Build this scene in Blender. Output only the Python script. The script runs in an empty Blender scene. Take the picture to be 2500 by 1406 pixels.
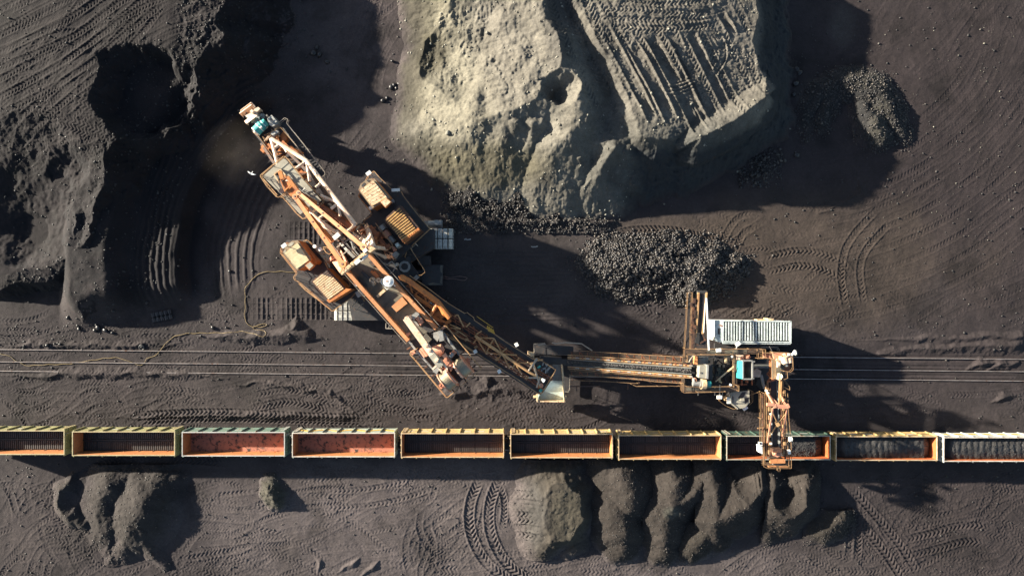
import bpy, math, random
import numpy as np
rnd = random.Random(11)
npr = np.random.RandomState(5)
COL = bpy.context.scene.collection
CAM_H, FPX = 88.0, 1614.0

def W(px, py, z=0.0):
    "a point of the photograph at its true height above the yard -> metres"
    k = (CAM_H - z) / FPX
    return ((px - 1250.0) * k, (703.0 - py) * k, z)

def W3(p):
    return W(p[0], p[1], p[2])

# ------------------------------------------------------------------ vectors
def vsub(a, b): return (a[0]-b[0], a[1]-b[1], a[2]-b[2])
def vadd(a, b): return (a[0]+b[0], a[1]+b[1], a[2]+b[2])
def vmul(a, s): return (a[0]*s, a[1]*s, a[2]*s)
def vlen(a): return math.sqrt(a[0]**2+a[1]**2+a[2]**2)
def vnorm(a):
    l = vlen(a) or 1.0
    return (a[0]/l, a[1]/l, a[2]/l)
def vcross(a, b): return (a[1]*b[2]-a[2]*b[1], a[2]*b[0]-a[0]*b[2], a[0]*b[1]-a[1]*b[0])
def lerp3(a, b, t): return (a[0]+(b[0]-a[0])*t, a[1]+(b[1]-a[1])*t, a[2]+(b[2]-a[2])*t)

def frame(d):
    d = vnorm(d)
    s = vcross(d, (0, 0, 1))
    s = (1, 0, 0) if vlen(s) < 1e-4 else vnorm(s)
    return d, s, vcross(s, d)

# ------------------------------------------------------------------ mesh builder
class MB:
    def __init__(s):
        s.v, s.f, s.m, s.mi, s.cuts = [], [], [], 0, []
    def cut(s):
        'the next piece starts here: part() makes each piece a part of its own'
        if s.f and (not s.cuts or s.cuts[-1][1] != len(s.f)): s.cuts.append((len(s.v), len(s.f)))
        return s
    def pieces(s):
        b = [(0, 0)]+s.cuts+[(len(s.v), len(s.f))]
        for (v0, f0), (v1, f1) in zip(b[:-1], b[1:]):
            p = MB(); p.v = s.v[v0:v1]; p.f = [tuple(i-v0 for i in f) for f in s.f[f0:f1]]; p.m = s.m[f0:f1]
            yield p
    def slot(s, i):
        s.mi = i
        return s
    def add(s, vs, fs):
        n = len(s.v)
        s.v += vs
        for f in fs:
            s.f.append(tuple(i+n for i in f))
            s.m.append(s.mi)
        return s
    def hexa(s, b, t):
        return s.add(list(b)+list(t), [(3, 2, 1, 0), (4, 5, 6, 7), (0, 1, 5, 4), (1, 2, 6, 5), (2, 3, 7, 6), (3, 0, 4, 7)])
    def box(s, c, sx, sy, sz, rz=0.0):
        "box standing on its base centre c"
        ca, sa = math.cos(rz), math.sin(rz)
        q = [(-.5, -.5), (.5, -.5), (.5, .5), (-.5, .5)]
        b = [(c[0]+x*sx*ca-y*sy*sa, c[1]+x*sx*sa+y*sy*ca, c[2]) for x, y in q]
        return s.hexa(b, [(x, y, z+sz) for x, y, z in b])
    def bar(s, a, b, w, h=None):
        h = h or w
        d, sd, up = frame(vsub(b, a))
        o = [vadd(vmul(sd, i*w/2), vmul(up, j*h/2)) for i, j in ((-1, -1), (1, -1), (1, 1), (-1, 1))]
        return s.hexa([vadd(a, k) for k in o], [vadd(b, k) for k in o])
    def tube(s, pts, r, n=6):
        k = len(pts)
        vs = []
        for i, p in enumerate(pts):
            d = vsub(pts[min(i+1, k-1)], pts[max(i-1, 0)])
            d, sd, up = frame(d)
            for j in range(n):
                a = 2*math.pi*j/n
                vs.append(vadd(p, vadd(vmul(sd, r*math.cos(a)), vmul(up, r*math.sin(a)))))
        fs = []
        for i in range(k-1):
            for j in range(n):
                fs.append((i*n+j, i*n+(j+1) % n, (i+1)*n+(j+1) % n, (i+1)*n+j))
        fs += [tuple(range(n-1, -1, -1)), tuple((k-1)*n+j for j in range(n))]
        return s.add(vs, fs)
    def cyl(s, a, b, r, n=18, r2=None):
        d, sd, up = frame(vsub(b, a))
        r2 = r if r2 is None else r2
        vs = []
        for p, q in ((a, r), (b, r2)):
            for j in range(n):
                t = 2*math.pi*j/n
                vs.append(vadd(p, vadd(vmul(sd, q*math.cos(t)), vmul(up, q*math.sin(t)))))
        fs = [(j, (j+1) % n, n+(j+1) % n, n+j) for j in range(n)]
        fs += [tuple(range(n-1, -1, -1)), tuple(n+j for j in range(n))]
        return s.add(vs, fs)
    def prism(s, poly, z0, z1):
        "poly: world xy"
        n = len(poly)
        ar = sum(poly[i][0]*poly[(i+1) % n][1]-poly[(i+1) % n][0]*poly[i][1] for i in range(n))
        if ar < 0:
            poly = poly[::-1]
        vs = [(p[0], p[1], z0) for p in poly]+[(p[0], p[1], z1) for p in poly]
        fs = [tuple(range(n-1, -1, -1)), tuple(range(n, 2*n))]
        fs += [(i, (i+1) % n, n+(i+1) % n, n+i) for i in range(n)]
        return s.add(vs, fs)
    def pprism(s, poly, z0, z1):
        "poly: photo pixels seen at height z1"
        return s.prism([W(x, y, z1)[:2] for x, y in poly], z0, z1)
    def sheet(s, a, b, c, d, th):
        "a flat plate through four points, th thick downwards"
        return s.hexa([vadd(p, (0, 0, -th)) for p in (a, b, c, d)], [a, b, c, d])
    def pbar(s, a, b, w, h=None): return s.bar(W3(a), W3(b), w, h)
    def ptube(s, pts, r, n=6): return s.tube([W3(p) for p in pts], r, n)
    def pcyl(s, a, b, r, n=18): return s.cyl(W3(a), W3(b), r, n)
    def build(s, name, mats, parent=None, smooth=False):
        mats = mats if isinstance(mats, (list, tuple)) else [mats]
        off = parent['_o'] if isinstance(parent, dict) else (0, 0, 0)
        me = bpy.data.meshes.new(name)
        me.from_pydata([vsub(p, off) for p in s.v], [], s.f)
        for mt in mats:
            me.materials.append(mt)
        me.polygons.foreach_set('material_index', s.m)
        if smooth:
            me.polygons.foreach_set('use_smooth', [True]*len(s.f))
        me.update()
        o = bpy.data.objects.new(name, me)
        COL.objects.link(o)
        if isinstance(parent, dict):
            o.parent = parent['root']
        return o

def tag(o, label=None, cat=None, group=None, kind=None):
    if label: o['label'] = label
    if cat: o['category'] = cat
    if group: o['group'] = group
    if kind: o['kind'] = kind
    return o

class T(dict):
    "a thing: an Empty at its base with parts; every part keeps the Empty's frame"
    def __init__(s, name, label, cat, loc, group=None):
        o = bpy.data.objects.new(name, None)
        COL.objects.link(o)
        o.location = loc
        o.empty_display_size = .5
        tag(o, label, cat, group)
        s['root'], s['_o'] = o, tuple(loc)
    def part(s, name, mb, mats, under=None, smooth=False, label=None):
        if mb.cuts:
            for p in mb.pieces(): o = s.part(name, p, mats, under, smooth, label)
            return o
        o = mb.build(name, mats, s, smooth)
        if under is not None:
            o.parent = under
        if label: o['label'] = label
        return o

def rail(mb, pts, h=1.0, r=.04, step=1.6, mid=True):
    "a tubular handrail along world points at deck level"
    r *= .56
    top = [vadd(p, (0, 0, h)) for p in pts]
    for i in range(len(pts)-1):
        mb.bar(top[i], top[i+1], r*2, r*2)
        if mid:
            mb.bar(vadd(pts[i], (0, 0, h*.5)), vadd(pts[i+1], (0, 0, h*.5)), r*1.5, r*1.5)
        L = vlen(vsub(pts[i+1], pts[i]))
        n = max(1, int(L/step))
        for k in range(n+1):
            p = lerp3(pts[i], pts[i+1], k/n)
            mb.bar(p, vadd(p, (0, 0, h)), r*1.8, r*1.8)
def prail(mb, pts, z, h=1.0, r=.04, step=1.6, mid=True):
    "pts are photo pixels of the TOP rail"
    mb.cut()
    q = [vadd(W(p[0], p[1], (p[2] if len(p) > 2 else z)+h), (0, 0, -h)) for p in pts]
    rail(mb, q, h, r, step, mid)

def ladder(mb, a, b, w=.5, step=.3, r=.035):
    d, sd, up = frame(vsub(b, a))
    for k in (-1, 1):
        o = vmul(sd, k*w/2)
        mb.bar(vadd(a, o), vadd(b, o), r*2, r*2)
    n = max(2, int(vlen(vsub(b, a))/step))
    for i in range(n+1):
        p = lerp3(a, b, i/n)
        mb.bar(vadd(p, vmul(sd, -w/2)), vadd(p, vmul(sd, w/2)), r*1.6, r*1.6)

# ------------------------------------------------------------------ materials
def mat_new(name):
    m = bpy.data.materials.new(name)
    m.use_nodes = True
    nt = m.node_tree
    b = nt.nodes['Principled BSDF']
    return m, nt, b
def nd(nt, typ, **kw):
    n = nt.nodes.new(typ)
    for k, v in kw.items():
        if k.startswith('i_'):
            n.inputs[k[2:].replace('_', ' ')].default_value = v
        else:
            setattr(n, k, v)
    return n
def noise(nt, scale, detail=5, rough=.6, vec=None):
    n = nd(nt, 'ShaderNodeTexNoise', i_Scale=scale, i_Detail=detail, i_Roughness=rough)
    if vec is not None:
        nt.links.new(vec, n.inputs['Vector'])
    return n.outputs['Fac']
def ramp(nt, fac, a, b, ca=0.0, cb=1.0):
    r = nd(nt, 'ShaderNodeMapRange', i_From_Min=a, i_From_Max=b, i_To_Min=ca, i_To_Max=cb)
    nt.links.new(fac, r.inputs['Value'])
    return r.outputs['Result']
def mixc(nt, fac, a, b):
    m = nd(nt, 'ShaderNodeMix', data_type='RGBA')
    for s, v in ((m.inputs[6], a), (m.inputs[7], b)):
        if isinstance(v, tuple): s.default_value = v+(1,)
        else: nt.links.new(v, s)
    nt.links.new(fac, m.inputs[0])
    return m.outputs[2]

def paint(name, base, alt=None, rust=(.16, .06, .025), amount=.35, rough=.55, metal=0.0, scale=1.0, dirt=.5, bump=.15):
    "weathered painted steel: two tones of paint, rust patches, coal dust"
    m, nt, b = mat_new(name)
    tc = nd(nt, 'ShaderNodeTexCoord').outputs['Object']
    alt = alt or tuple(c*.6 for c in base)
    c = mixc(nt, ramp(nt, noise(nt, .9*scale, 6, .65, tc), .38, .66), base, alt)
    n2 = noise(nt, 2.3*scale, 8, .7, tc)
    c = mixc(nt, ramp(nt, n2, .72-amount*.5, .78-amount*.4), c, rust)
    n3 = noise(nt, 5.5*scale, 8, .75, tc)
    c = mixc(nt, ramp(nt, n3, .5, .8, 0, dirt), c, (.03, .027, .026))
    nt.links.new(c, b.inputs['Base Color'])
    nt.links.new(ramp(nt, n2, .3, .7, rough-.12, rough+.2), b.inputs['Roughness'])
    b.inputs['Metallic'].default_value = metal
    if bump:
        bp = nd(nt, 'ShaderNodeBump', i_Strength=bump, i_Distance=.05)
        nt.links.new(n3, bp.inputs['Height'])
        nt.links.new(bp.outputs['Normal'], b.inputs['Normal'])
    return m

M = {}
def setup_materials():
    M['orange'] = paint('orange_paint', (.47, .165, .035), (.33, .105, .028), amount=.33, dirt=.5)
    M['peach'] = paint('faded_orange_paint', (.50, .225, .095), (.40, .155, .055), amount=.26, dirt=.4)
    M['pale'] = paint('faded_pale_paint', (.72, .56, .43), (.60, .38, .23), amount=.27, dirt=.3)
    M['cream'] = paint('cream_roof_paint', (.62, .48, .31), (.48, .30, .15), amount=.38, dirt=.45, scale=1.6)
    M['olive'] = paint('olive_roof_paint', (.54, .45, .27), (.40, .32, .18), amount=.24, dirt=.4, scale=1.4)
    M['rust'] = paint('rusty_steel', (.30, .10, .035), (.20, .065, .03), amount=.4, dirt=.45)
    M['rustdark'] = paint('dark_rusty_steel', (.065, .03, .017), (.035, .02, .014), amount=.4, dirt=.6)
    M['brown'] = paint('brown_chequer_plate', (.085, .055, .034), (.05, .036, .026), amount=.3, dirt=.7, scale=1.6)
    M['dark'] = paint('dark_steel', (.036, .033, .033), (.022, .02, .021), rust=(.07, .035, .02), amount=.3, dirt=.5)
    M['deck'] = paint('dusty_deck_plate', (.155, .135, .095), (.06, .052, .042), rust=(.30, .16, .07), amount=.27, dirt=.6, scale=.8)
    M['grey'] = paint('grey_roof_plate', (.30, .28, .22), (.22, .20, .16), amount=.08, dirt=.35, scale=.7)
    M['steel'] = paint('worn_steel', (.36, .35, .32), (.24, .23, .21), amount=.18, rough=.42, metal=.35, dirt=.5)
    M['pad'] = paint('polished_track_pad', (.50, .48, .42), (.34, .33, .29), rust=(.20, .17, .14), amount=.2, rough=.5, metal=.2, dirt=.35, scale=2)
    M['railp'] = paint('yellowed_handrail', (.44, .27, .125), (.30, .155, .065), amount=.25, dirt=.3, bump=0)
    M['raild'] = paint('rusty_dark_handrail', (.27, .165, .08), (.17, .09, .042), amount=.3, dirt=.45, bump=0)
    M['railg'] = paint('grey_handrail', (.36, .31, .25), (.25, .20, .15), amount=.22, dirt=.35, bump=0)
    M['white'] = paint('white_paint', (.74, .73, .69), (.58, .57, .52), amount=.12, dirt=.3)
    M['teal'] = paint('teal_paint', (.03, .33, .32), (.025, .24, .235), amount=.12, dirt=.4)
    M['palecyan'] = paint('pale_chute_liner', (.52, .66, .62), (.36, .42, .38), rust=(.25, .20, .13), amount=.22, dirt=.4)
    M['pink'] = paint('faded_red_primer', (.50, .24, .15), (.42, .17, .10), amount=.2, dirt=.3)
    M['drum'] = paint('bare_winch_drum', (.34, .29, .20), (.23, .20, .14), amount=.1, rough=.4, metal=.3, dirt=.3)
    M['belt'] = paint('rubber_belt', (.022, .022, .023), (.03, .03, .03), amount=0, dirt=.2, bump=.05)
    M['beltgrey'] = paint('dusty_rubber_belt', (.16, .165, .15), (.11, .11, .10), amount=0, dirt=.4)
    M['yellow'] = paint('yellow_paint', (.56, .34, .04), (.46, .26, .03), amount=.12, dirt=.3)
    M['glass'], nt, b = mat_new('cab_glass')
    b.inputs['Base Color'].default_value = (.02, .03, .035, 1)
    b.inputs['Roughness'].default_value = .08
    # loose coal: dark, a little glossy so some faces catch the sun
    m, nt, b = mat_new('coal_lump')
    gi = nd(nt, 'ShaderNodeNewGeometry').outputs['Random Per Island']
    c = mixc(nt, ramp(nt, gi, .72, 1.0), (.014, .012, .012), (.088, .073, .060))
    nt.links.new(c, b.inputs['Base Color'])
    b.inputs['Roughness'].default_value = .42
    M['lump'] = m
    m, nt, b = mat_new('coal_gravel')
    gi = nd(nt, 'ShaderNodeNewGeometry').outputs['Random Per Island']
    c = mixc(nt, ramp(nt, gi, .85, 1.0), (.016, .014, .014), (.060, .052, .045))
    nt.links.new(c, b.inputs['Base Color'])
    b.inputs['Roughness'].default_value = .6
    M['gravel'] = m
    m, nt, b = mat_new('spoil_stone')
    gi = nd(nt, 'ShaderNodeNewGeometry').outputs['Random Per Island']
    c = mixc(nt, ramp(nt, gi, .2, 1.0), (.07, .065, .05), (.26, .245, .20))
    nt.links.new(c, b.inputs['Base Color'])
    b.inputs['Roughness'].default_value = .8
    M['stone'] = m
    # loose earth: albedo per vertex (coal dust, fines, ash), grain from noise
    m, nt, b = mat_new('coal_yard_earth')
    at = nd(nt, 'ShaderNodeAttribute', attribute_name='albedo').outputs['Color']
    tc = nd(nt, 'ShaderNodeTexCoord').outputs['Object']
    g1 = noise(nt, 7.0, 8, .75, tc)
    g2 = noise(nt, .22, 7, .62, tc)
    g3 = noise(nt, 2.2, 6, .7, tc)
    k = nd(nt, 'ShaderNodeMath', operation='MULTIPLY')
    nt.links.new(ramp(nt, g1, .25, .75, .62, 1.42), k.inputs[0])
    nt.links.new(ramp(nt, g2, .3, .7, .78, 1.24), k.inputs[1])
    k2 = nd(nt, 'ShaderNodeMath', operation='MULTIPLY')
    nt.links.new(k.outputs[0], k2.inputs[0])
    nt.links.new(ramp(nt, g3, .3, .7, .8, 1.2), k2.inputs[1])
    vm = nd(nt, 'ShaderNodeVectorMath', operation='SCALE')
    nt.links.new(at, vm.inputs[0])
    nt.links.new(k2.outputs[0], vm.inputs['Scale'])
    sp = noise(nt, 19.0, 3, .6, tc)
    c = mixc(nt, ramp(nt, sp, .735, .77, 0, .4), vm.outputs[0], (.14, .13, .11))
    nt.links.new(c, b.inputs['Base Color'])
    b.inputs['Roughness'].default_value = .9
    b.inputs['Specular IOR Level'].default_value = .25
    bp = nd(nt, 'ShaderNodeBump', i_Strength=.55, i_Distance=.06)
    nt.links.new(g1, bp.inputs['Height'])
    nt.links.new(bp.outputs['Normal'], b.inputs['Normal'])
    M['earth'] = m
setup_materials()
# ------------------------------------------------------------------ relief
TAB = npr.rand(256, 256)
def vn(x, y):
    xi, yi = np.floor(x).astype(np.int64), np.floor(y).astype(np.int64)
    fx, fy = x-xi, y-yi
    fx, fy = fx*fx*(3-2*fx), fy*fy*(3-2*fy)
    a, b = TAB[xi & 255, yi & 255], TAB[(xi+1) & 255, yi & 255]
    c, d = TAB[xi & 255, (yi+1) & 255], TAB[(xi+1) & 255, (yi+1) & 255]
    return a+(b-a)*fx+(c-a)*fy+(a-b-c+d)*fx*fy
def fbm(x, y, scale, octv=4, gain=.5, seed=0.0):
    "roughly -1..1"
    o, amp, tot = 0.0, 1.0, 0.0
    x, y = x/scale+seed*17.3+1000.5, y/scale+seed*9.7+1000.5
    for i in range(octv):
        ca, sa = math.cos(i*1.1+.4), math.sin(i*1.1+.4)
        o = o+amp*(vn(x*ca-y*sa, x*sa+y*ca)*2-1)
        tot += amp
        amp *= gain
        x, y = x*2.03+7.1, y*2.03+3.7
    return o/tot*1.4
def ss(a, b, x):
    t = np.clip((x-a)/(b-a), 0, 1)
    return t*t*(3-2*t)

class Field:
    def __init__(s, xs, ys):
        s.xs, s.ys = xs, ys
        s.X, s.Y = np.meshgrid(xs, ys)
        s.Z = np.zeros_like(s.X)
        s.A = np.zeros(s.X.shape+(3,))
    @staticmethod
    def px(x0, y0, x1, y1, st=.11):
        a, b = W(x0, y1), W(x1, y0)
        return Field(np.arange(a[0], b[0], st), np.arange(a[1], b[1], st))
    def win(s, x0, x1, y0, y1):
        i0, i1 = np.searchsorted(s.xs, (x0, x1))
        j0, j1 = np.searchsorted(s.ys, (y0, y1))
        return slice(j0, j1), slice(i0, i1)
    def ridge(s, pts, slope=.72, wob=.0, wsc=3.0, seed=1.0, rnd_=0.0):
        "crest line of photo points with heights; falls away at the slope"
        w = [W3(p) for p in pts]
        wx = s.X+wob*fbm(s.X, s.Y, wsc, 4, .55, seed)
        wy = s.Y+wob*fbm(s.X, s.Y, wsc, 4, .55, seed+5)
        best = np.full(s.X.shape, -1e3)
        if len(w) == 1: w = [w[0], vadd(w[0], (.01, 0, 0))]
        for a, b in zip(w[:-1], w[1:]):
            dx, dy = b[0]-a[0], b[1]-a[1]
            L2 = dx*dx+dy*dy+1e-9
            t = np.clip(((wx-a[0])*dx+(wy-a[1])*dy)/L2, 0, 1)
            d = np.hypot(wx-a[0]-t*dx, wy-a[1]-t*dy)
            if rnd_ > 0: d = np.sqrt(d*d+rnd_*rnd_)-rnd_
            best = np.maximum(best, a[2]+t*(b[2]-a[2])-slope*d)
        s.Z = np.maximum(s.Z, best)
        return best
    def sdist(s, poly, wob=0.0, wsc=4.0, seed=2.0):
        "signed distance to a polygon (world xy), negative inside"
        wx = s.X+wob*fbm(s.X, s.Y, wsc, 5, .55, seed)
        wy = s.Y+wob*fbm(s.X, s.Y, wsc, 5, .55, seed+3)
        D = np.full(s.X.shape, 1e9)
        inside = np.zeros(s.X.shape, bool)
        n = len(poly)
        for i in range(n):
            a, b = poly[i], poly[(i+1) % n]
            dx, dy = b[0]-a[0], b[1]-a[1]
            t = np.clip(((wx-a[0])*dx+(wy-a[1])*dy)/(dx*dx+dy*dy+1e-9), 0, 1)
            D = np.minimum(D, (wx-a[0]-t*dx)**2+(wy-a[1]-t*dy)**2)
            if abs(dy) > 1e-9:
                c = ((a[1] > wy) != (b[1] > wy)) & (wx < dx*(wy-a[1])/dy+a[0])
                inside ^= c
        D = np.sqrt(D)
        return np.where(inside, -D, D)
    def bowl(s, px, py, zf, r, slope=1.0, wob=.0, seed=3.0):
        c = W(px, py, zf)
        d = np.hypot(s.X-c[0]+wob*fbm(s.X, s.Y, 2.5, 4, .5, seed), s.Y-c[1]+wob*fbm(s.X, s.Y, 2.5, 4, .5, seed+1))
        s.Z = np.minimum(s.Z, zf+slope*np.maximum(0, d-r))
    def keep(s):
        s.L = s.Z.copy()
    def stroke(s, pts, hw=.33, depth=.1, period=.5, kind='chev', berm=.4, sgn=1, fill=.9, fade=2.6):
        w = catmull(pts)
        w = np.array(w)
        m = hw+.5
        J, I = s.win(w[:, 0].min()-m, w[:, 0].max()+m, w[:, 1].min()-m, w[:, 1].max()+m)
        X, Y = s.X[J, I], s.Y[J, I]
        if X.size < 4: return
        D = np.full(X.shape, 9.0); S = np.zeros(X.shape)
        xs, ys = s.xs[I], s.ys[J]
        acc = 0.0
        for a, b in zip(w[:-1], w[1:]):
            dx, dy = b-a
            L = math.hypot(dx, dy)+1e-9
            i0, i1 = np.searchsorted(xs, (min(a[0], b[0])-m, max(a[0], b[0])+m))
            j0, j1 = np.searchsorted(ys, (min(a[1], b[1])-m, max(a[1], b[1])+m))
            if i1 > i0 and j1 > j0:
                x, y = X[j0:j1, i0:i1]-a[0], Y[j0:j1, i0:i1]-a[1]
                tt = np.clip((x*dx+y*dy)/L, 0, L)
                ex, ey = x-tt*dx/L, y-tt*dy/L
                d = np.hypot(ex, ey)
                k = d < np.abs(D[j0:j1, i0:i1])
                sd = np.where(dx*ey-dy*ex >= 0, d, -d)
                D[j0:j1, i0:i1] = np.where(k, sd, D[j0:j1, i0:i1])
                S[j0:j1, i0:i1] = np.where(k, acc+tt, S[j0:j1, i0:i1])
            acc += L
        a = np.abs(D)
        wgt = ss(hw+.06, hw-.04, a)*ss(-.1, fade, S)*ss(acc+.1, acc-fade, S)*fill
        wgt = wgt*(.3+.7*ss(-.55, .35, fbm(X, Y, 3.5, 3, .5, 6)))
        Z, L_ = s.Z[J, I], s.L[J, I]
        if kind == 'chev':
            ph = np.sin(2*math.pi*(S+sgn*1.0*a)/period)
            nz = L_-.3*depth+depth*.5*np.clip(ph*1.5, -1, 1)
        elif kind == 'pads':
            f = (S/period) % 1.0
            rib = np.exp(-((f-.5)/.09)**2)+.6*np.exp(-(D/.07)**2)
            nz = L_-.35*depth+depth*np.clip(rib, 0, 1)
        elif kind == 'bars':
            nz = L_-.3*depth+depth*.5*np.sin(2*math.pi*S/period)
        else:
            nz = L_-depth+.25*depth*fbm(X, Y, .5, 3)
        Z = Z+(nz-Z)*wgt
        Z = Z+berm*depth*np.exp(-((a-hw-.08)/.1)**2)*ss(-.1, fade, S)*ss(acc+.1, acc-fade, S)
        s.Z[J, I] = Z
    def twin(s, pts, gap=1.1, **k):
        w = np.array(catmull(pts))
        t = np.gradient(w, axis=0)
        t /= np.linalg.norm(t, axis=1)[:, None]+1e-9
        n = np.stack([-t[:, 1], t[:, 0]], 1)
        for g in (-gap, gap):
            s.stroke([tuple(p) for p in (w+n*g)[::6]], **k)
    def mesh(s, name, mat, cut=None, smooth=True, loc=None):
        ny, nx = s.X.shape
        idx = np.arange(nx*ny).reshape(ny, nx)
        q = np.stack([idx[:-1, :-1], idx[:-1, 1:], idx[1:, 1:], idx[1:, :-1]], -1).reshape(-1, 4)
        v = np.stack([s.X, s.Y, s.Z], -1).reshape(-1, 3)
        al = s.A.reshape(-1, 3)*.355
        if cut is not None:
            k = cut.reshape(-1)
            q = q[k[q].any(1)]
            used = np.unique(q)
            re = np.zeros(nx*ny, np.int64); re[used] = np.arange(len(used))
            q, v, al = re[q], v[used], al[used]
        loc = loc or (0, 0, 0)
        v = v-np.array(loc)
        me = bpy.data.meshes.new(name)
        me.vertices.add(len(v)); me.vertices.foreach_set('co', v.astype(np.float32).ravel())
        me.loops.add(q.size); me.loops.foreach_set('vertex_index', q.astype(np.int32).ravel())
        me.polygons.add(len(q)); me.polygons.foreach_set('loop_start', np.arange(0, q.size, 4, dtype=np.int32))
        me.polygons.foreach_set('use_smooth', np.full(len(q), smooth))
        me.update(calc_edges=True)
        at = me.attributes.new('albedo', 'FLOAT_COLOR', 'POINT')
        at.data.foreach_set('color', np.concatenate([al, np.ones((len(al), 1))], 1).astype(np.float32).ravel())
        me.materials.append(mat)
        o = bpy.data.objects.new(name, me)
        o.location = loc
        COL.objects.link(o)
        return o

def catmull(pts, step=.4):
    p = [np.array(q[:2], float) for q in pts]
    if len(p) == 2:
        n = max(2, int(np.linalg.norm(p[1]-p[0])/step))
        return [p[0]+(p[1]-p[0])*i/n for i in range(n+1)]
    p = [2*p[0]-p[1]]+p+[2*p[-1]-p[-2]]
    out = []
    for i in range(1, len(p)-2):
        n = max(2, int(np.linalg.norm(p[i+1]-p[i])/step))
        for k in range(n):
            t = k/n
            out.append(.5*(2*p[i]+(p[i+1]-p[i-1])*t+(2*p[i-1]-5*p[i]+4*p[i+1]-p[i+2])*t*t+(3*p[i]-p[i-1]-3*p[i+1]+p[i+2])*t**3))
    out.append(p[-2])
    return out

def blobs(F, base, lst):
    "albedo: base tone, then soft patches (px, py, rx, ry, rgb, strength) with ragged rims"
    F.A[:] = base
    nz = fbm(F.X, F.Y, 7.0, 5, .6, 11)
    for x, y, rx, ry, c, k in lst:
        p = W(x, y)
        d = np.sqrt(((F.X-p[0])/(rx*CAM_H/FPX))**2+((F.Y-p[1])/(ry*CAM_H/FPX))**2)
        w = ss(1.15, .45, d+.22*nz)*k
        F.A += (np.array(c)-F.A)*w[..., None]

def wp(pts, z=0.0):
    return [W(p[0], p[1], p[2] if len(p) > 2 else z)[:2] for p in pts]

# ------------------------------------------------------------------ ground
inner = lambda a, b, st: np.arange(a, b, st)
def axis(a, b, st):
    m = inner(a, b, st)
    g, e, x = [], st, b
    lo, xl = [], a
    while x < 900:
        e *= 1.35; x += e; g.append(x)
        xl -= e; lo.append(xl)
    return np.concatenate([np.array(lo[::-1]), m, np.array(g)])
G = Field(axis(-72, 72, .105), axis(-41.5, 41.5, .105))
X, Y = G.X, G.Y
RX, RY = np.clip(X, -80, 80), np.clip(Y, -50, 50)
G.Z = .16*fbm(RX, RY, 14, 4, .5, 1)+.05*fbm(RX, RY, 3, 4, .55, 2)
# flat strips under the two tracks
def flat(y_at0, y_at2500, halfw, zt):
    a, b = W(0, y_at0), W(2500, y_at2500)
    yc = a[1]+(X-a[0])*(b[1]-a[1])/(b[0]-a[0])
    w = ss(halfw+1.2, halfw, np.abs(Y-yc))
    G.Z = G.Z*(1-w)+(zt+.02*fbm(RX, RY, 1.5, 3, .5, 3))*w
flat(1083, 1094, 3.0, -.02)
flat(882, 906, 2.2, 0.0)

# the tall coal stockpile on the left, dug back by the wheel into scalloped cliffs
stack = wp([(-200, -150, 5.7), (560, -150, 5.7), (548, 0, 5.7), (526, 50, 5.7), (545, 88, 5.7), (505, 112, 5.7), (470, 150, 5.7), (446, 214, 5.7),
            (425, 150, 5.7), (372, 122, 5.7), (305, 145, 5.7), (283, 165, 5.7), (290, 235, 5.7), (348, 294, 5.7), (300, 325, 5.6), (262, 395, 5.6), (238, 432, 5.6),
            (185, 490, 5.4), (192, 560, 5.1), (165, 600, 5.0), (150, 640, 4.2), (120, 680, 3.0), (40, 700, 2.2), (-200, 700, 2.0)])
d = G.sdist(stack, .75, 3.0, 2)
py_ = 703-Y*FPX/82
top = 5.75+.25*fbm(RX, RY, 9, 4, .5, 4)-ss(430, 760, py_)*4.0
slope = 1.02+.22*fbm(RX, RY, 4, 3, .5, 7)
gul = .55*np.abs(fbm(RX, RY, 1.6, 4, .55, 8))*ss(0, 1.5, d)*ss(9, 4, d)
st = np.where(d < 0, top-.25*ss(-2.5, 0, d)*np.abs(fbm(RX, RY, 1.0, 4, .6, 9)), top-slope*d-gul)
# bites taken by the wheel out of the rim
STK = Field.__new__(Field); STK.X, STK.Y, STK.Z = X, Y, st
STK.bowl(365, 218, 1.9, 1.0, 1.0, 1.4, 3); STK.bowl(408, 262, .5, 2.2, 1.2, 1.2, 5); STK.bowl(330, 190, 3.2, .4, .9, 1.1, 9)
STK.bowl(160, 445, 3.0, 1.2, .6, .9, 4); STK.bowl(90, 560, 1.4, 2.0, .36, 1.0, 6)
rub = ss(400, 450, 1250+X*FPX/81.5)*ss(240, 190, 703-Y*FPX/81.5)*ss(.6, -.4, d)
STK.Z -= rub*(.35*np.abs(fbm(RX, RY, 2.4, 5, .62, 61))+.12*np.abs(fbm(RX, RY, .6, 4, .6, 62)))
STK.Z += (.08*fbm(RX, RY, 1.3, 5, .65, 63)-.06*np.abs(fbm(RX, RY, .8, 4, .6, 64)))*ss(-.8, .4, d)*ss(.3, 1.2, STK.Z)
rr = lambda pts, sl, wob, se: Field.ridge(STK, pts, sl, wob, 2.2, se)
rr([(188, 520, 3.9), (170, 600, 3.2), (190, 660, 2.4), (205, 720, 1.5), (216, 775, .2)], .6, .6, 1)
STK.Z += (.07*fbm(RX, RY, .9, 5, .65, 66)+.05*fbm(RX, RY, .35, 3, .6, 67))*ss(.2, .8, STK.Z)*ss(-.5, .5, d)
far = ss(60, 130, np.maximum(np.abs(X), np.abs(Y)*1.6))
G.Z = np.maximum(G.Z*(1-far), STK.Z*(1-far)-far)
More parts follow.
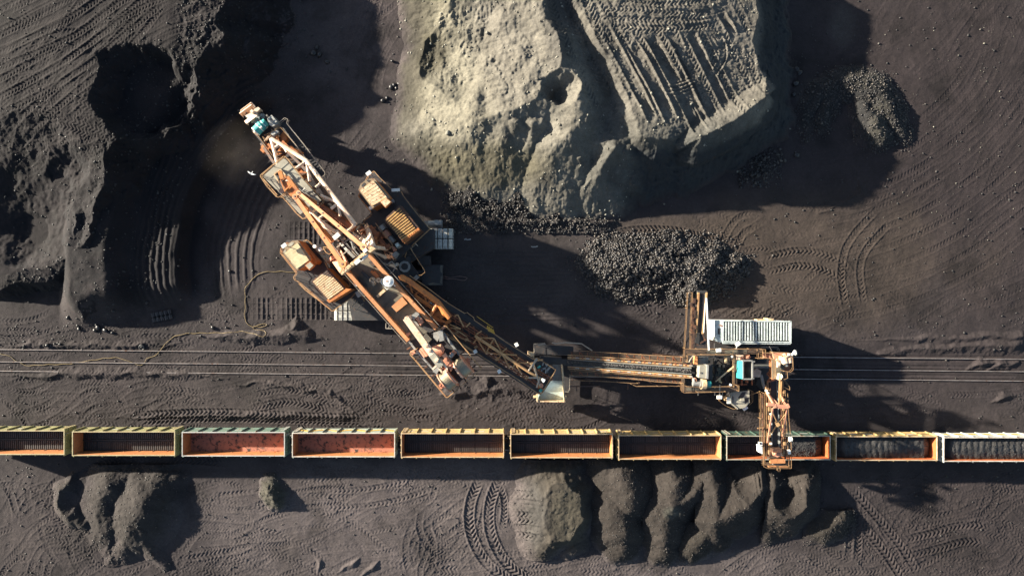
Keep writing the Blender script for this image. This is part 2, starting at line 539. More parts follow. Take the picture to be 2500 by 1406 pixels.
# benches cut in arcs about the machine's slew centre
sx, sy = W(905, 640)[:2]
R = np.hypot(X-sx, Y-sy)+.35*fbm(RX, RY, 5, 4, .5, 12)
ang = np.degrees(np.arctan2(Y-sy, X-sx)) % 360
secw = ss(118, 126, ang)*ss(194, 186, ang)
stepz = (1.75+.1*fbm(RX, RY, 2, 3))*ss(24.1, 25.4, R)+1.5*ss(30.5, 33.5, R)
grv = .085*np.sin(R*2*math.pi/.98)*ss(14.5, 16, R)*(1-ss(21, 23.0, R))+.08*np.sin(R*2*math.pi/.8)*ss(25.3, 26.2, R)*ss(31, 30, R)
near = ss(42, 38, R)
G.Z = np.maximum(G.Z, G.Z*(1-secw)+(np.maximum(G.Z, stepz*near)+grv)*secw)
# low windrows and banks beside the tracks
def bank(pts, sl=.6, wob=.5, se=1.0):
    G.ridge(pts, sl, wob, 1.6, se)
bank([(480, 818, .1), (560, 822, .45), (660, 826, .55), (700, 815, .7), (745, 818, .55), (790, 828, .1)], .55, .4, 21)
bank([(690, 805, .2), (720, 800, .75), (745, 806, .2)], .6, .5, 22)
bank([(0, 918, .05), (120, 915, .35), (250, 912, .4), (420, 915, .3), (560, 922, .1)], .5, .4, 23)
bank([(560, 934, .1), (700, 940, .3), (800, 960, .45), (862, 1008, .2)], .55, .5, 24)
bank([(270, 1020, .05), (420, 1016, .3), (560, 1014, .42), (700, 1014, .4), (830, 1018, .35), (900, 1020, .1)], .6, .3, 25)
bank([(1080, 960, .2), (1110, 955, .6), (1150, 962, .3), (1185, 950, .45), (1240, 955, .35), (1290, 965, .1)], .45, .5, 26)
bank([(1190, 930, .5), (1200, 985, .1)], .6, .5, 27)
bank([(2020, 830, .05), (2240, 828, .3), (2500, 822, .45)], .5, .3, 28)
bank([(2150, 860, .2), (2330, 850, .4), (2480, 846, .6)], .4, .5, 29)
bank([(2360, 902, .1), (2400, 888, .55), (2450, 886, .1)], .6, .3, 30)
bank([(2410, 905, .1), (2440, 890, .45), (2490, 885, .2)], .6, .3, 31)
bank([(2420, 985, .1), (2455, 972, .45), (2480, 968, .1)], .6, .3, 32)
bank([(1110, 538, .05), (1300, 540, .25), (1500, 540, .2)], .6, .4, 33)
bank([(0, 838, .1), (120, 845, .35), (300, 842, .3), (440, 838, .1)], .5, .5, 34)
bank([(2080, 420, .1), (2110, 470, .3), (2000, 520, .1)], .3, .4, 35)
G.keep()

# ---- tyre and crawler marks
def st_px(F, pts, z=0.0, **k): F.stroke(wp(pts, z), **k)
def tw_px(F, pts, z=0.0, **k): F.twin(wp(pts, z), **k)
def field_marks(F, box, n, ang, spread, ln=(5, 14), z=0.0, dep=(.05, .11), curve=.15, per=(.42, .58), excl=None):
    for _ in range(n):
        x, y = rnd.uniform(box[0], box[2]), rnd.uniform(box[1], box[3])
        if excl and excl(x, y): continue
        a = math.radians((ang(x, y) if callable(ang) else ang)+rnd.gauss(0, spread))
        L = rnd.uniform(*ln)
        c = rnd.gauss(0, curve)
        p = W(x, y, z)
        pts = []
        for i in range(5):
            t = (i/4-.5)*L
            aa = a+c*t/L*2
            pts.append((p[0]+t*math.cos(aa), p[1]+t*math.sin(aa)))
        kw = dict(hw=rnd.uniform(.28, .42), depth=.78*rnd.uniform(*dep), period=rnd.uniform(*per), sgn=rnd.choice((-1, 1)))
        (F.twin if rnd.random() < .55 else F.stroke)(pts, **kw)

# right yard: wide arcs sweeping up to the right
def arc_ang(x, y):
    return math.degrees(math.atan2(-(y+150), x-1900))+90
excl_r = lambda x, y: x < 1960 and y < 520
field_marks(G, (1880, 0, 2500, 840), 95, arc_ang, 9, (6, 17), dep=(.018, .055), excl=excl_r)
field_marks(G, (1500, 545, 2150, 860), 46, 8, 30, (4, 12), dep=(.05, .10), excl=lambda x, y: x < 1840 and 580 < y < 720)
for k in range(9):
    r0 = 560+k*48
    pts = [(1900+r0*math.cos(math.radians(a)), -150+r0*math.sin(math.radians(a))) for a in range(30, 96, 11)]
    st_px(G, pts, hw=.36, depth=.05, period=.5, sgn=1)
tw_px(G, [(2165, 520), (2100, 590), (2075, 660), (2095, 790)], gap=1.25, hw=.42, depth=.13, period=.56)
tw_px(G, [(2150, 700), (2190, 735), (2240, 778)], gap=.8, hw=.5, depth=.10, period=.5, sgn=-1)
tw_px(G, [(1860, 650), (1960, 630), (2050, 660), (2080, 720)], gap=1.0, hw=.42, depth=.13, period=.56)
st_px(G, [(1480, 575), (1560, 562), (1660, 566), (1740, 588), (1800, 600)], hw=.55, depth=.16, period=.56)
st_px(G, [(1480, 592), (1560, 580), (1650, 586)], hw=.5, depth=.14, period=.56)
tw_px(G, [(1530, 735), (1600, 750), (1680, 800)], gap=.9, hw=.45, depth=.14, period=.56)
tw_px(G, [(1860, 540), (1800, 560), (1760, 700), (1880, 735)], gap=1.0, hw=.4, depth=.1, period=.5)
for k in range(7):
    st_px(G, [(1740+k*22, 745), (1760+k*24, 770), (1800+k*26, 745)], hw=.3, depth=.12, period=.5)
# stockpile top
field_marks(G, (0, 0, 400, 350), 34, 42, 14, (8, 26), 6.5, (.05, .10), .2)
field_marks(G, (0, 150, 280, 420), 22, -30, 25, (4, 10), 6.5, (.06, .13), .3)
for k in range(6):
    tw_px(G, [(-20+rnd.uniform(-40, 40), 330-k*58+rnd.uniform(-25, 25)), (150, 220-k*50), (300, 90-k*40), (400+k*8, -40)], 6.5, gap=1.0, hw=.36, depth=.10, period=.46)
# shaded ground between the stockpile and the spoil heap
field_marks(G, (760, 0, 1000, 400), 26, 62, 16, (5, 14), 0, (.04, .08))
field_marks(G, (1100, 560, 1420, 720), 8, 6, 10, (6, 14), 0, (.03, .05))
# strip between the rails and the train
field_marks(G, (0, 925, 1300, 1035), 90, 2, 17, (4, 13), 0, (.06, .12), .35)
field_marks(G, (0, 850, 1000, 920), 40, 0, 12, (3, 9), 0, (.05, .09), .2)
field_marks(G, (1250, 985, 1900, 1040), 26, 4, 14, (4, 12), 0, (.05, .1), .3)
field_marks(G, (1960, 940, 2500, 1045), 22, 6, 14, (4, 12), 0, (.05, .09), .3)
field_marks(G, (1050, 930, 1300, 1030), 16, 70, 25, (2, 5), 0, (.08, .15), .3)
field_marks(G, (0, 790, 640, 845), 14, 2, 10, (5, 12), 0, (.05, .08), .2)
field_marks(G, (400, 700, 800, 800), 8, 30, 40, (3, 8), 0, (.03, .06), .5)
for k in range(3):
    st_px(G, [(330, 1030-k*9), (520, 1022-k*9), (700, 1026-k*7), (900, 1030-k*6)], hw=.4, depth=.15, period=.58)
tw_px(G, [(600, 985), (700, 965), (790, 985), (860, 1015)], gap=.8, hw=.45, depth=.12, period=.54)
# below the train
field_marks(G, (0, 1180, 180, 1406), 26, 25, 35, (4, 10), 0, (.07, .13), .4)
field_marks(G, (450, 1160, 1150, 1406), 78, 3, 14, (5, 16), 0, (.05, .11), .2)
field_marks(G, (680, 1120, 1250, 1170), 16, 35, 35, (3, 8), 0, (.05, .1), .4)
field_marks(G, (150, 1330, 700, 1420), 22, 12, 25, (4, 12), 0, (.06, .12), .4)
field_marks(G, (1000, 1180, 1260, 1406), 26, 60, 35, (4, 10), 0, (.07, .13), .4)
field_marks(G, (1240, 1350, 2000, 1420), 44, 6, 20, (5, 14), 0, (.06, .12), .3)
field_marks(G, (2000, 1160, 2500, 1420), 90, lambda x, y: -35 if x < 2200 else 12, 28, (5, 14), 0, (.05, .11), .4)
for dx in (0, 48):
    st_px(G, [(1172+dx, 1165), (1148+dx, 1230), (1150+dx, 1300), (1185+dx, 1370), (1255+dx, 1425)], hw=.62, depth=.22, period=.62)
st_px(G, [(1215, 1170), (1232, 1230), (1226, 1300)], hw=.4, depth=.14, period=.5)
st_px(G, [(190, 1150), (280, 1128), (420, 1120), (560, 1130)], hw=.5, depth=.16, period=.56)
st_px(G, [(150, 1185), (220, 1150), (330, 1135), (450, 1140)], hw=.4, depth=.12, period=.5, kind='smooth')
tw_px(G, [(2060, 1200), (2130, 1280), (2180, 1340), (2230, 1420)], gap=1.1, hw=.5, depth=.15, period=.6)
tw_px(G, [(2200, 1340), (2280, 1320), (2370, 1300), (2460, 1330)], gap=1.1, hw=.45, depth=.14, period=.58)
tw_px(G, [(2075, 1240), (2085, 1320), (2075, 1420)], gap=.6, hw=.45, depth=.14, period=.56)
for x0, y0, x1, y1 in ((760, 1355, 790, 1395), (880, 1350, 830, 1400), (930, 1360, 880, 1410)):
    bank([(x0, y0, .05), ((x0+x1)/2+6, (y0+y1)/2, .35), (x1-20, y1+10, .05)], .5, .3, x0)
# crawler prints of the excavator
for y in (740, 766):
    st_px(G, [(600, y), (830, y+1)], hw=.72, depth=.12, period=.65, kind='pads', berm=.2, fill=1)
    st_px(G, [(1090, y+2), (1255, y+3)], hw=.72, depth=.10, period=.65, kind='pads', berm=.2, fill=1)
for y in (567, 594):
    st_px(G, [(690, y-12), (860, y-10)], hw=.72, depth=.10, period=.65, kind='pads', berm=.2, fill=1)
    st_px(G, [(1100, y), (1260, y+2)], hw=.72, depth=.09, period=.65, kind='pads', berm=.2, fill=1)
for k in range(16):
    yy = 620+k*11
    st_px(G, [(1120, yy), (1250, yy+rnd.uniform(-3, 3)), (1400, yy+rnd.uniform(-5, 5))], hw=.18, depth=.05, kind='smooth')
# drainage lines along the buried rails
for dy in (0, 24, 46):
    for seg in ((900, 1300), (1960, 2500)):
        for o in (-5, 5):
            st_px(G, [(seg[0], 853+dy+seg[0]*.0098+o), (seg[1], 853+dy+seg[1]*.0098+o)], hw=.14, depth=.08, kind='smooth')
G.Z += .018*fbm(RX, RY, .7, 4, .65, 31)*(1-far)

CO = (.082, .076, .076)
blobs(G, CO, [  # far left and right patches: coal and brown ground plus painted corner darkening
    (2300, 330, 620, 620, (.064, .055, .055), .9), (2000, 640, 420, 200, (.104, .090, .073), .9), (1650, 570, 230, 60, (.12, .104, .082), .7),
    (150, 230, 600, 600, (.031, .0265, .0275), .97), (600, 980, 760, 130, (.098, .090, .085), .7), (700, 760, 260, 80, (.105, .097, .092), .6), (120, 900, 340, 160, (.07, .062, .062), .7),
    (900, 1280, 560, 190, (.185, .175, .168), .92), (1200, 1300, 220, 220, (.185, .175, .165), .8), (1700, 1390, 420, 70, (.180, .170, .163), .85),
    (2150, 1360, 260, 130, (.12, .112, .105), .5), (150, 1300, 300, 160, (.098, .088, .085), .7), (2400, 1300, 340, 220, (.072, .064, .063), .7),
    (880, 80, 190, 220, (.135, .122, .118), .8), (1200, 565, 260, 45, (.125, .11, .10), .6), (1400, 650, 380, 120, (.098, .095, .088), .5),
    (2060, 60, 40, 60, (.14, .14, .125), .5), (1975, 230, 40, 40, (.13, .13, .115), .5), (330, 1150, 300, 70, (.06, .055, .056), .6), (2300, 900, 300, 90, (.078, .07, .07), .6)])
# freshly cut coal: the stockpile flanks and benches are blacker than the driven ground
h = G.Z
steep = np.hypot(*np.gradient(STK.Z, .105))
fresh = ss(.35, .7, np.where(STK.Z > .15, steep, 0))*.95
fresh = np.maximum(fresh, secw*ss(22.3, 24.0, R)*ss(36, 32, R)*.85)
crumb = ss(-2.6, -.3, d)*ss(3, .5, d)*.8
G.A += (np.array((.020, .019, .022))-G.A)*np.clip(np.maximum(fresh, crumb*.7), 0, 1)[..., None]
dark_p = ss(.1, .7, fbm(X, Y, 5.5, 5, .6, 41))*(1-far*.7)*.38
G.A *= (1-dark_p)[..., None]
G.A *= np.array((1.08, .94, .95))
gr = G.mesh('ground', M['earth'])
tag(gr, kind='structure')

def ground_z(x, y):
    i = min(max(np.searchsorted(G.xs, x), 0), len(G.xs)-1); j = min(max(np.searchsorted(G.ys, y), 0), len(G.ys)-1)
    return float(G.Z[j, i])

# ------------------------------------------------------------------ loose lumps
def ico():
    p = (1+5**.5)/2
    v = np.array([(-1, p, 0), (1, p, 0), (-1, -p, 0), (1, -p, 0), (0, -1, p), (0, 1, p), (0, -1, -p), (0, 1, -p), (p, 0, -1), (p, 0, 1), (-p, 0, -1), (-p, 0, 1)])/math.sqrt(1+p*p)
    f = np.array([(0, 11, 5), (0, 5, 1), (0, 1, 7), (0, 7, 10), (0, 10, 11), (1, 5, 9), (5, 11, 4), (11, 10, 2), (10, 7, 6), (7, 1, 8), (3, 9, 4), (3, 4, 2), (3, 2, 6), (3, 6, 8), (3, 8, 9), (4, 9, 5), (2, 4, 11), (6, 2, 10), (8, 6, 7), (9, 8, 1)])
    return v, f
ICV, ICF = ico()
def rocks(name, pos, size, mat, loc=(0, 0, 0), parent=None):
    "one mesh of angular lumps at pos (n,3) with radii size (n,)"
    n = len(pos)
    v = np.repeat(ICV[None], n, 0)*(1+npr.uniform(-.32, .32, (n, 12, 1)))
    v = v*npr.uniform(.6, 1.15, (n, 1, 3))
    a = npr.uniform(0, 2*math.pi, n)
    b = npr.uniform(-1, 1, n)
    ca, sa, cb, sb = np.cos(a)[:, None], np.sin(a)[:, None], np.cos(b)[:, None], np.sin(b)[:, None]
    y, z = v[..., 1]*cb-v[..., 2]*sb, v[..., 1]*sb+v[..., 2]*cb
    x = v[..., 0]
    v = np.stack([x*ca-y*sa, x*sa+y*ca, z], -1)*size[:, None, None]+(pos-np.array(loc))[:, None, :]
    f = (ICF[None]+12*np.arange(n)[:, None, None]).reshape(-1, 3)
    v = v.reshape(-1, 3)
    me = bpy.data.meshes.new(name)
    me.vertices.add(len(v)); me.vertices.foreach_set('co', v.astype(np.float32).ravel())
    me.loops.add(f.size); me.loops.foreach_set('vertex_index', f.astype(np.int32).ravel())
    me.polygons.add(len(f)); me.polygons.foreach_set('loop_start', np.arange(0, f.size, 3, dtype=np.int32))
    me.update(calc_edges=True)
    me.materials.append(mat)
    o = bpy.data.objects.new(name, me)
    o.location = loc
    COL.objects.link(o)
    return o
def samp(F, n, wfun, zmin=-.05):
    "n random points on a field, denser where the weight is larger"
    w = wfun(F.X, F.Y, F.Z)
    w = np.where(np.isfinite(w), np.clip(w, 0, None), 0).ravel()
    i = npr.choice(w.size, n, p=w/w.sum())
    j = np.stack([F.X.ravel()[i], F.Y.ravel()[i], F.Z.ravel()[i]], -1)
    j[:, :2] += npr.uniform(-.06, .06, (n, 2))
    return j
def sizes(n, lo, hi, k=2.5):
    return lo+(hi-lo)*npr.rand(n)**k

# ------------------------------------------------------------------ heaps: each a thing with its own relief
def heap(name, label, cat, box, ridges, tone, wob=.5, wsc=2.2, bowls=(), seed=1, marks=None, lumps=0, lump_size=(.07, .26), lmat='lump', group=None, rough=.06, lw=None, st=.11, tones=None, pre=None, post=None, foot=.6, rd=.25):
    F = Field.px(*box, st=st)
    F.Z[:] = -1.0
    if pre: pre(F)
    for r in ridges:
        F.ridge(r[0], r[1], wob, wsc, seed+len(r[0]), r[2] if len(r) > 2 else rd)
    for b in bowls: F.bowl(*b)
    F.Z += (rough*fbm(F.X, F.Y, 1.2, 5, .62, seed)+.55*rough*fbm(F.X, F.Y, .42, 3, .6, seed+4)-1.1*rough*np.abs(fbm(F.X, F.Y, 2.3, 5, .6, seed+8)))*ss(-.1, .5, F.Z)
    g = G.Z[np.clip(np.searchsorted(G.ys, F.ys), 0, len(G.ys)-1)][:, np.clip(np.searchsorted(G.xs, F.xs), 0, len(G.xs)-1)]
    F.Z += np.clip(g, -.2, .6)*ss(3, .0, F.Z)
    F.keep()
    if marks: marks(F)
    blobs(F, tone, tones or [])
    F.A *= (1+.28*fbm(F.X, F.Y, 1.6, 5, .65, seed+21))[..., None]
    if post: post(F)
    ga = G.A[np.clip(np.searchsorted(G.ys, F.ys), 0, len(G.ys)-1)][:, np.clip(np.searchsorted(G.xs, F.xs), 0, len(G.xs)-1)]
    bl = ss(.0, foot, F.Z-g+.25*foot*fbm(F.X, F.Y, 1.2, 4, .6, seed+2))[..., None]
    F.A = ga*(1-bl)+F.A*bl
    up = F.Z > g-.12
    c = W((box[0]+box[2])/2, (box[1]+box[3])/2)
    o = F.mesh(name, M['earth'], up, True, (c[0], c[1], 0.0))
    tag(o, label, cat, group)
    if lumps:
        pos = samp(F, lumps, lambda x, y, z: ((z > g+.03)*1.0+.16*ss(g-.75, g+.02, z)*(z <= g+.03))*(lw(F) if lw else 1.0))
        gi = np.clip(np.searchsorted(G.ys, pos[:, 1]), 0, len(G.ys)-1), np.clip(np.searchsorted(G.xs, pos[:, 0]), 0, len(G.xs)-1)
        pos[:, 2] = np.maximum(pos[:, 2], G.Z[gi])
        r = rocks('lumps', pos, sizes(lumps, *lump_size, 3.4), M[lmat], (c[0], c[1], 0.0))
        r.parent = o; r.location = (0, 0, 0); r['kind'] = 'stuff'
    return F
# ------------------------------------------------------------------ the pale spoil heap, levelled by a dozer on its right half
ASH = (.295, .27, .222)
def spoil_pre(F):
    X, Y = F.X, F.Y
    pw = lambda pts: wp(pts)
    plat = pw([(1392, -120, 6.6), (1850, -120, 5.4), (1852, 40, 5.4), (1838, 105, 5.4), (1850, 150, 5.3), (1870, 200, 5.2), (1868, 230, 5.2), (1800, 285, 5.6),
               (1704, 332, 6.8), (1684, 318, 6.8), (1612, 344, 6.6), (1568, 330, 6.6), (1560, 318, 6.4), (1522, 215, 6.2), (1458, 100, 6.4), (1402, 0, 6.4)])
    d = F.sdist(plat, .32, 1.7, 3)
    sl = .80+.15*fbm(X, Y, 5, 3, .5, 8)
    hp = 6.7-1.5*ss(1560, 1870, X*FPX/82+1250)
    g = .35*np.abs(fbm(X, Y, 1.4, 4, .55, 9))*ss(0, 1.2, d)
    F.Z = np.maximum(F.Z, np.where(d < 0, hp+.14*fbm(X, Y, 6, 4, .5, 4), hp-.25*ss(0, .4, d)-sl*d-g))
    rampp = pw([(1290, -120, 5.6), (1410, -120, 5.6), (1420, 0, 5.6), (1475, 100, 5.6), (1535, 215, 5.6), (1572, 320, 5.6), (1502, 358, 5.6), (1450, 350, 5.4), (1400, 270, 5.6), (1350, 110, 5.7)])
    d = F.sdist(rampp, .25, 2.0, 5)
    F.Z = np.maximum(F.Z, np.where(d < 0, 5.45+.08*fbm(X, Y, 3, 3, .5, 6), 5.45-.9*d))
    w = [W(1700, 338, 6.6), W(1712, 336, 7.1), W(1800, 290, 6.7), W(1868, 238, 6.3), W(1872, 205, 5.6)]
    for a, b in zip(w[:-1], w[1:]):
        dx, dy = b[0]-a[0], b[1]-a[1]
        L2 = dx*dx+dy*dy
        t = np.clip(((X-a[0])*dx+(Y-a[1])*dy)/L2, 0, 1)
        px_, py_ = X-a[0]-t*dx, Y-a[1]-t*dy
        sd = (dx*py_-dy*px_)/math.sqrt(L2)
        dd = np.hypot(px_, py_)+.12*fbm(X, Y, 1.0, 4, .6, 17)
        F.Z = np.maximum(F.Z, a[2]+t*(b[2]-a[2])-np.where(sd > 0, .52, 1.0)*dd-50*ss(2.8, 3.4, dd))
def spoil_marks(F):
    Z = 6.7
    dv = lambda x, y, L: (x+L*.47, y+L*.88)
    X, Y = F.X, F.Y
    # rills washed down the flanks
    gz = np.stack(np.gradient(F.Z, .11), 0)
    sm = np.hypot(gz[0], gz[1])
    # blade cuts running down the level top
    for x0, y0, L, hw, dp in ((1535, 95, 230, .75, .45), (1585, 80, 280, .8, .5), (1470, 60, 270, .6, .35), (1640, 75, 250, .7, .28), (1685, 70, 225, .6, .22),
                              (1775, 30, 60, .5, .5), (1762, 10, 75, .5, .3), (1655, 165, 160, .45, .22), (1735, 120, 150, .4, .18)):
        p = (x0, y0); q = dv(x0, y0, L)
        st_px(F, [p, ((p[0]+q[0])/2+rnd.uniform(-4, 4), (p[1]+q[1])/2), q], Z, hw=hw, depth=dp, kind='smooth', berm=.75, fade=2.0, fill=1)
    for k in range(17):
        x0, y0 = 1425+k*24+rnd.uniform(-8, 8), rnd.uniform(-60, 120)
        L = min(rnd.uniform(130, 300), (332-y0)/.9-10)
        if L < 60: continue
        p = (x0, y0); q = dv(x0, y0, L)
        st_px(F, [p, ((p[0]+q[0])/2+rnd.uniform(-6, 6), (p[1]+q[1])/2), q], Z, hw=rnd.uniform(.32, .45), depth=rnd.uniform(.10, .19), period=.52, sgn=rnd.choice((-1, 1)))
    for k in range(9):
        y = rnd.uniform(-20, 75)
        st_px(F, [(1440+rnd.uniform(0, 60), y), (1560, y+rnd.uniform(-8, 20)), (1700, y+rnd.uniform(-25, 25)), (1780, y-10)], Z, hw=.4, depth=.14, period=.52, sgn=rnd.choice((-1, 1)))
    for k in range(4):
        st_px(F, [(1615, 205+k*10), (1660, 200+k*9), (1712, 178+k*9)], Z, hw=.13, depth=.2, kind='smooth', berm=.8)
    for k in range(4):
        st_px(F, [(1735+k*8, 60), (1765+k*5, 110), (1760+k*4, 150), (1720+k*4, 200)], Z, hw=.12, depth=.14, kind='smooth', berm=.8)
    tw_px(F, [(1350, -40), (1395, 100), (1450, 220), (1520, 330)], 5.5, gap=1.15, hw=.55, depth=.16, period=.56)
    tw_px(F, [(1388, -40), (1432, 80), (1490, 190), (1550, 300)], 5.5, gap=1.1, hw=.5, depth=.15, period=.54)
    # rills and clods on every slope
    wx = gz[1]**2/(sm**2+1e-4)
    am = ss(.3, .6, sm/.11)*ss(.2, 1.2, F.Z)
    g1 = np.abs(fbm(X*.22+.1*Y, Y, .75, 4, .6, 13)); g2 = np.abs(fbm(X, Y*.2+.1*X, .8, 4, .6, 15))
    pt = .35+.65*ss(-.1, .5, fbm(X, Y, 6, 3, .5, 19))
    F.Z -= (.26*(g1*wx+g2*(1-wx))*pt+.05*fbm(X, Y, .55, 4, .65, 14))*am
    F.Z += .05*fbm(X, Y, .45, 3, .6, 16)*ss(.12, .4, sm/.11)
    F.Z -= .30*np.abs(fbm(X, Y, 3.0, 4, .5, 33))*ss(.2, .5, sm/.11)*ss(1.5, 4.5, F.Z)*ss(1480, 1430, X*FPX/81+1250)
def spoil_post(F):
    X, Y = F.X, F.Y
    k = FPX/(CAM_H-np.clip(F.Z, 0, 8))
    px_, py_ = 1250+X*k, 703-Y*k
    # south and east flanks: their shade painted dark; the level top stays ash
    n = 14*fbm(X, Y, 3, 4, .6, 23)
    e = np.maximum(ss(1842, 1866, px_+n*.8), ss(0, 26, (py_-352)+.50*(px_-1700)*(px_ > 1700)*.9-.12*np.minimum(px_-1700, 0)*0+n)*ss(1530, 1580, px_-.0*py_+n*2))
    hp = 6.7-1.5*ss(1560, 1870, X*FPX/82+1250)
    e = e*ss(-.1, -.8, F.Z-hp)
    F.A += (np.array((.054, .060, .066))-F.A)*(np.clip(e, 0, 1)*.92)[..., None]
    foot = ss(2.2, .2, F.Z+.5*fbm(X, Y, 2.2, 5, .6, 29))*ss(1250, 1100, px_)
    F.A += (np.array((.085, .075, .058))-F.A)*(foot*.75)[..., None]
spoil_r = [
    ([(1270, -120, 8.9), (1277, 40, 8.9), (1300, 75, 8.8), (1325, 100, 8.8), (1338, 130, 8.7), (1345, 172, 8.4), (1385, 190, 8.1), (1402, 215, 8.0), (1412, 270, 7.5), (1398, 310, 6.7), (1375, 335, 6.2)], .645, .6),
    ([(1120, -120, 5.6), (1150, 0, 5.8), (1157, 75, 5.5)], .62, .1),
    ([(1128, 95, 5.2), (1150, 160, 5.4)], .66, .1), ([(1118, 175, 4.8), (1148, 205, 5.2), (1147, 250, 4.9)], .66, .1),
    ([(1200, 60, 6.9), (1240, 40, 7.4)], .6, .3), ([(1190, 180, 6.6), (1260, 150, 7.4)], .55, .6), ([(1180, 270, 5.9), (1255, 235, 7.2), (1330, 200, 7.6)], .55, .5),
    ([(1255, 300, 6.3), (1240, 350, 4.2), (1215, 400, 1.8)], .62, .5), ([(1300, 300, 6.4), (1290, 350, 4.6), (1275, 410, 2.0)], .66, .4),
    ([(1380, 330, 6.2), (1372, 390, 4.2), (1330, 440, 1.6)], .66, .3), ([(1412, 380, 4.9), (1425, 430, 3.4), (1428, 452, 2.4), (1440, 500, .8)], .72, .3),
    ([(1500, 355, 6.3), (1462, 405, 4.6), (1430, 450, 2.9)], .74, .1), ([(1525, 365, 5.6), (1490, 440, 3.0), (1470, 520, .5)], .62, .4),
    ([(1060, 300, 2.8), (1090, 370, 2.0), (1100, 430, .8)], .5, .6)]
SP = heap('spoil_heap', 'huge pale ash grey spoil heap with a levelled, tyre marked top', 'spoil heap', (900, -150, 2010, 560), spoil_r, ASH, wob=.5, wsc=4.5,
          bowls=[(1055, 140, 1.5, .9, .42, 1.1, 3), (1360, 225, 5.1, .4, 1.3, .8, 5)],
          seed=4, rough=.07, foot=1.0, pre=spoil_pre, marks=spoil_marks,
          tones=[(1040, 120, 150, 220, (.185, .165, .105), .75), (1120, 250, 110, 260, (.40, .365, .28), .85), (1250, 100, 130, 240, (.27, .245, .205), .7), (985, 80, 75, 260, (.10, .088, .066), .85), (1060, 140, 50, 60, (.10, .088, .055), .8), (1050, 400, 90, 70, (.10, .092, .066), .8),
                 (1640, 130, 260, 240, (.255, .228, .195), .8), (1190, 420, 190, 60, (.16, .14, .085), .75), (1680, 440, 330, 130, (.085, .09, .088), .85), (1900, 200, 60, 300, (.08, .084, .084), .9), (1360, 60, 50, 180, (.12, .112, .105), .8), (1460, 230, 40, 160, (.13, .122, .11), .6)],  # the large dark tones on the south and east flanks paint shade too
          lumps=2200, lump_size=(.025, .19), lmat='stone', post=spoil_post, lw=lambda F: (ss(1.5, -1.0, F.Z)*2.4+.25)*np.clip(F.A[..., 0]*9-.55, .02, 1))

LOOSE = (.030, .027, .027)
heap('coal_pile', 'black lump coal in three humps at the foot of the pale spoil heap', 'coal pile', (1075, 385, 1520, 570),
     [([(1140, 415, 1.3), (1160, 470, 1.2), (1170, 530, .5)], .42, .8), ([(1200, 440, 1.1), (1215, 500, .8)], .36, .5), ([(1255, 415, 1.9), (1280, 470, 1.4), (1290, 535, .5)], .42, .8), ([(1120, 480, .8), (1250, 490, .9), (1390, 490, .8)], .3, .5),
      ([(1345, 430, 1.8), (1355, 485, 1.2), (1365, 540, .5)], .42, .7), ([(1110, 540, .35), (1250, 545, .5), (1400, 545, .45), (1485, 548, .3)], .3, .4)], LOOSE, lumps=9500, lump_size=(.04, .19), seed=3, rough=.16, wob=.9)
heap('coal_pile', 'long dark pile of fresh lump coal below the stacking conveyor tip', 'coal pile', (1375, 560, 1870, 745),
     [([(1425, 640, .6), (1470, 635, 1.3), (1540, 650, 1.9), (1600, 653, 2.0), (1640, 665, 1.8)], .55, .3), ([(1620, 640, 1.9), (1660, 660, 2.0), (1700, 682, 2.3), (1740, 662, 1.9), (1790, 650, 1.2), (1825, 646, .4)], .58, .3),
      ([(1480, 612, .9), (1560, 604, 1.1), (1650, 612, 1.2), (1740, 625, 1.1)], .5), ([(1470, 690, .6), (1540, 712, .6), (1600, 700, .7)], .5)],
     LOOSE, lumps=23000, lump_size=(.028, .23), seed=6, rough=.2, wob=.7)
heap('coal_pile', 'horseshoe of coal lumps left by a loader right of the spoil heap', 'coal pile', (1940, 160, 2240, 380),
     [([(1965, 335, .3), (1975, 280, .6), (2010, 225, .9), (2055, 198, 1.1), (2100, 200, 1.2), (2140, 220, 1.4), (2175, 265, 1.3), (2205, 320, .7)], .5, .5),
      ([(2118, 265, 1.2), (2140, 300, 1.5), (2160, 335, 1.1)], .6, .4), ([(2005, 300, .7), (2030, 250, 1.0)], .5)], (.048, .046, .046), lumps=5600, lump_size=(.025, .17), seed=8, rough=.10,
     tones=[(2110, 200, 60, 25, (.10, .09, .07), .5), (2140, 300, 30, 60, (.12, .11, .085), .6)])
heap('coal_pile', 'low patch of scattered coal lumps under the shaded face of the spoil heap', 'coal pile', (1805, 365, 1915, 460),
     [([(1830, 430, .35), (1860, 405, .6), (1890, 390, .3)], .25, .4)], LOOSE, lumps=620, lump_size=(.06, .26), seed=9)

FINE = (.064, .052, .045)
FINES = 'piles of coal fines dumped beside the train'
def pad_marks(F):
    for y in (1207, 1252, 1268, 1306):
        st_px(F, [(1245, y), (1300, y-2), (1325, y-3)], .6, hw=.5, depth=.26, period=.55)
    for y in (1228, 1238, 1290):
        st_px(F, [(1248, y), (1300, y-3), (1332, y-4)], .8, hw=.45, depth=.24, kind='smooth', berm=.6)
def pre_pad(F):
    p = wp([(1345, 1190, 2.2), (1385, 1180, 2.4), (1412, 1210, 2.4), (1417, 1262, 2.4), (1395, 1312, 2.2), (1345, 1322, 1.9), (1325, 1260, 2.0)])
    d = F.sdist(p, .55, 2.4, 3)
    px_ = F.X*FPX/86+1250
    sl = .74-.26*ss(1372, 1318, px_)
    F.Z = np.maximum(F.Z, np.where(d < 0, 2.3+.1*fbm(F.X, F.Y, 3, 4, .5, 6), 2.3-.15*ss(0, .4, d)-sl*d))
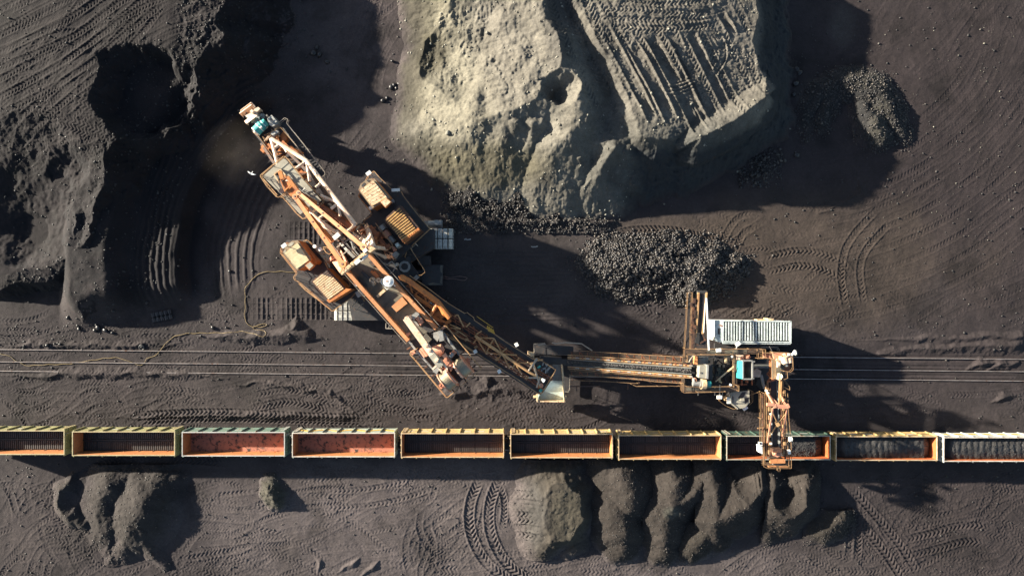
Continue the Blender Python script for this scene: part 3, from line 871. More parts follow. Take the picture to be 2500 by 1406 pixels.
heap('fines_pile', 'flat topped tan pile of fines with a tyre marked ramp on its left side', 'pile', (1215, 1120, 1480, 1365),
     [([(1340, 1160, 1.4), (1400, 1150, 1.2)], .6), ([(1405, 1330, 1.2), (1385, 1350, .5)], .6)], (.092, .077, .061), seed=2, group=FINES, lumps=1500, lump_size=(.02, .09), pre=pre_pad, marks=pad_marks, rough=.09, foot=1.3, wob=.4,
     tones=[(1285, 1250, 55, 110, (.13, .12, .112), .8), (1385, 1245, 48, 80, (.135, .117, .086), .8)])
heap('fines_pile', 'broad rounded pile of dark fines, second from the left in the row', 'pile', (1425, 1105, 1610, 1400),
     [([(1490, 1150, 1.9), (1520, 1170, 2.6), (1545, 1205, 2.8), (1535, 1240, 2.5)], .74, .9), ([(1508, 1262, 2.5), (1520, 1300, 2.4), (1518, 1335, 1.6)], .70, .9)],
     FINE, seed=5, group=FINES, lumps=2700, lump_size=(.02, .10), rough=.07, wob=.35)
heap('fines_pile', 'tall pile of fines with a bare slip scar, third from the left in the row', 'pile', (1565, 1110, 1745, 1400),
     [([(1640, 1160, 1.9), (1648, 1195, 2.5), (1645, 1235, 2.7)], .74, .8), ([(1622, 1270, 2.5), (1626, 1310, 2.2), (1624, 1345, 1.5)], .72, .8), ([(1650, 1235, 2.6), (1690, 1215, 2.3), (1712, 1180, 1.7)], .8, .3)],
     FINE, seed=7, group=FINES, lumps=2700, lump_size=(.02, .10), rough=.07, wob=.35, tones=[(1632, 1238, 26, 20, (.15, .145, .12), .8)])
heap('fines_pile', 'small rounded pile of fines leaning against the front of the slip scarred pile', 'pile', (1640, 1270, 1770, 1400),
     [([(1686, 1348, 1.2), (1704, 1330, 1.7), (1728, 1308, 1.6)], .72, .7)], (.060, .050, .041), seed=9, group=FINES, lumps=1050, lump_size=(.02, .09), rough=.07, wob=.35)
def gouge(F):
    for x in (1845, 1852):
        st_px(F, [(x, 1125), (x+4, 1170), (x+5, 1215)], 2, hw=.12, depth=.2, kind='smooth', berm=.6)
heap('fines_pile', 'wide pile of fines with a scoop cut in its back', 'pile', (1690, 1105, 1885, 1370),
     [([(1735, 1140, 1.8), (1745, 1200, 2.4), (1752, 1270, 2.8), (1790, 1255, 3.0), (1830, 1230, 3.0), (1850, 1200, 2.6), (1850, 1140, 1.6)], .68, .3), ([(1752, 1275, 2.7), (1750, 1310, 1.7)], .66)],
     FINE, seed=11, group=FINES, lumps=2400, lump_size=(.02, .10), rough=.07, wob=.35, rd=.6, bowls=[(1806, 1150, .5, .9, .9, .3, 3)], marks=gouge)
def gouge2(F):
    for k in range(4):
        st_px(F, [(1925+k*13, 1168), (1930+k*14, 1205), (1930+k*13, 1240-k*4)], 2, hw=.14, depth=.18, kind='smooth', berm=.6)
heap('fines_pile', 'pile of fines with a deep dark hollow in top, rightmost large one', 'pile', (1855, 1115, 2000, 1350),
     [([(1885, 1165, 1.6), (1893, 1200, 2.2), (1895, 1255, 2.7), (1930, 1258, 2.8), (1960, 1235, 2.6), (1975, 1190, 2.2), (1970, 1150, 1.4)], .7, .3), ([(1895, 1262, 2.4), (1880, 1300, 1.0)], .6)],
     FINE, seed=13, group=FINES, lumps=1800, lump_size=(.02, .10), rough=.07, wob=.35, rd=.5, bowls=[(1918, 1203, .9, .8, 1.0, .3, 4)], marks=gouge2)
heap('fines_pile', 'smallest, low pile of fines standing apart at the right end of the row', 'pile', (1960, 1240, 2090, 1365),
     [([(1990, 1310, .5), (2020, 1295, 1.1), (2055, 1275, 1.3), (2062, 1262, .9)], .5, .5)], (.066, .055, .045), seed=15, group=FINES, lumps=1050, lump_size=(.02, .10), rough=.07)
heap('fines_pile', 'curving dark heap of fines left of the row, with a scooped hollow on its left', 'pile', (110, 1130, 480, 1406),
     [([(448, 1166, .3), (410, 1174, .9), (370, 1192, 1.6), (340, 1222, 2.1), (328, 1262, 2.2), (318, 1300, 1.8), (300, 1340, 1.0), (272, 1368, .3)], .5, .8),
      ([(300, 1170, 1.0), (260, 1185, 1.5), (240, 1215, 1.2), (235, 1260, 1.1), (250, 1300, 1.1), (262, 1340, .6)], .45, .6),
      ([(170, 1170, .5), (148, 1200, 1.1), (150, 1240, 1.2), (172, 1272, 1.0), (200, 1282, .9)], .75, .2), ([(330, 1265, 2.0), (350, 1330, 1.0), (400, 1385, .4)], .6)],
     (.066, .055, .050), seed=17, lumps=1400, lump_size=(.03, .12), rough=.085, wob=.4, foot=1.2, bowls=[(183, 1218, .1, .7, .8, .3, 5)])
heap('fines_pile', 'little upright heap of fines below the gap between two orange floored wagons', 'pile', (605, 1150, 720, 1260),
     [([(640, 1180, .7), (648, 1205, 1.3), (672, 1230, 1.2), (680, 1240, .4)], .85, .1), ([(660, 1172, .5), (672, 1200, .8)], .6)], (.11, .10, .078), seed=19, lumps=300, lump_size=(.03, .11), rough=.08)

# ------------------------------------------------------------------ scattered stone
gw = lambda x, y, z: (np.abs(x) < 70)*(np.abs(y) < 40)*(.25+1.2*np.exp(-((d+1.0)/1.6)**2)*(fbm(x, y, 3, 4, .6, 3) > -.25)+1.6*np.exp(-((d-7.0)/2.2)**2)*(STK.Z < .6)+1.3*(STK.Z > .3)*(d > -.2)*ss(-.3, .5, fbm(x, y, 2.5, 4, .6, 71))+2.0*rub+.5*ss(.3, .8, fbm(x, y, 5, 4, .6, 50)))
pos = samp(G, 11000, gw)
tag(rocks('loose_coal_gravel', pos, sizes(11000, .03, .17, 3.2), M['gravel']), kind='stuff', label='loose coal pieces scattered over the yard ground', cat='gravel')
xs = (npr.rand(110)**.8, npr.rand(110))
pos = np.array([(lambda q: (q[0], q[1], ground_z(q[0], q[1])))(W(2080+a*420, 60+b*520)) for a, b in zip(*xs)])
tag(rocks('pale_stone_gravel', pos, sizes(110, .03, .10, 3), M['stone']), kind='stuff', label='pale stones scattered over the open yard right of the horseshoe of coal', cat='gravel')

BLD = [(525-5, 800, .42), (553, 800, .38), (258, 806, .5), (232, 806, .42), (195, 803, .45), (275, 812, .36), (170, 775, .4), (290, 758, .4), (347, 846, .40), (120, 842, .42), (150, 840, .36), (143, 838, .3), (367, 738, .36), (448, 730, .3), (240, 800, .5), (562, 662, .34),
       (1932, 172, .62), (1945, 170, .7), (1952, 178, .6), (1926, 176, .5), (1943, 205, .6), (1938, 232, .45), (1943, 380, .6), (935, 246, .5), (945, 240, .4), (995, 275, .55), (955, 213, .55), (962, 208, .5), (975, 205, .5), (968, 216, .45), (798, 152, .55), (775, 118, .6), (765, 130, .6), (780, 135, .55), (805, 175, .4), (1190, 82, .55), (1093, 325, .5), (958, 150, .45), (2402, 107, .2), (2440, 224, .18)]
rock_meshes = {}
for i, (x, y, r) in enumerate(BLD):
    inside_heap = 985 < x < 1300 and y < 340
    zt = 0.0
    q = W(x, y)
    z = ground_z(q[0], q[1])
    if inside_heap and x > 1000:
        for _ in range(4):
            q = W(x, y, zt)
            j = min(max(np.searchsorted(SP.ys, q[1]), 0), len(SP.ys)-1); k = min(max(np.searchsorted(SP.xs, q[0]), 0), len(SP.xs)-1)
            zt = float(SP.Z[j, k])
        z = zt
    pale = inside_heap or x > 2300
    key = (i % 6, pale)
    if key not in rock_meshes:
        o = rocks('boulder', np.zeros((1, 3)), np.array([1.0]), M['stone' if pale else 'lump'])
        rock_meshes[key] = o
    else:
        o = rock_meshes[key].copy(); COL.objects.link(o)
    r *= .72
    o.scale = (r, r*rnd.uniform(.7, 1), r*.75)
    o.rotation_euler = (0, 0, rnd.uniform(0, 6))
    o.location = (q[0], q[1], z+r*.3)
    if pale:
        tag(o, 'pale grey stone lying loose on the spoil heap side or the open yard', 'boulder', 'pale boulders')
    elif x < 600:
        tag(o, 'dark coal boulder at the foot of the black stockpile, above the rails', 'boulder', 'boulders at the stockpile foot')
    else:
        tag(o, 'dark boulder on the shaded ground beside the pale spoil heap', 'boulder', 'boulders around the spoil heap')
# ------------------------------------------------------------------ tracks
def line_rail(mb, y0, y2500, x0, x1, dz=.10, w=.075):
    a = W(x0, y0+(y2500-y0)*x0/2500, dz); b = W(x1, y0+(y2500-y0)*x1/2500, dz)
    n = 24
    for i in range(n):
        mb.bar((a[0]+(b[0]-a[0])*i/n, a[1]+(b[1]-a[1])*i/n, dz), (a[0]+(b[0]-a[0])*(i+1)/n, a[1]+(b[1]-a[1])*(i+1)/n, dz), w, .16)
M['railtop'] = paint('running_rail', (.34, .30, .28), (.20, .17, .16), amount=.3, rough=.4, metal=.4, dirt=.2, bump=0)
trk = T('railway_track', 'three bare rails half buried in coal dust, running under the loading machine', 'track', W(1250, 894, 0))
for y0, y1, segs in ((853, 877, ((-200, 905), (1930, 2700))), (883, 907, ((-200, 880), (1950, 2700))), (905.5, 930, ((-200, 890), (1930, 2700)))):
    mb = MB()
    for a, b in segs: line_rail(mb, y0, y1, a, b)
    line_rail(mb, y0, y1, segs[0][1], segs[1][0], dz=.03)
    trk.part('rail', mb, M['railtop'])
trk2 = T('railway_track', 'loading track lying under the train of open wagons', 'track', W(1250, 1088, 0))
for y0, y1 in ((1072, 1084), (1099.8, 1111.8)):
    mb = MB(); line_rail(mb, y0-8, y1-8, -300, 2800, .12)
    trk2.part('rail', mb, M['railtop'])
mb = MB()
a, b = W(-300, 1078.4), W(2800, 1093.3)
for i in range(250):
    p = lerp3(a, b, i/249)
    mb.box((p[0], p[1], -.14), .24, 2.6, .17, 0)
trk2.part('ballast_grid', mb, M['dark'])

# ------------------------------------------------------------------ open wagons
def corr_mats():
    M['w_floor'] = paint('worn_floor_hatch', (.060, .053, .050), (.03, .027, .027), rust=(.16, .065, .038), amount=.12, dirt=.8, scale=.45)
    M['w_bed'] = paint('black_wagon_bed', (.016, .014, .015), (.022, .019, .018), amount=.1, dirt=.4)
    m = paint('orange_wagon_floor', (.40, .155, .095), (.32, .12, .075), rust=(.03, .026, .025), amount=.42, rough=.7, dirt=.55, scale=.62)
    M['w_orange'] = m
    M['w_inner'] = paint('rusty_inner_wall', (.50, .20, .07), (.40, .15, .055), rust=(.12, .06, .035), amount=.3, dirt=.25)
    M['w_inner2'] = paint('red_rusty_inner_wall', (.45, .12, .035), (.34, .09, .03), rust=(.10, .05, .03), amount=.3, dirt=.3)
    for k, c, c2 in (('lime', (.27, .26, .12), (.20, .185, .09)), ('green', (.11, .18, .145), (.14, .19, .155)), ('mint', (.30, .34, .28), (.24, .27, .23)), ('tan', (.50, .37, .17), (.42, .29, .12)),
                     ('dgreen', (.03, .07, .052), (.038, .062, .05)), ('ochre', (.42, .30, .13), (.34, .22, .09)), ('lgrey', (.42, .43, .40), (.34, .35, .33)),
                     ('r_cream', (.42, .36, .21), (.30, .23, .12)), ('r_grey', (.42, .41, .38), (.34, .33, .31)), ('r_white', (.56, .52, .46), (.38, .31, .24)), ('r_tan', (.50, .39, .26), (.36, .24, .13)), ('r_dim', (.34, .32, .27), (.27, .24, .18))):
        M['w_'+k] = paint('wagon_'+k+'_paint', c, c2, rust=(.22, .10, .045), amount=.32, dirt=.45, scale=1.3)
corr_mats()
WL, WW, WZ, FZ = 13.05, 3.10, 3.5, 1.48
def pick(a, s): return M['w_'+a]
GRP = 'open coal wagons coupled in one train'
def wagon(px0, px1, ytop, ybot, label, wall, rim, inner, floor, stripe=None, loadpx=None, ladder_end=-1):
    k = (CAM_H-WZ)/FPX
    xa, xb = (px0-1250)*k, (px1-1250)*k
    yc = (703-(ytop+ybot)/2)*k
    xc, L = (xa+xb)/2, xb-xa
    t = T('open_wagon', label, 'wagon', (xc, yc, 0), GRP)
    hx, hy = L/2, WW/2
    wx = lambda x, y, z: (xc+x, yc+y, z)
    # floor
    if floor == 'hatch':
        mb = MB()
        mb.box(wx(0, 0, FZ-.3), L-.2, WW-.2, .22)
        mb.box(wx(0, 0, FZ-.08), L-.2, .2, .16)
        for i in range(1, 7):
            x = -hx+.1+(L-.2)*i/7
            mb.box(wx(x, 0, FZ-.08), .16, WW-.22, .12)
        t.part('floor', mb, M['w_bed'])
        for i in range(7):
            for s in (-1, 1):
                mb = MB()
                cw = (L-.2)/7
                x = -hx+.1+cw*(i+.5)
                mb.slot(1).box(wx(x, s*.74, FZ-.08), cw-.2, 1.2, .06)
                mb.slot(0)
                for j in range(6):
                    mb.box(wx(x-cw*.36+cw*.144*j, s*.74, FZ-.02), .13, 1.12, .075)
                t.part('floor_hatch', mb, [M['w_floor'], M['w_bed']])
    else:
        mb = MB()
        mb.box(wx(0, 0, FZ-.3), L-.2, WW-.2, .26)
        for i in range(1, 7):
            x = -hx+.1+(L-.2)*i/7
            mb.box(wx(x+.2, -hy+.16, FZ-.04), .14, .12, .1)
        for y in (-.1, .5): mb.box(wx(0, y, FZ-.04), L-.24, .03, .015)
        for i in (2, 4): mb.box(wx(-hx+L*i/6, 0, FZ-.04), .03, WW-.24, .018)
        t.part('floor', mb, M['w_orange'])
    # side walls: outer skin, inner lining, stakes
    for s in (-1, 1):
        mb = MB()
        mb.slot(0).box(wx(0, s*(hy-.05), 1.12), L, .06, WZ-1.22)
        mb.slot(1 if s < 0 else 2).box(wx(0, s*(hy-.10), FZ-.04), L-.16, .035, WZ-FZ-.08)  # north lining made black to cut orange bounce light on the floor
        mb.slot(0).box(wx(0, s*(hy+.0), 1.12), L, .12, .14)
        for i in range(8):
            x = -hx+.10+(L-.20)*i/7
            mb.slot(0).box(wx(x, s*(hy+.06), 1.1), .13, .17, WZ-1.18)
            mb.slot(1).box(wx(x, s*(hy-.135), FZ-.02), .10, .05, .5)
        sw = t.part('side_wall', mb, [M['w_'+wall], M[inner], M['w_bed']])
        if s > 0:
            mb = MB()
            for i in range(7):
                if rnd.random() < .5:
                    x = -hx+.1+(L-.2)*(i+.5)/7
                    mb.box(wx(x+rnd.uniform(-.2, .2), hy-.005, 2.0+rnd.uniform(0, .3)), rnd.uniform(.7, 1.1), .03, rnd.uniform(.12, .3))
            if mb.v: t.part('stencil_plate', mb, M['w_r_grey'], sw)
            if stripe:
                mb = MB()
                for i in range(7):
                    x0 = -hx+.22+(L-.2)*i/7; x1 = x0+(L-.2)/7-.16
                    za, zb = (1.35, 2.2) if i % 2 == 0 else (2.2, 1.35)
                    if stripe == 'line': za = zb = 1.5 if i != 2 else za
                    a, b = wx(x0, hy-.004, za), wx(x1, hy-.004, zb)
                    mb.hexa([vadd(a, (0, -.015, 0)), vadd(b, (0, -.015, 0)), vadd(b, (0, .012, 0)), vadd(a, (0, .012, 0))], [vadd(a, (0, -.015, .5)), vadd(b, (0, -.015, .5)), vadd(b, (0, .012, .5)), vadd(a, (0, .012, .5))])
                t.part('stripe', mb, M['yellow'], sw)
    for s in (-1, 1):
        mb = MB()
        mb.slot(0).box(wx(s*(hx-.04), 0, 1.12), .06, WW-.1, WZ-1.22)
        mb.slot(1).box(wx(s*(hx-.09), 0, FZ-.04), .035, WW-.24, WZ-FZ-.08)
        for y in (-.95, 0, .95): mb.slot(0).box(wx(s*(hx+.05), y, 1.1), .12, .12, WZ-1.2)
        for z in (1.7, 2.6): mb.slot(0).box(wx(s*(hx+.03), 0, z), .09, WW-.1, .1)
        t.part('end_wall', mb, [M['w_'+wall], M[inner]])
    # top rail
    mb = MB()
    for s in (-1, 1):
        mb.box(wx(0, s*(hy-.05), WZ-.1), L+.04, .105, .11)
        mb.box(wx(s*(hx-.04), 0, WZ-.1), .10, WW-.22, .108)
    t.part('top_rail', mb, M['w_'+rim])
    # underframe, bogies, couplers, ladder
    mb = MB()
    mb.box(wx(0, 0, .85), L-.1, .6, .3); mb.box(wx(0, 0, .95), L-.3, 2.6, .12)
    t.part('underframe', mb, M['dark'])
    for s in (-1, 1):
        mb = MB()
        bx = s*(hx-2.1)
        for y in (-1.02, 1.02): mb.box(wx(bx, y, .42), 2.4, .18, .34)
        mb.box(wx(bx, 0, .5), .5, 2.1, .3)
        bg = t.part('bogie', mb, M['dark'])
        for d_ in (-.92, .92):
            mb = MB()
            mb.cyl(wx(bx+d_, -1.1, .56), wx(bx+d_, 1.1, .56), .07, 8)
            for y in (-.76, .76): mb.cyl(wx(bx+d_, y-.06, .56), wx(bx+d_, y+.06, .56), .46, 20)
            t.part('wheelset', mb, M['rustdark'], bg)
        mb = MB()
        mb.box(wx(s*(hx+.24), 0, .95), .5, .24, .24); mb.box(wx(s*(hx+.45), .06, .9), .18, .36, .32)
        t.part('coupler', mb, M['rustdark'])
    mb = MB()
    e = ladder_end
    ladder(mb, wx(e*(hx-.35), hy+.16, 1.0), wx(e*(hx-.35), hy+.16, WZ-.2), .42, .33, .025)
    ladder(mb, wx(e*(hx+.14), hy-.4, 1.0), wx(e*(hx+.14), hy-.4, WZ-.2), .42, .33, .025)
    t.part('ladder', mb, M['w_'+rim])
    return t, (xc, yc, L)
wg = []
D = [(-93, 157, 1050, 1110, 'olive green wagon cut by the left edge of the picture, empty', 'lime', 'r_cream', 'w_inner', 'hatch', None),
     (176, 427, 1053, 1112, 'empty yellow green wagon with a dark ribbed floor, complete and leftmost', 'lime', 'r_cream', 'w_inner', 'hatch', None),
     (444, 695, 1053.5, 1114, 'empty teal green wagon with a plain stained orange floor', 'green', 'r_grey', 'w_inner', 'plain', None),
     (713, 964, 1056, 1115.5, 'empty mint wagon with white rim, yellow wall stripe and plain orange floor', 'mint', 'r_white', 'w_inner', 'plain', 'zig'),
     (979, 1230, 1057, 1116.5, 'empty tan wagon with pale rim and black hatched floor, beside the mint one', 'tan', 'r_tan', 'w_inner', 'hatch', None),
     (1246, 1496, 1058.5, 1117.5, 'empty tan wagon with orange rust patches showing on its hatched floor', 'tan', 'r_tan', 'w_inner', 'hatch', None),
     (1510, 1761, 1062, 1121, 'empty tan wagon coupled directly left of the dark green one', 'tan', 'r_tan', 'w_inner', 'hatch', None),
     (1774, 2028, 1063, 1122.5, 'dark green wagon standing under the loading boom, half filled with coal', 'dgreen', 'r_dim', 'w_inner2', 'hatch', None),
     (2041, 2289, 1064, 1124.5, 'ochre wagon filled with coal, between the dark green and light grey ones', 'ochre', 'r_tan', 'w_inner2', 'hatch', None),
     (2304, 2556, 1067, 1126.5, 'light grey wagon with yellow line, filled with coal, cut by the right edge', 'lgrey', 'r_white', 'w_inner2', 'hatch', 'line')]
for q in D:
    wg.append(wagon(*q, ladder_end=-1 if q[0] > 600 else 1)[1])

def coal_load(i, label, x0, x1, top, ridges=True):
    xc, yc, L = wg[i]
    nx, ny = 120, 30
    hy = WW/2-.15
    mb = MB()
    xs = [x0+(x1-x0)*a/(nx-1) for a in range(nx)]
    P_ = np.array([[(x, -hy+2*hy*b/(ny-1)) for b in range(ny)] for x in xs])
    x, y = P_[..., 0], P_[..., 1]
    end = np.minimum(x-x0, x1-x)
    zz = top-.34*(y/hy)**2-.1+np.minimum(0, (end-1.1))*.75
    if ridges:
        ph = (x+.22*np.cos(y*1.5)+.08*fbm(x, y, 1.2, 3, .5, i))/.78
        zz = zz+.085*np.abs(np.sin(ph*math.pi))
    zz = zz+.09*fbm(x+i*9, y, .6, 4, .65, 3)
    zz = np.maximum(zz, FZ-.03)
    t = T('coal_load', label, 'coal', (xc, yc, FZ))
    for a in range(nx):
        for b in range(ny): mb.v.append((xc+x[a, b], yc+y[a, b], float(zz[a, b])))
    for a in range(nx-1):
        for b in range(ny-1):
            n = a*ny+b
            mb.f.append((n, n+ny, n+ny+1, n+1)); mb.m.append(0)
    o = t.part('heap', mb, M['coalbed'], smooth=True)
    n = 1300
    k = npr.choice(nx*ny, n)
    pos = np.stack([xc+x.ravel()[k], yc+y.ravel()[k], zz.ravel()[k]], -1)+np.c_[npr.uniform(-.06, .06, (n, 2)), np.zeros(n)]
    pos[:, 1] = np.clip(pos[:, 1], yc-hy+.05, yc+hy-.05)
    r = rocks('lumps', pos, sizes(n, .025, .085, 2), M['gravel'], t['_o'])
    r.parent = t['root']; r.location = (0, 0, 0); r['kind'] = 'stuff'
m, nt, b = mat_new('loaded_coal')
tc = nd(nt, 'ShaderNodeTexCoord').outputs['Object']
g = noise(nt, 9, 6, .7, tc)
nt.links.new(mixc(nt, ramp(nt, g, .3, .7), (.012, .0115, .012), (.032, .029, .027)), b.inputs['Base Color'])
b.inputs['Roughness'].default_value = .55
bp = nd(nt, 'ShaderNodeBump', i_Strength=.8, i_Distance=.08); nt.links.new(g, bp.inputs['Height']); nt.links.new(bp.outputs['Normal'], b.inputs['Normal'])
M['coalbed'] = m
coal_load(7, 'fresh coal heaped in the right half of the dark green wagon', -.2, 6.2, 2.85, False)
coal_load(8, 'ridged coal load filling the ochre wagon', -6.2, 6.2, 3.15)
coal_load(9, 'ridged coal load filling the light grey wagon at the right edge', -6.2, 6.2, 3.2)
# ------------------------------------------------------------------ bucket wheel excavator
EX = T('bucket_wheel_excavator', 'big rusty orange bucket wheel excavator on crawlers, slewed across the yard', 'excavator', W(905, 640, 0))
A = EX.part
def pts_between(a, b, n): return [lerp3(a, b, i/n) for i in range(n+1)]
rz_of = lambda a, b: math.atan2(b[1]-a[1], b[0]-a[0])

# ---- crawlers
def crawler(x0, x1, y0, y1, zt=1.75):
    a, b = W(x0, (y0+y1)/2, zt), W(x1, (y0+y1)/2, zt)
    w = (y1-y0)*(CAM_H-zt)/FPX
    yc = a[1]
    hz, r = zt/2, zt/2-.08
    fr = MB()
    fr.box(((a[0]+b[0])/2, yc, .35), b[0]-a[0]-1.2, w*.6, zt-.75)
    f = A('crawler_track', fr, M['dark'])
    L = b[0]-a[0]-2*r
    per = 2*L+2*math.pi*r
    n = int(per/.645)
    mb = MB()
    for i in range(n):
        s = per*i/n
        if s < L: c, ang = (a[0]+r+s, hz+r), 0
        elif s < L+math.pi*r:
            t = (s-L)/r; c, ang = (b[0]-r+r*math.sin(t), hz+r*math.cos(t)), t
        elif s < 2*L+math.pi*r: c, ang = (b[0]-r-(s-L-math.pi*r), hz-r), math.pi
        else:
            t = math.pi+(s-2*L-math.pi*r)/r; c, ang = (a[0]+r+r*math.sin(t), hz+r*math.cos(t)), t
        ca, sa = math.cos(ang), math.sin(ang)
        def pt(u, v, y): return (c[0]+u*ca+v*sa, yc+y, c[1]-u*sa+v*ca)
        def blk(u0, u1, v0, v1, y0_, y1_):
            mb.hexa([pt(u0, v0, y0_), pt(u1, v0, y0_), pt(u1, v0, y1_), pt(u0, v0, y1_)], [pt(u0, v1, y0_), pt(u1, v1, y0_), pt(u1, v1, y1_), pt(u0, v1, y1_)])
        mb.slot(0); blk(-.29, .27, -.05, .08, -w/2, w/2)
        mb.slot(1); blk(-.30, -.27, .081, .12, -w/2, w/2)
        for y in (-w*.28, w*.28):
            for u in (-.1, .1):
                mb.slot(1); blk(u-.03, u+.03, .081, .1, y-.05, y+.05); blk(u-.03, u+.03, .081, .1, y-.2, y-.13)
    A('track_belt', mb, [M['pad'], M['dark']], f)
    wh = MB()
    for x in (a[0]+r+.02, b[0]-r-.02): wh.cut().cyl((x, yc-w*.4, hz), (x, yc+w*.4, hz), r-.12, 20)
    for k in range(5): wh.cut().cyl((a[0]+r+L*(k+.5)/5, yc-w*.4, .4), (a[0]+r+L*(k+.5)/5, yc+w*.4, .4), .3, 14)
    A('road_wheel', wh, M['rustdark'], f)
for (x0, x1, y0, y1) in ((814.5, 1086, 735, 757), (814.5, 1086, 759.5, 782), (838, 1104.5, 558, 581.5), (838, 1104.5, 584, 607)):
    crawler(x0, x1, y0, y1)
mb = MB()
mb.pprism([(870, 560), (1060, 560), (1060, 605), (1000, 640), (1010, 700), (990, 735), (1000, 782), (860, 782), (850, 735), (840, 690), (850, 620), (870, 600)], 1.2, 2.9)
mb.pcyl((905, 640, 2.5), (905, 640, 4.6), 5.0, 40)
A('undercarriage', mb, M['dark'])
mb = MB()
mb.slot(0).pprism([(1031, 646), (1082, 647), (1080, 696.5), (1030, 697)], .75, 1.05)
mb.pprism([(1020, 624), (1050, 625), (1052, 646), (1020, 646)], .6, 1.5)
mb.slot(1).pprism([(1075, 648), (1080.5, 648), (1079.5, 667), (1076, 664), (1074, 656)], 1.05, 1.056)
mb.pprism([(1076, 676), (1080, 672), (1079, 693), (1074, 690)], 1.05, 1.056)
mb.pprism([(1045, 692), (1058, 690), (1078, 694), (1060, 696), (1048, 696)], 1.05, 1.056)
mb.slot(0)
for x, y in ((1035, 652), (1076, 652), (1035, 690), (1074, 690)): mb.pbar((x, y, -.1), (x, y, .8), .25)
mb.pprism([(1015, 660), (1035, 660), (1035, 684), (1015, 684)], .4, .9)
A('drawbar_platform', mb, [M['dark'], M['deck']])
mb = MB()
ladder(mb, W(1005, 597, 3.6), W(1031, 625, 1.2), .9, .45, .05)
A('boarding_steps', mb, M['railg'])
mb = MB()
mb.pcyl((1078, 545, .9), (1046, 547, .9), .45, 14); mb.pcyl((1066, 543, .9), (1066, 543, 1.7), .32, 12)
mb.pprism([(1030, 540), (1080, 538), (1080, 556), (1030, 557)], .5, .8)
A('crawler_drive', mb, M['steel'])
# cable reel plate at the rear right
mb = MB()
mb.slot(0).pprism([(972, 655), (998, 636), (1022, 668), (998, 690)], 3.0, 3.4)
mb.slot(1).pcyl((988, 651, 3.4), (988, 651, 3.95), .75, 9)
mb.slot(2).pcyl((988, 651, 3.95), (988, 651, 3.97), .45, 9)
mb.slot(0).pprism([(981, 622), (996, 613), (1003, 622), (989, 632)], 3.0, 3.8)
mb.slot(1).pprism([(1008, 678), (1017, 671), (1023, 677), (1014, 685)], 3.4, 3.9)
A('cable_reel_deck', mb, [M['dark'], M['steel'], M['dark']])
mb = MB()
prail(mb, [(988, 628), (994, 606), (1000, 604), (1036, 660), (1037, 665), (1028, 672), (1022, 672)], 3.5, 1.0, .045)
A('handrail', mb, M['railp'])

# ---- slewing deck
DZ = 5.2
mb = MB()
mb.pprism([(873, 479), (913, 418), (957, 464), (979, 468), (1049, 559), (1009, 596), (985, 622), (960, 640), (920, 600), (868, 560), (905, 520)], DZ-.35, DZ)
mb.pprism([(684, 611), (700, 586), (747, 585), (779, 619), (800, 650), (857, 727), (811, 761), (729, 690), (717, 678), (723, 667)], DZ-.35, DZ)
mb.pprism([(800, 640), (868, 560), (960, 640), (990, 690), (900, 745), (857, 727)], DZ-.5, DZ-.002)
for a, b in (((868, 560), (873, 479)), ((779, 619), (747, 585))):
    pass
A('slewing_deck', mb, M['dark'])
mb = MB()
prail(mb, [(874, 478), (900, 425), (913, 418), (924, 431), (957, 463)], DZ, 1.0, .045)
prail(mb, [(979, 468), (984, 478), (1016, 520), (1049, 559), (1009, 596)], DZ, 1.0, .05)
prail(mb, [(874, 479), (906, 518), (904, 526), (886, 539)], DZ, 1.0, .045)
prail(mb, [(1009, 596), (1005, 601)], DZ, 1.0, .05)
A('handrail', mb, M['railp'])
mb = MB()
prail(mb, [(700, 592), (685, 608), (684, 618), (723, 667), (716, 677), (719, 683), (729, 689), (811, 760), (855, 728)], DZ, 1.0, .05)
prail(mb, [(687, 612), (687, 619), (722, 662)], DZ, .7, .04)
prail(mb, [(737, 592), (747, 585), (753, 588), (779, 619), (788, 621), (791, 617)], DZ, 1.0, .05)
prail(mb, [(729, 692), (745, 708), (780, 735), (805, 755)], DZ, .6, .05)
A('handrail', mb, M['railp'])
mb = MB()
mb.ptube([(805, 645, 6), (797, 632, 6.3), (793, 640, 6.2), (797, 650, 6), (815, 672, 6.2), (832, 688, 6.1), (848, 700, 6)], .05)
prail(mb, [(831, 688), (838, 676), (852, 686), (854, 696), (847, 700), (834, 702)], DZ, 1.0, .045)
prail(mb, [(857, 727), (868, 714), (884, 724), (888, 735)], DZ-.5, 1.0, .045)
prail(mb, [(790, 630), (797, 640), (800, 655)], DZ, 1.0, .045)
A('handrail', mb, M['railp'])

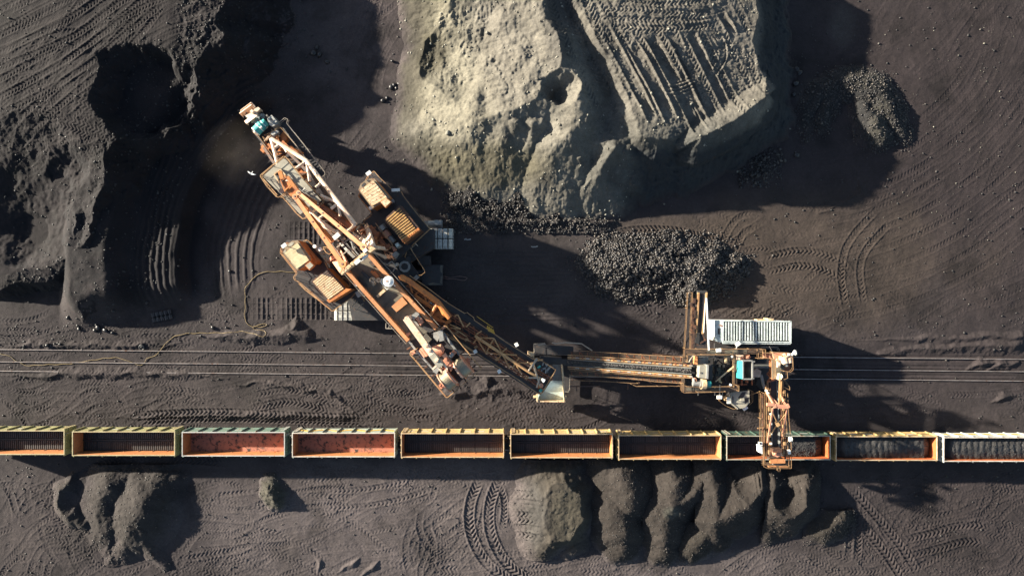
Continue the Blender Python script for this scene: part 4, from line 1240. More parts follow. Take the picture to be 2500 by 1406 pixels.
# ---- houses
M['creambase'] = paint('dirty_shaded_roof_sheet', (.26, .20, .125), (.16, .11, .06), amount=.35, dirt=.6, scale=1.4)  # rib shadows put into the darker sheet colour, besides dirt
def ribbed_roof(mb, a, b, c, d, z, n, w=.22, h=.10, inset=.12, skew=0):
    "a-b is the edge the ribs start on, d-c the far one; ribs run across"
    A_, B_, C_, D_ = [W(p[0], p[1], z) for p in (a, b, c, d)]
    for i in range(n):
        t = (i+.5)/n
        p, q = lerp3(A_, B_, t), lerp3(D_, C_, t)
        p2, q2 = lerp3(p, q, inset*.2), lerp3(q, p, inset*.2)
        mb.bar(vadd(p2, (0, 0, h/2)), vadd(q2, (0, 0, h/2)), w, h)
def house(name, foot, z0, z1, wall, roof, ribs=None, label=None, rib_mat=None, eave=.0, windows=()):
    mb = MB()
    mb.pprism(foot, z0, z1-.12)
    h_ = A(name, mb, M[wall], label=label)
    r = MB()
    r.slot(0).pprism(foot, z1-.118, z1)
    r.slot(1)
    if ribs:
        ribbed_roof(r, *ribs[:4], z1, *ribs[4:])
    A('roof', r, [M[roof], M[rib_mat or roof]], h_)
    return h_
h1 = house('machine_house', [(875, 464), (880.5, 449), (893, 439.5), (912, 434), (953.5, 484), (909, 508.5)], DZ, 8.3, 'orange', 'creambase', ((877, 466), (907, 505), (948, 482), (914, 440), 7, .32, .16, .3), 'orange walled house with a cream ribbed roof', 'cream')
mb = MB(); mb.slot(0).pprism([(928, 493.5), (942, 482), (955.5, 493), (941, 507.5)], 8.2, 8.75)
mb.slot(1).pprism([(929.5, 493.5), (942, 483.5), (953.5, 493), (941, 505.5)], 8.75, 8.78)
A('roof_hatch', mb, [M['orange'], M['cream']], h1)
mb = MB()
mb.pprism([(883, 452), (889, 446), (893, 449), (887, 457), (883, 456)], 8.3, 8.33); mb.cut().pprism([(894, 440), (899, 438.5), (904, 441), (899, 445)], 8.3, 8.33)
A('bare_patch', mb, M['dark'], h1)
M['ribrust'] = paint('rust_yellow_rib', (.46, .27, .09), (.30, .15, .05), amount=.35, dirt=.5, scale=1.8)
h2 = house('machine_house', [(936, 537), (976, 500), (1028.5, 563), (988, 595)], DZ, 7.9, 'rustdark', 'rustdark', ((938, 539), (980, 589), (1021, 562), (977, 504), 11, .17, .13, .3), 'dark house with a rusty yellow ribbed roof', 'ribrust')
mb = MB()
mb.pprism([(980, 586), (1021, 556), (1028, 563), (988, 595)], 7.9, 7.98)
for k in range(9): mb.box(W(986+k*4.4+rnd.uniform(-1, 1), 588-k*3.3, 7.98), rnd.uniform(.2, .4), rnd.uniform(.15, .3), .12, .6)
A('roof_cap', mb, M['orange'], h2)
h3 = house('machine_house', [(690.5, 617), (699.5, 597.5), (713.5, 588.5), (727, 586.5), (759, 631), (757, 643), (725, 660)], DZ, 8.3, 'orange', 'creambase', ((694, 620), (724, 657), (757, 634), (729, 591), 7, .36, .13, .3), 'orange walled house with an olive ribbed roof', 'olive')
mb = MB(); mb.slot(0).pprism([(744, 648), (757, 638), (767, 648), (755, 660)], 8.2, 8.8)
mb.slot(1).pprism([(746, 648), (757, 640), (765, 648), (755, 657.5)], 8.8, 8.83)
A('roof_hatch', mb, [M['orange'], M['grey']], h3)
mb = MB()
mb.pprism([(705, 597), (712, 590.5), (718, 593), (713, 600), (706, 602)], 8.3, 8.33); mb.cut().pprism([(692, 614), (697, 609), (699, 613), (695, 618)], 8.3, 8.33)
A('bare_patch', mb, M['grey'], h3)
mb = MB()
mb.pprism([(733, 592), (745, 606), (776, 638), (770, 645), (755, 630), (730, 596)], DZ, 7.2)
A('cable_duct', mb, M['orange'])
h4 = house('machine_house', [(759.5, 687), (799, 654.5), (846, 705), (857, 706), (803, 739)], DZ, 7.9, 'orange', 'rustdark', ((762, 689), (800, 733), (843, 703), (800, 658), 11, .2, .13, .3), 'house with a tan and brown ribbed roof', 'cream')
mb = MB(); mb.pprism([(797, 733), (845, 704), (858, 706), (804, 739.5)], 7.9, 7.97); A('roof_cap', mb, M['orange'], h4)
for (x, y, z, mt) in ((901, 424, 8.4, 'white'), (695, 600, 8.9, 'white'), (966.5, 464.5, 6.6, 'white'), (959, 492, 7, 'steel'), (783, 609, 7.4, 'white'), (770, 602, 7.6, 'white'), (906, 508, 7.0, 'white'), (912, 505, 6.8, 'steel')):
    mb = MB()
    p = W(x, y, z)
    if mt == 'white' and x in (901, 695): mb.box(p, .62, .42, .3, .65)
    elif x == 966.5: mb.box(p, 1.0, .34, .22, .05)
    elif x == 770: mb.cyl(p, vadd(p, (0, 0, .4)), .22, 12)
    else: mb.box(p, .42, .36, .36, .6)
    mb.bar(vadd(p, (0, 0, -1.2)), p, .07)
    A('floodlight', mb, M[mt])

# ---- wheel boom: box lattice, conveyor, walkway
BZ0, BZ1 = 7.3, 10.3
def bz(y): return BZ0+(BZ1-BZ0)*min(1, max(0, (y-340)/230))
mb = MB()
def ch(pts, r): mb.ptube([(x, y, bz(y)) for x, y in pts], r, 8)
ch([(662, 339), (686, 353), (748, 393), (867, 549)], .27)
ch([(662, 339), (670, 370), (677, 400), (718, 470), (770, 530), (826, 572)], .21)
for a, b, r in (((672, 361), (685, 352), .2), ((721, 413), (748, 394), .2), ((748, 396), (756, 443), .16), ((771, 458), (787, 444), .17), ((783, 477), (822, 494), .17), ((808, 510), (826, 497), .19), ((825, 498), (831, 528), .17),
                ((774, 537), (790, 526), .17), ((782, 550), (830, 570), .17), ((764, 520), (766, 528), .15), ((868, 548), (846, 566), .16), ((690, 354), (700, 372), .12)):
    mb.ptube([(a[0], a[1], bz(a[1])), (b[0], b[1], bz(b[1]))], r, 8)
A('boom_lattice', mb, M['pale'])
mb = MB()
mb.slot(0)
for a, b in (((640, 352), (668, 395)), ((668, 395), (700, 440)), ((700, 440), (772, 535)), ((772, 535), (830, 590))):
    mb.pbar((a[0], a[1], bz(a[1])-2.1), (b[0], b[1], bz(b[1])-2.1), .32, .7)
for a, b in (((672, 338), (720, 388)), ((720, 388), (764, 432)), ((764, 432), (850, 545)), ((850, 545), (880, 580))):
    mb.pbar((a[0], a[1], bz(a[1])-2.1), (b[0], b[1], bz(b[1])-2.1), .34, .7)
for k in range(15):
    t = k/14
    a, b = (640+(830-640)*t, 352+(590-352)*t), (672+(880-672)*t, 338+(580-338)*t)
    mb.pbar((a[0], a[1], bz(a[1])-2.1), (b[0], b[1], bz(b[1])-2.1), .16, .3)
    if k < 14:
        t2 = (k+1)/14
        c = (672+(880-672)*t2, 338+(580-338)*t2)
        mb.pbar((a[0], a[1], bz(a[1])-2.0), (c[0], c[1], bz(c[1])-2.0), .12, .16)
A('boom_girder', mb, M['rustdark'])
mb = MB()
q = [(652, 350), (664, 343), (860, 575), (846, 585)]
z = [bz(p[1])-2.8 for p in q]
mb.hexa([W(p[0], p[1], zz-.25) for p, zz in zip(q, z)], [W(p[0], p[1], zz) for p, zz in zip(q, z)])
A('boom_belt', mb, M['belt'])
mb = MB()
q = [(770, 470), (790, 488), (862, 556), (835, 552)]
mb.slot(0).hexa([W(x, y, 6.4) for x, y in q], [W(x, y, 6.6) for x, y in q])
q = [(700, 392), (716, 405), (727, 420), (712, 412)]
mb.cut()
mb.slot(1).hexa([W(x, y, 5.6) for x, y in q], [W(x, y, 5.8) for x, y in q])
A('boom_skirt_plate', mb, [M['deck'], M['pink']])
mb = MB()
q = [(680, 300), (700, 300), (793, 425), (779, 436)]
mb.hexa([W(x, y, 5.5) for x, y in q], [W(x, y, 5.6) for x, y in q])
for k in range(22):
    t = k/21
    mb.pbar((683+(781-683)*t, 303+(433-303)*t, 5.64), (699+(792-699)*t, 300+(425-300)*t, 5.64), .05, .05)
wk = A('walkway', mb, M['dark'])
mb = MB()
prail(mb, [(680, 300), (695, 288), (702, 291), (700, 302), (745, 358), (793, 421), (793, 427), (781, 436), (690, 312)], 5.6, 1.0, .04)
A('handrail', mb, M['railg'], wk)
# rusty fittings along the boom throat
mb = MB()
for x, y, s in ((676, 342, .8), (690, 350, .7), (698, 335, .9), (713, 367, .8), (726, 372, .6), (735, 376, .5), (740, 382, .5), (655, 362, .9), (648, 370, .5), (735, 425, 1.0), (743, 430, .8), (690, 375, 1.0), (683, 392, .8), (700, 344, .6)):
    mb.cut().box(W(x, y, 5.0), s, s*rnd.uniform(.6, 1.2), rnd.uniform(.5, 1.3), .9+rnd.uniform(-.2, .2))
for a, b in (((664, 345), (740, 375)), ((655, 352), (672, 372)), ((690, 345), (716, 372)), ((676, 330), (680, 346)), ((730, 445), (752, 470)), ((735, 425), (757, 418))):
    mb.cut().pbar((a[0], a[1], 6.2), (b[0], b[1], 6.2), .26, .3)
A('boom_bracket', mb, M['orange'])
mb = MB()
q0 = [(779, 503, 8.7), (864, 558, 9.3)]
mb.ptube([q0[0], q0[1]], .42, 12)
for k in range(19):
    t = k/18
    p = lerp3(W3(q0[0]), W3(q0[1]), t); p2 = lerp3(W3(q0[0]), W3(q0[1]), t+.008)
    mb.cyl(p, p2, .47, 12)
mb.cut().ptube([(757, 525, 9), (810, 590, 9.4)], .36, 12)
mb.cut().ptube([(788, 530, 7.2), (818, 560, 7.4)], .4, 12)
A('luffing_cylinder', mb, M['rust'])
# ---- bucket wheel
axis_d = (0.8, 0.6, 0); bd = (-.6, .8, 0)
WC = W(634, 303, 4.0); WR = 2.15
wmb = MB()
wmb.cyl(vadd(WC, vmul(axis_d, -.32)), vadd(WC, vmul(axis_d, .32)), WR-.35, 28)
wmb.cyl(vadd(WC, vmul(axis_d, -.6)), vadd(WC, vmul(axis_d, 1.5)), .4, 14)
for k in range(10):
    t = 2*math.pi*k/10
    for s in (-.3, .3):
        o = vmul(axis_d, s)
        e = vadd(vmul(bd, math.cos(t)), (0, 0, math.sin(t)))
        wmb.bar(vadd(vadd(WC, o), vmul(e, .4)), vadd(vadd(WC, o), vmul(e, WR)), .12, .16)
bw = A('bucket_wheel', wmb, M['dark'])
for k in range(9):
    t = 2*math.pi*k/9+.08
    e = vadd(vmul(bd, math.cos(t)), (0, 0, math.sin(t)))
    g = vadd(vmul(bd, -math.sin(t)), (0, 0, math.cos(t)))
    def bp_(u, v, w_): return vadd(WC, vadd(vmul(e, WR-.35+u), vadd(vmul(g, v), vmul(axis_d, w_))))
    mb = MB()
    hw = .85
    def slab(p, q, r_, s, th):
        n = vmul(vnorm(vcross(vsub(q, p), vsub(s, p))), th)
        mb.hexa([p, q, r_, s], [vadd(x, n) for x in (p, q, r_, s)])
    slab(bp_(.1, -.35, -hw), bp_(.1, -.35, hw), bp_(.75, -.1, hw), bp_(.75, -.1, -hw), .06)
    slab(bp_(.1, -.35, -hw), bp_(.1, .3, -hw), bp_(.8, .35, -hw), bp_(.75, -.1, -hw), .06)
    slab(bp_(.1, -.35, hw), bp_(.75, -.1, hw), bp_(.8, .35, hw), bp_(.1, .3, hw), .06)
    slab(bp_(.75, -.1, -hw), bp_(.75, -.1, hw), bp_(.85, .4, hw), bp_(.85, .4, -hw), .07)
    mb.hexa([bp_(.0, -.3, -.4), bp_(.0, .3, -.4), bp_(.0, .3, .4), bp_(.0, -.3, .4)], [bp_(.15, -.3, -.4), bp_(.15, .3, -.4), bp_(.15, .3, .4), bp_(.15, -.3, .4)])
    A('bucket', mb, M['pale'], bw)
# wheel drive on top of the boom head
mb = MB()
q = [(598, 283), (614, 275), (622, 266), (630, 261.5), (635, 266), (628, 273), (607, 290)]
mb.pprism(q, 5.5, 6.5)
mb.pprism([(609, 272), (614, 267), (619, 271), (615, 277)], 6.5, 7.1)
mb.pprism([(612, 285), (622, 277), (627, 281), (617, 289)], 5.9, 6.3)
A('wheel_guard', mb, M['pale'])
mb = MB()
mb.pprism([(612, 289), (634, 266), (652, 288), (660, 318), (640, 345), (625, 318)], 5.2, 5.55)
mb.pbar((600, 284, 5.7), (630, 325, 5.7), .14, .3); mb.pbar((634, 268, 5.7), (655, 295, 5.7), .14, .3)
mb.pbar((618, 318, 5.7), (650, 358, 5.7), .3, .5)
A('boom_head', mb, M['dark'])
mb = MB()
mb.slot(0); ra = (625, 321, 6.4); rb = (640, 306, 6.4)
mb.pcyl(ra, rb, .62, 18); mb.pcyl((640.5, 306, 6.3), (650, 298, 6.3), .5, 18)
mb.slot(1); mb.pcyl((634, 312, 6.4), (635, 311, 6.4), .66, 18); mb.pcyl((643, 303, 6.3), (644, 302, 6.3), .54, 18); mb.pcyl((624, 322, 6.4), (625.5, 320.5, 6.4), .64, 18)
mb.slot(1).pprism([(632, 312), (637, 307), (639, 310), (635, 314)], 6.8, 7.15)
mb.slot(0).pprism([(638, 297), (642, 293), (645, 297), (641, 301)], 6.2, 7.0)
A('drive_motor', mb, [M['teal'], M['white']])
mb = MB()
mb.pprism([(652, 290), (663, 281), (676, 297), (678, 303), (666, 309), (658, 306)], 5.0, 6.7)
for p in ((657, 291), (663, 297), (668, 301), (661, 287), (671, 296)): mb.pcyl((p[0], p[1], 6.7), (p[0], p[1], 6.95), .16, 8)
mb.pbar((662, 283, 6.85), (675, 299, 6.85), .24, .2)
mb.pprism([(618, 300), (628, 290), (634, 296), (624, 306)], 5.5, 6.2)
mb.ptube([(625, 291, 6.2), (628, 286, 6.6), (632, 287, 6.6), (634, 292, 6.3)], .12)
for k in range(8): mb.box(W(rnd.uniform(634, 645), rnd.uniform(279, 292), 5.55), rnd.uniform(.2, .5), rnd.uniform(.2, .4), rnd.uniform(.2, .6), rnd.uniform(0, 1.5))
for k in range(9): mb.box(W(668+k*1.6+rnd.uniform(-1, 1), 330-k*.6+rnd.uniform(-4, 4), 6.0), .25, .35, rnd.uniform(.3, .7), rnd.uniform(0, 1.5))
A('wheel_gearbox', mb, M['steel'])
mb = MB()
prail(mb, [(645, 330), (664, 323), (680, 310), (686, 313), (716, 348), (735, 370)], 5.6, .9, .04)
prail(mb, [(641, 334), (646, 343), (662, 330)], 5.7, .9, .04)
prail(mb, [(618, 316), (660, 373), (672, 392)], 5.2, .8, .035)
A('handrail', mb, M['railp'])

# ---- grey canopy platform on the boom, with its rails
PZ = 8.5
mb = MB()
mb.slot(0).pprism([(641, 431), (693, 386), (700, 392), (784, 489), (770, 500), (750, 510), (733, 524), (690, 478)], PZ-.25, PZ)
mb.slot(1).pprism([(671, 424), (687, 413), (693, 423), (705, 440), (720, 455), (705, 466), (684, 446)], PZ, PZ+.01)
pl = A('canopy_platform', mb, [M['grey'], M['dark']])
mb = MB()
mb.pprism([(669, 424), (684.5, 412), (686.5, 414), (671, 426.5)], PZ, PZ+.22)
mb.pbar((684, 413, PZ+.3), (705, 437, PZ+.3), .13); mb.pbar((669, 426, PZ+.3), (682, 447, PZ+.3), .13)
A('hatch_frame', mb, M['cream'], pl)
mb = MB()
prail(mb, [(692, 382), (664, 404), (635.5, 428), (636, 432), (651, 455), (674, 480), (680, 482), (694, 473)], PZ, 1.0, .055)
prail(mb, [(694, 382), (698, 384), (740, 438), (790, 489), (784, 500)], PZ, 1.0, .055)
prail(mb, [(639, 430), (640, 434), (676, 476)], PZ, .55, .05)
prail(mb, [(689, 385), (640, 427)], PZ, .55, .045)
prail(mb, [(686, 480), (700, 493), (722, 520), (739, 535), (756, 524), (772, 508)], PZ-.6, 1.0, .055)
prail(mb, [(692, 478), (698, 474), (706, 480)], PZ-.6, 1.0, .05)
A('handrail', mb, M['railp'], pl)
mb = MB()
for a, b in (((706, 442), (780, 500)), ((700, 436), (726, 462)), ((740, 463), (752, 470)), ((702, 445), (712, 427)), ((745, 470), (785, 505))):
    mb.ptube([(a[0], a[1], PZ+.25), (b[0], b[1], PZ+.25)], .045, 6)
mb.ptube([(738, 466, PZ+.2), (745, 459, PZ+.3), (752, 468, PZ+.3), (747, 474, PZ+.2), (756, 480, PZ+.25), (770, 490, PZ+.2)], .06, 6)
mb.pcyl((687, 466, PZ), (687, 466, PZ+.6), .3, 14)
mb.box(W(690, 434, PZ+.05), .4, .2, .4, .8)
A('pipework', mb, M['steel'], pl)
# ---- luffing gear: bracket and the two long orange stay bars
HZ = 10.4
mb = MB()
mb.pprism([(688, 443), (700, 442), (722, 452), (731, 470), (722, 480), (708, 478), (697, 462)], HZ-.6, HZ)
mb.pbar((684, 419, HZ), (690, 438, HZ), .45, .45); mb.pbar((690, 437, HZ), (699, 431, HZ), .4, .4); mb.pbar((685, 440, HZ+.1), (696, 468, HZ+.1), .14)
mb.pbar((696, 465, HZ+.15), (710, 452, HZ+.15), .14); mb.pbar((702, 432, HZ), (728, 468, HZ), .36, .4)
A('luffing_bracket', mb, M['orange'])
def stay(a, b, wa, wb, th=.35, name='stay_bar', mt='peach'):
    A0, B0 = W3(a), W3(b)
    d, sd, up = frame(vsub(B0, A0))
    mb = MB()
    mb.hexa([vadd(A0, vadd(vmul(sd, -wa/2), vmul(up, -th))), vadd(B0, vadd(vmul(sd, -wb/2), vmul(up, -th))), vadd(B0, vadd(vmul(sd, wb/2), vmul(up, -th))), vadd(A0, vadd(vmul(sd, wa/2), vmul(up, -th)))],
            [vadd(A0, vmul(sd, -wa/2)), vadd(B0, vmul(sd, -wb/2)), vadd(B0, vmul(sd, wb/2)), vadd(A0, vmul(sd, wa/2))])
    for p, w_ in ((A0, wa*.72), (B0, wb*.82)):
        mb.cyl(vadd(p, vmul(up, -th-.05)), vadd(p, vmul(up, .04)), w_, 16)
    mb.slot(1)
    for p in (A0, B0): mb.cyl(vadd(p, vmul(up, .04)), vadd(p, vmul(up, .09)), .14, 10)
    for t in (.38, .62): mb.cyl(vadd(lerp3(A0, B0, t), vmul(up, .0)), vadd(lerp3(A0, B0, t), vmul(up, .05)), .1, 8)
    A(name, mb, [M[mt], M['rustdark']])
stay((719.5, 480, HZ+.3), (836, 645, 12.9), .46, .54, mt='orange')
stay((728.5, 471, HZ+.3), (887, 603, 12.9), .40, .48)
mb = MB()
for pts in ([(730, 470), (745, 473), (770, 490), (772, 497), (763, 498), (745, 490), (731, 480)], [(728, 482), (740, 492), (752, 510), (750, 516), (742, 513), (728, 494)], [(700, 436), (718, 447), (731, 468), (722, 470)]):
    mb.pprism(pts, HZ-.6, HZ-.1)
mb.pbar((757, 525, 10.6), (812, 590, 11.2), .4, .4)
A('stay_plate', mb, M['orange'])

# ---- towers and portal
TZ = 13.2
def tower(base, head, w, mt, name='tower_leg'):
    mb = MB()
    for b in base: mb.pbar((b[0], b[1], b[2] if len(b) > 2 else DZ), (head[0], head[1], TZ-.3), w, w)
    return mb
mb = MB()
for a, b, w in (((811, 628, DZ), (838, 664, TZ-.4), .55), ((824, 615, DZ), (840, 655, TZ-.4), .5), ((832, 612, DZ), (850, 652, TZ-.4), .35), ((806, 640, DZ), (812, 628, 9.5), .35)):
    mb.pbar(a, b, w, w)
for a, b in (((818, 634, 8), (830, 630, 8)), ((826, 645, 10.4), (836, 640, 10.4)), ((815, 630, 7), (832, 645, 10.6)), ((822, 628, 6.5), (836, 655, 12))):
    mb.pbar(a, b, .2, .2)
A('tower', mb, M['pink'])
mb = MB()
for a, b, w in (((874, 570, DZ), (900, 603, TZ-.3), .5), ((896, 552, DZ), (910, 600, TZ-.3), .5), ((945, 608, DZ), (916, 604, TZ-.5), .35), ((884, 570, DZ), (903, 596, TZ-.6), .35)):
    mb.pbar(a, b, w, w)
A('tower', mb, M['pale'])
mb = MB()
for a, b, w in (((900, 556, 6.5), (938, 600, 7.5), .3), ((905, 552, 6), (925, 575, 7), .3), ((910, 560, 6.5), (950, 608, 7), .28), ((893, 556, 6), (905, 590, 9), .22), ((912, 585, 9), (925, 570, 6.5), .25), ((918, 600, 9.5), (936, 600, 7), .28),
                ((914, 592, 10), (924, 586, 7), .18), ((916, 586, 10), (922, 577, 7), .18), ((878, 562, 6), (892, 580, 7.5), .3), ((872, 575, 6), (886, 590, 7.5), .3), ((890, 565, 6), (897, 585, 8), .3), ((940, 606, 7), (952, 598, 7), .4), ((905, 560, 6), (918, 555, 6), .2)):
    mb.pbar(a, b, w, w)
mb.pcyl((880, 567, 6.3), (890, 559, 6.3), .55, 14); mb.pprism([(922, 568), (930, 562), (940, 575), (932, 582)], 5.2, 6.2)
A('tower_bracing', mb, M['rust'])
mb = MB()
mb.pprism([(831, 667), (844, 656), (847.5, 660), (834, 671.5)], TZ-1.0, TZ); mb.cut().pprism([(897.5, 612.5), (910, 602.5), (917, 607), (903, 617)], TZ-1.0, TZ)
mb.pprism([(899, 603), (907, 601), (909, 603), (900, 612)], TZ-1.0, TZ-.2); mb.pprism([(828, 660), (836, 648), (843, 653), (832, 667)], TZ-1.2, TZ-.3)
A('tower_head', mb, M['cream'])
mb = MB()
mb.pbar((846, 658.5, TZ-.6), (899, 615.5, TZ-.6), .42, .42)
mb.pbar((850, 660, TZ-.7), (900, 620, TZ-.7), .14); mb.pbar((846, 652, TZ-.5), (893, 613, TZ-.5), .12)
for k in range(11):
    t = k/10
    mb.box(W(850+t*44+rnd.uniform(-1.5, 1.5), 654-t*36+rnd.uniform(-1.5, 1.5), TZ-.45), rnd.uniform(.3, .7), rnd.uniform(.25, .45), rnd.uniform(.15, .45), .68)
A('portal_beam', mb, M['cream'])
mb = MB()
for x, y in ((889, 628), (876, 637)): mb.cut().box(W(x, y, TZ-.5), 1.0, .42, .3, .7)
mb.cut().box(W(822.5, 577, 11.6), .85, .5, .3, .7); mb.cut().box(W(892, 612, TZ-.2), .5, .36, .2, .7)
A('floodlight', mb, M['white'])
# machinery pit between the towers
mb = MB()
prail(mb, [(806, 592), (833, 570), (860, 552), (868, 546)], 9.6, .9, .05)
for a, b in (((810, 596), (850, 650)), ((830, 580), (884, 640)), ((848, 576), (885, 622)), ((822, 604), (852, 584)), ((836, 622), (864, 600)), ((852, 648), (880, 622))):
    mb.pbar((a[0], a[1], 8.6), (b[0], b[1], 8.6), .12, .16)
A('pit_frame', mb, M['railg'])
mb = MB()
for k in range(3): mb.cut().ptube([(829+k*1.7, 594-k*1.2, 8.2), (845+k*2, 612-k*1.2, 8.6), (863+k*2, 630-k*1.5, 8.8)], .05, 6)
for k in range(5): mb.cut().ptube([(838+k*8, 600-k*6, 7.0), (852+k*8, 618-k*6, 7.0)], .06, 6)
mb.cut().ptube([(858, 590, 9), (862, 605, 9), (872, 618, 9), (876, 622, 9)], .09, 6)
A('hoist_rope', mb, M['steel'])
mb = MB()
for k in range(34):
    u, v = rnd.random(), rnd.random()
    x = 818+u*34+v*26; y = 600+u*44-v*22
    mb.box(W(x, y, rnd.uniform(5.2, 6.4)), rnd.uniform(.2, .7), rnd.uniform(.2, .5), rnd.uniform(.2, .8), rnd.choice((.65, .9, .2)))
A('pit_machinery', mb, M['rustdark'])
mb = MB()
for k in range(12): mb.box(W(895+rnd.uniform(-30, 30), 590+rnd.uniform(-10, 10), 7.2), .3, .2, .3, .6)
mb.ptube([(789, 604, 7.8), (797, 603, 7.8), (806, 609, 7.8), (810, 617, 7.8), (804, 621, 7.8), (796, 616, 7.8), (789, 606, 7.8)], .05)
mb.ptube([(790, 608, 7.2), (797, 607, 7.2), (805, 613, 7.2), (806, 618, 7.2)], .05)
prail(mb, [(876, 568), (890, 560), (900, 552)], 8, .9, .045)
prail(mb, [(862, 570), (861, 563), (880, 548), (888, 545)], 8, .9, .045)
prail(mb, [(916, 545), (955, 592), (958, 600), (951, 606)], 6.4, .9, .05)
A('handrail', mb, M['railp'])
# drive line between boom foot and right rear house
mb = MB()
mb.slot(0).pcyl((930, 552, 6.4), (938, 562, 6.4), .5, 14); mb.pprism([(926, 556), (933, 550), (937, 555), (930, 561)], 5.2, 6.6)
mb.slot(1).pcyl((939, 565, 6.3), (950, 578, 6.3), .46, 14)
mb.slot(0).pcyl((951, 579, 6.2), (962, 592, 6.2), .4, 12); mb.pprism([(963, 595), (972, 591), (979, 600), (969, 606)], 5.2, 6.6)
mb.slot(2).pprism([(964, 597), (971, 593), (975, 598), (968, 603)], 6.6, 7.0)
mb.slot(1).pprism([(956, 604), (961, 600), (967, 609), (961, 614)], 5.2, 6.2)
mb.slot(0).pprism([(956, 622), (966, 613), (973, 619), (966, 631)], 5.2, 6.0)
A('slew_drive', mb, [M['steel'], M['pink'], M['palecyan']])
mb = MB()
for k in range(4): mb.pbar((938+k*6, 618+k*2, 5.4), (950+k*6, 632+k*1, 5.4), .1, .1)
mb.pprism([(936, 612), (958, 596), (972, 618), (950, 640)], 5.0, 5.25)
A('grating', mb, M['rustdark'])

# ---- counterweight boom
CZ = 9.6
mb = MB()
mb.pprism([(906, 622), (1063, 800), (1000, 834), (850, 662)], CZ-1.0, CZ-.35)
cwd = A('counterweight_deck', mb, M['deck'])
for pts in ([(899, 618), (930, 655), (1066, 802)], [(847, 660), (880, 698), (998, 831)]):
    mb = MB()
    for a, b in zip(pts[:-1], pts[1:]): mb.pbar((a[0], a[1], CZ), (b[0], b[1], CZ), .44, 1.1)
    A('side_girder', mb, M['peach'])
for s, pts in ((1, [(903, 614), (934, 648), (1070, 800)]), (-1, [(843, 664), (876, 702), (995, 836)])):
    mb = MB()
    prail(mb, [(x+s*4, y-s*3) for x, y in pts], CZ-.4, 1.0, .035, 2.4, False)
    A('handrail', mb, M['railg'])
mb = MB()
mb.slot(0).pprism([(954.5, 748.5), (981.5, 723.5), (996, 740.5), (968, 763)], CZ-.35, CZ+.25)
mb.slot(1).pprism([(955.8, 748.5), (981.5, 724.8), (994.6, 740.5), (968, 761.5)], CZ+.25, CZ+.30)
A('hatch_cover', mb, [M['brown'], M['peach']])
mb = MB()
mb.pprism([(863, 690), (870, 683), (895, 712), (890, 716)], CZ-.35, CZ+.05); mb.cut().pprism([(873, 678), (877, 675), (897, 698), (893, 701)], CZ-.35, CZ-.1)
mb.cut().pprism([(880, 665), (886, 660), (915, 690), (910, 694)], CZ-.35, CZ-.05)
mb.cut().pprism([(900, 640), (912, 632), (921, 645), (910, 652)], CZ-.35, CZ-.1)
A('cable_tray', mb, M['dark'])
mb = MB()
mb.pbar((906, 662, CZ-.1), (922, 680, CZ-.1), .28, .2); mb.pbar((912, 664, CZ+.0), (924, 677, CZ+.0), .3, .2)
mb.cut().pbar((938, 675, CZ), (946, 669, CZ), .2, .2)
A('spare_beam', mb, M['orange'])
mb = MB()
mb.pprism([(907, 693), (916, 687), (919, 692), (911, 698)], CZ-.35, CZ-.2); mb.cut().pcyl((909.5, 684.5, CZ-.35), (909.5, 684.5, CZ-.1), .4, 12)
mb.cut().pcyl((924, 684, CZ-.3), (924, 684, CZ+.1), .3, 10)
mb.cut().pprism([(918, 722), (936, 706), (942, 710), (923, 727)], CZ-.35, CZ+.1); 
A('junction_box', mb, M['cream'])
mb = MB()
mb.slot(0); c0 = W(948, 687, CZ+3.0)
mb.cyl(vadd(c0, (0, 0, -.12)), c0, .62, 28, .62); mb.cyl(c0, vadd(c0, (0, 0, .1)), .6, 28, .25); mb.cyl(vadd(c0, (0, 0, -3.4)), vadd(c0, (0, 0, -.1)), .09, 8)
mb.slot(1).box(vadd(c0, (-.15, .02, .09)), .28, .12, .05)
A('dish_cover', mb, [M['white'], M['rust']])
mb = MB()
mb.ptube([(930, 689, CZ+.9), (932, 681, CZ+.9), (939, 684, CZ+.9)], .055); mb.ptube([(930, 689, CZ+.9), (945, 707, CZ+.9), (960, 694, CZ+.9), (965, 699, CZ+.9)], .06)
for p in ((930, 689), (945, 707), (960, 694), (932, 681)): mb.pbar((p[0], p[1], CZ-.4), (p[0], p[1], CZ+.9), .08)
A('dish_rail', mb, M['white'])
# side ladders and cages
mb = MB()
prail(mb, [(937, 642), (945, 646), (955, 638), (963, 645), (966, 652), (957, 665), (951, 668)], CZ-1.2, 1.0, .05)
mb.cut().pprism([(963, 646), (969, 641), (973, 646), (967, 651)], CZ-1.4, CZ-.6)
prail(mb, [(874, 712), (879, 705), (893, 708), (898, 715), (889, 724), (880, 720), (874, 712)], 6.4, 1.0, .05)
mb.cut(); ladder(mb, W(858, 716, 4.4), W(884, 745, 1.9), .8, .5, .05)
mb.cut(); ladder(mb, W(942, 795, 2.6), W(972, 796, 2.6), .7, .35, .05)
prail(mb, [(855, 752), (885, 722), (895, 732), (868, 758)], 3.0, 1.0, .04)
A('access_ladder', mb, M['railg'])
mb = MB()
mb.pprism([(875, 711), (892, 707), (899, 715), (886, 724)], 5.6, 6.4)
mb.box(W(880, 716, 6.4), .9, .7, .5, .5); mb.box(W(889, 713, 6.4), .6, .5, .7, .2)
mb.slot(1).pprism([(864, 689), (873, 688), (875, 699), (866, 699)], 7.0, 7.3)
mb.slot(2).pprism([(862, 689), (864, 689), (866, 699), (864, 699)], 7.0, 7.35)
A('equipment_box', mb, [M['steel'], M['white'], M['rust']])
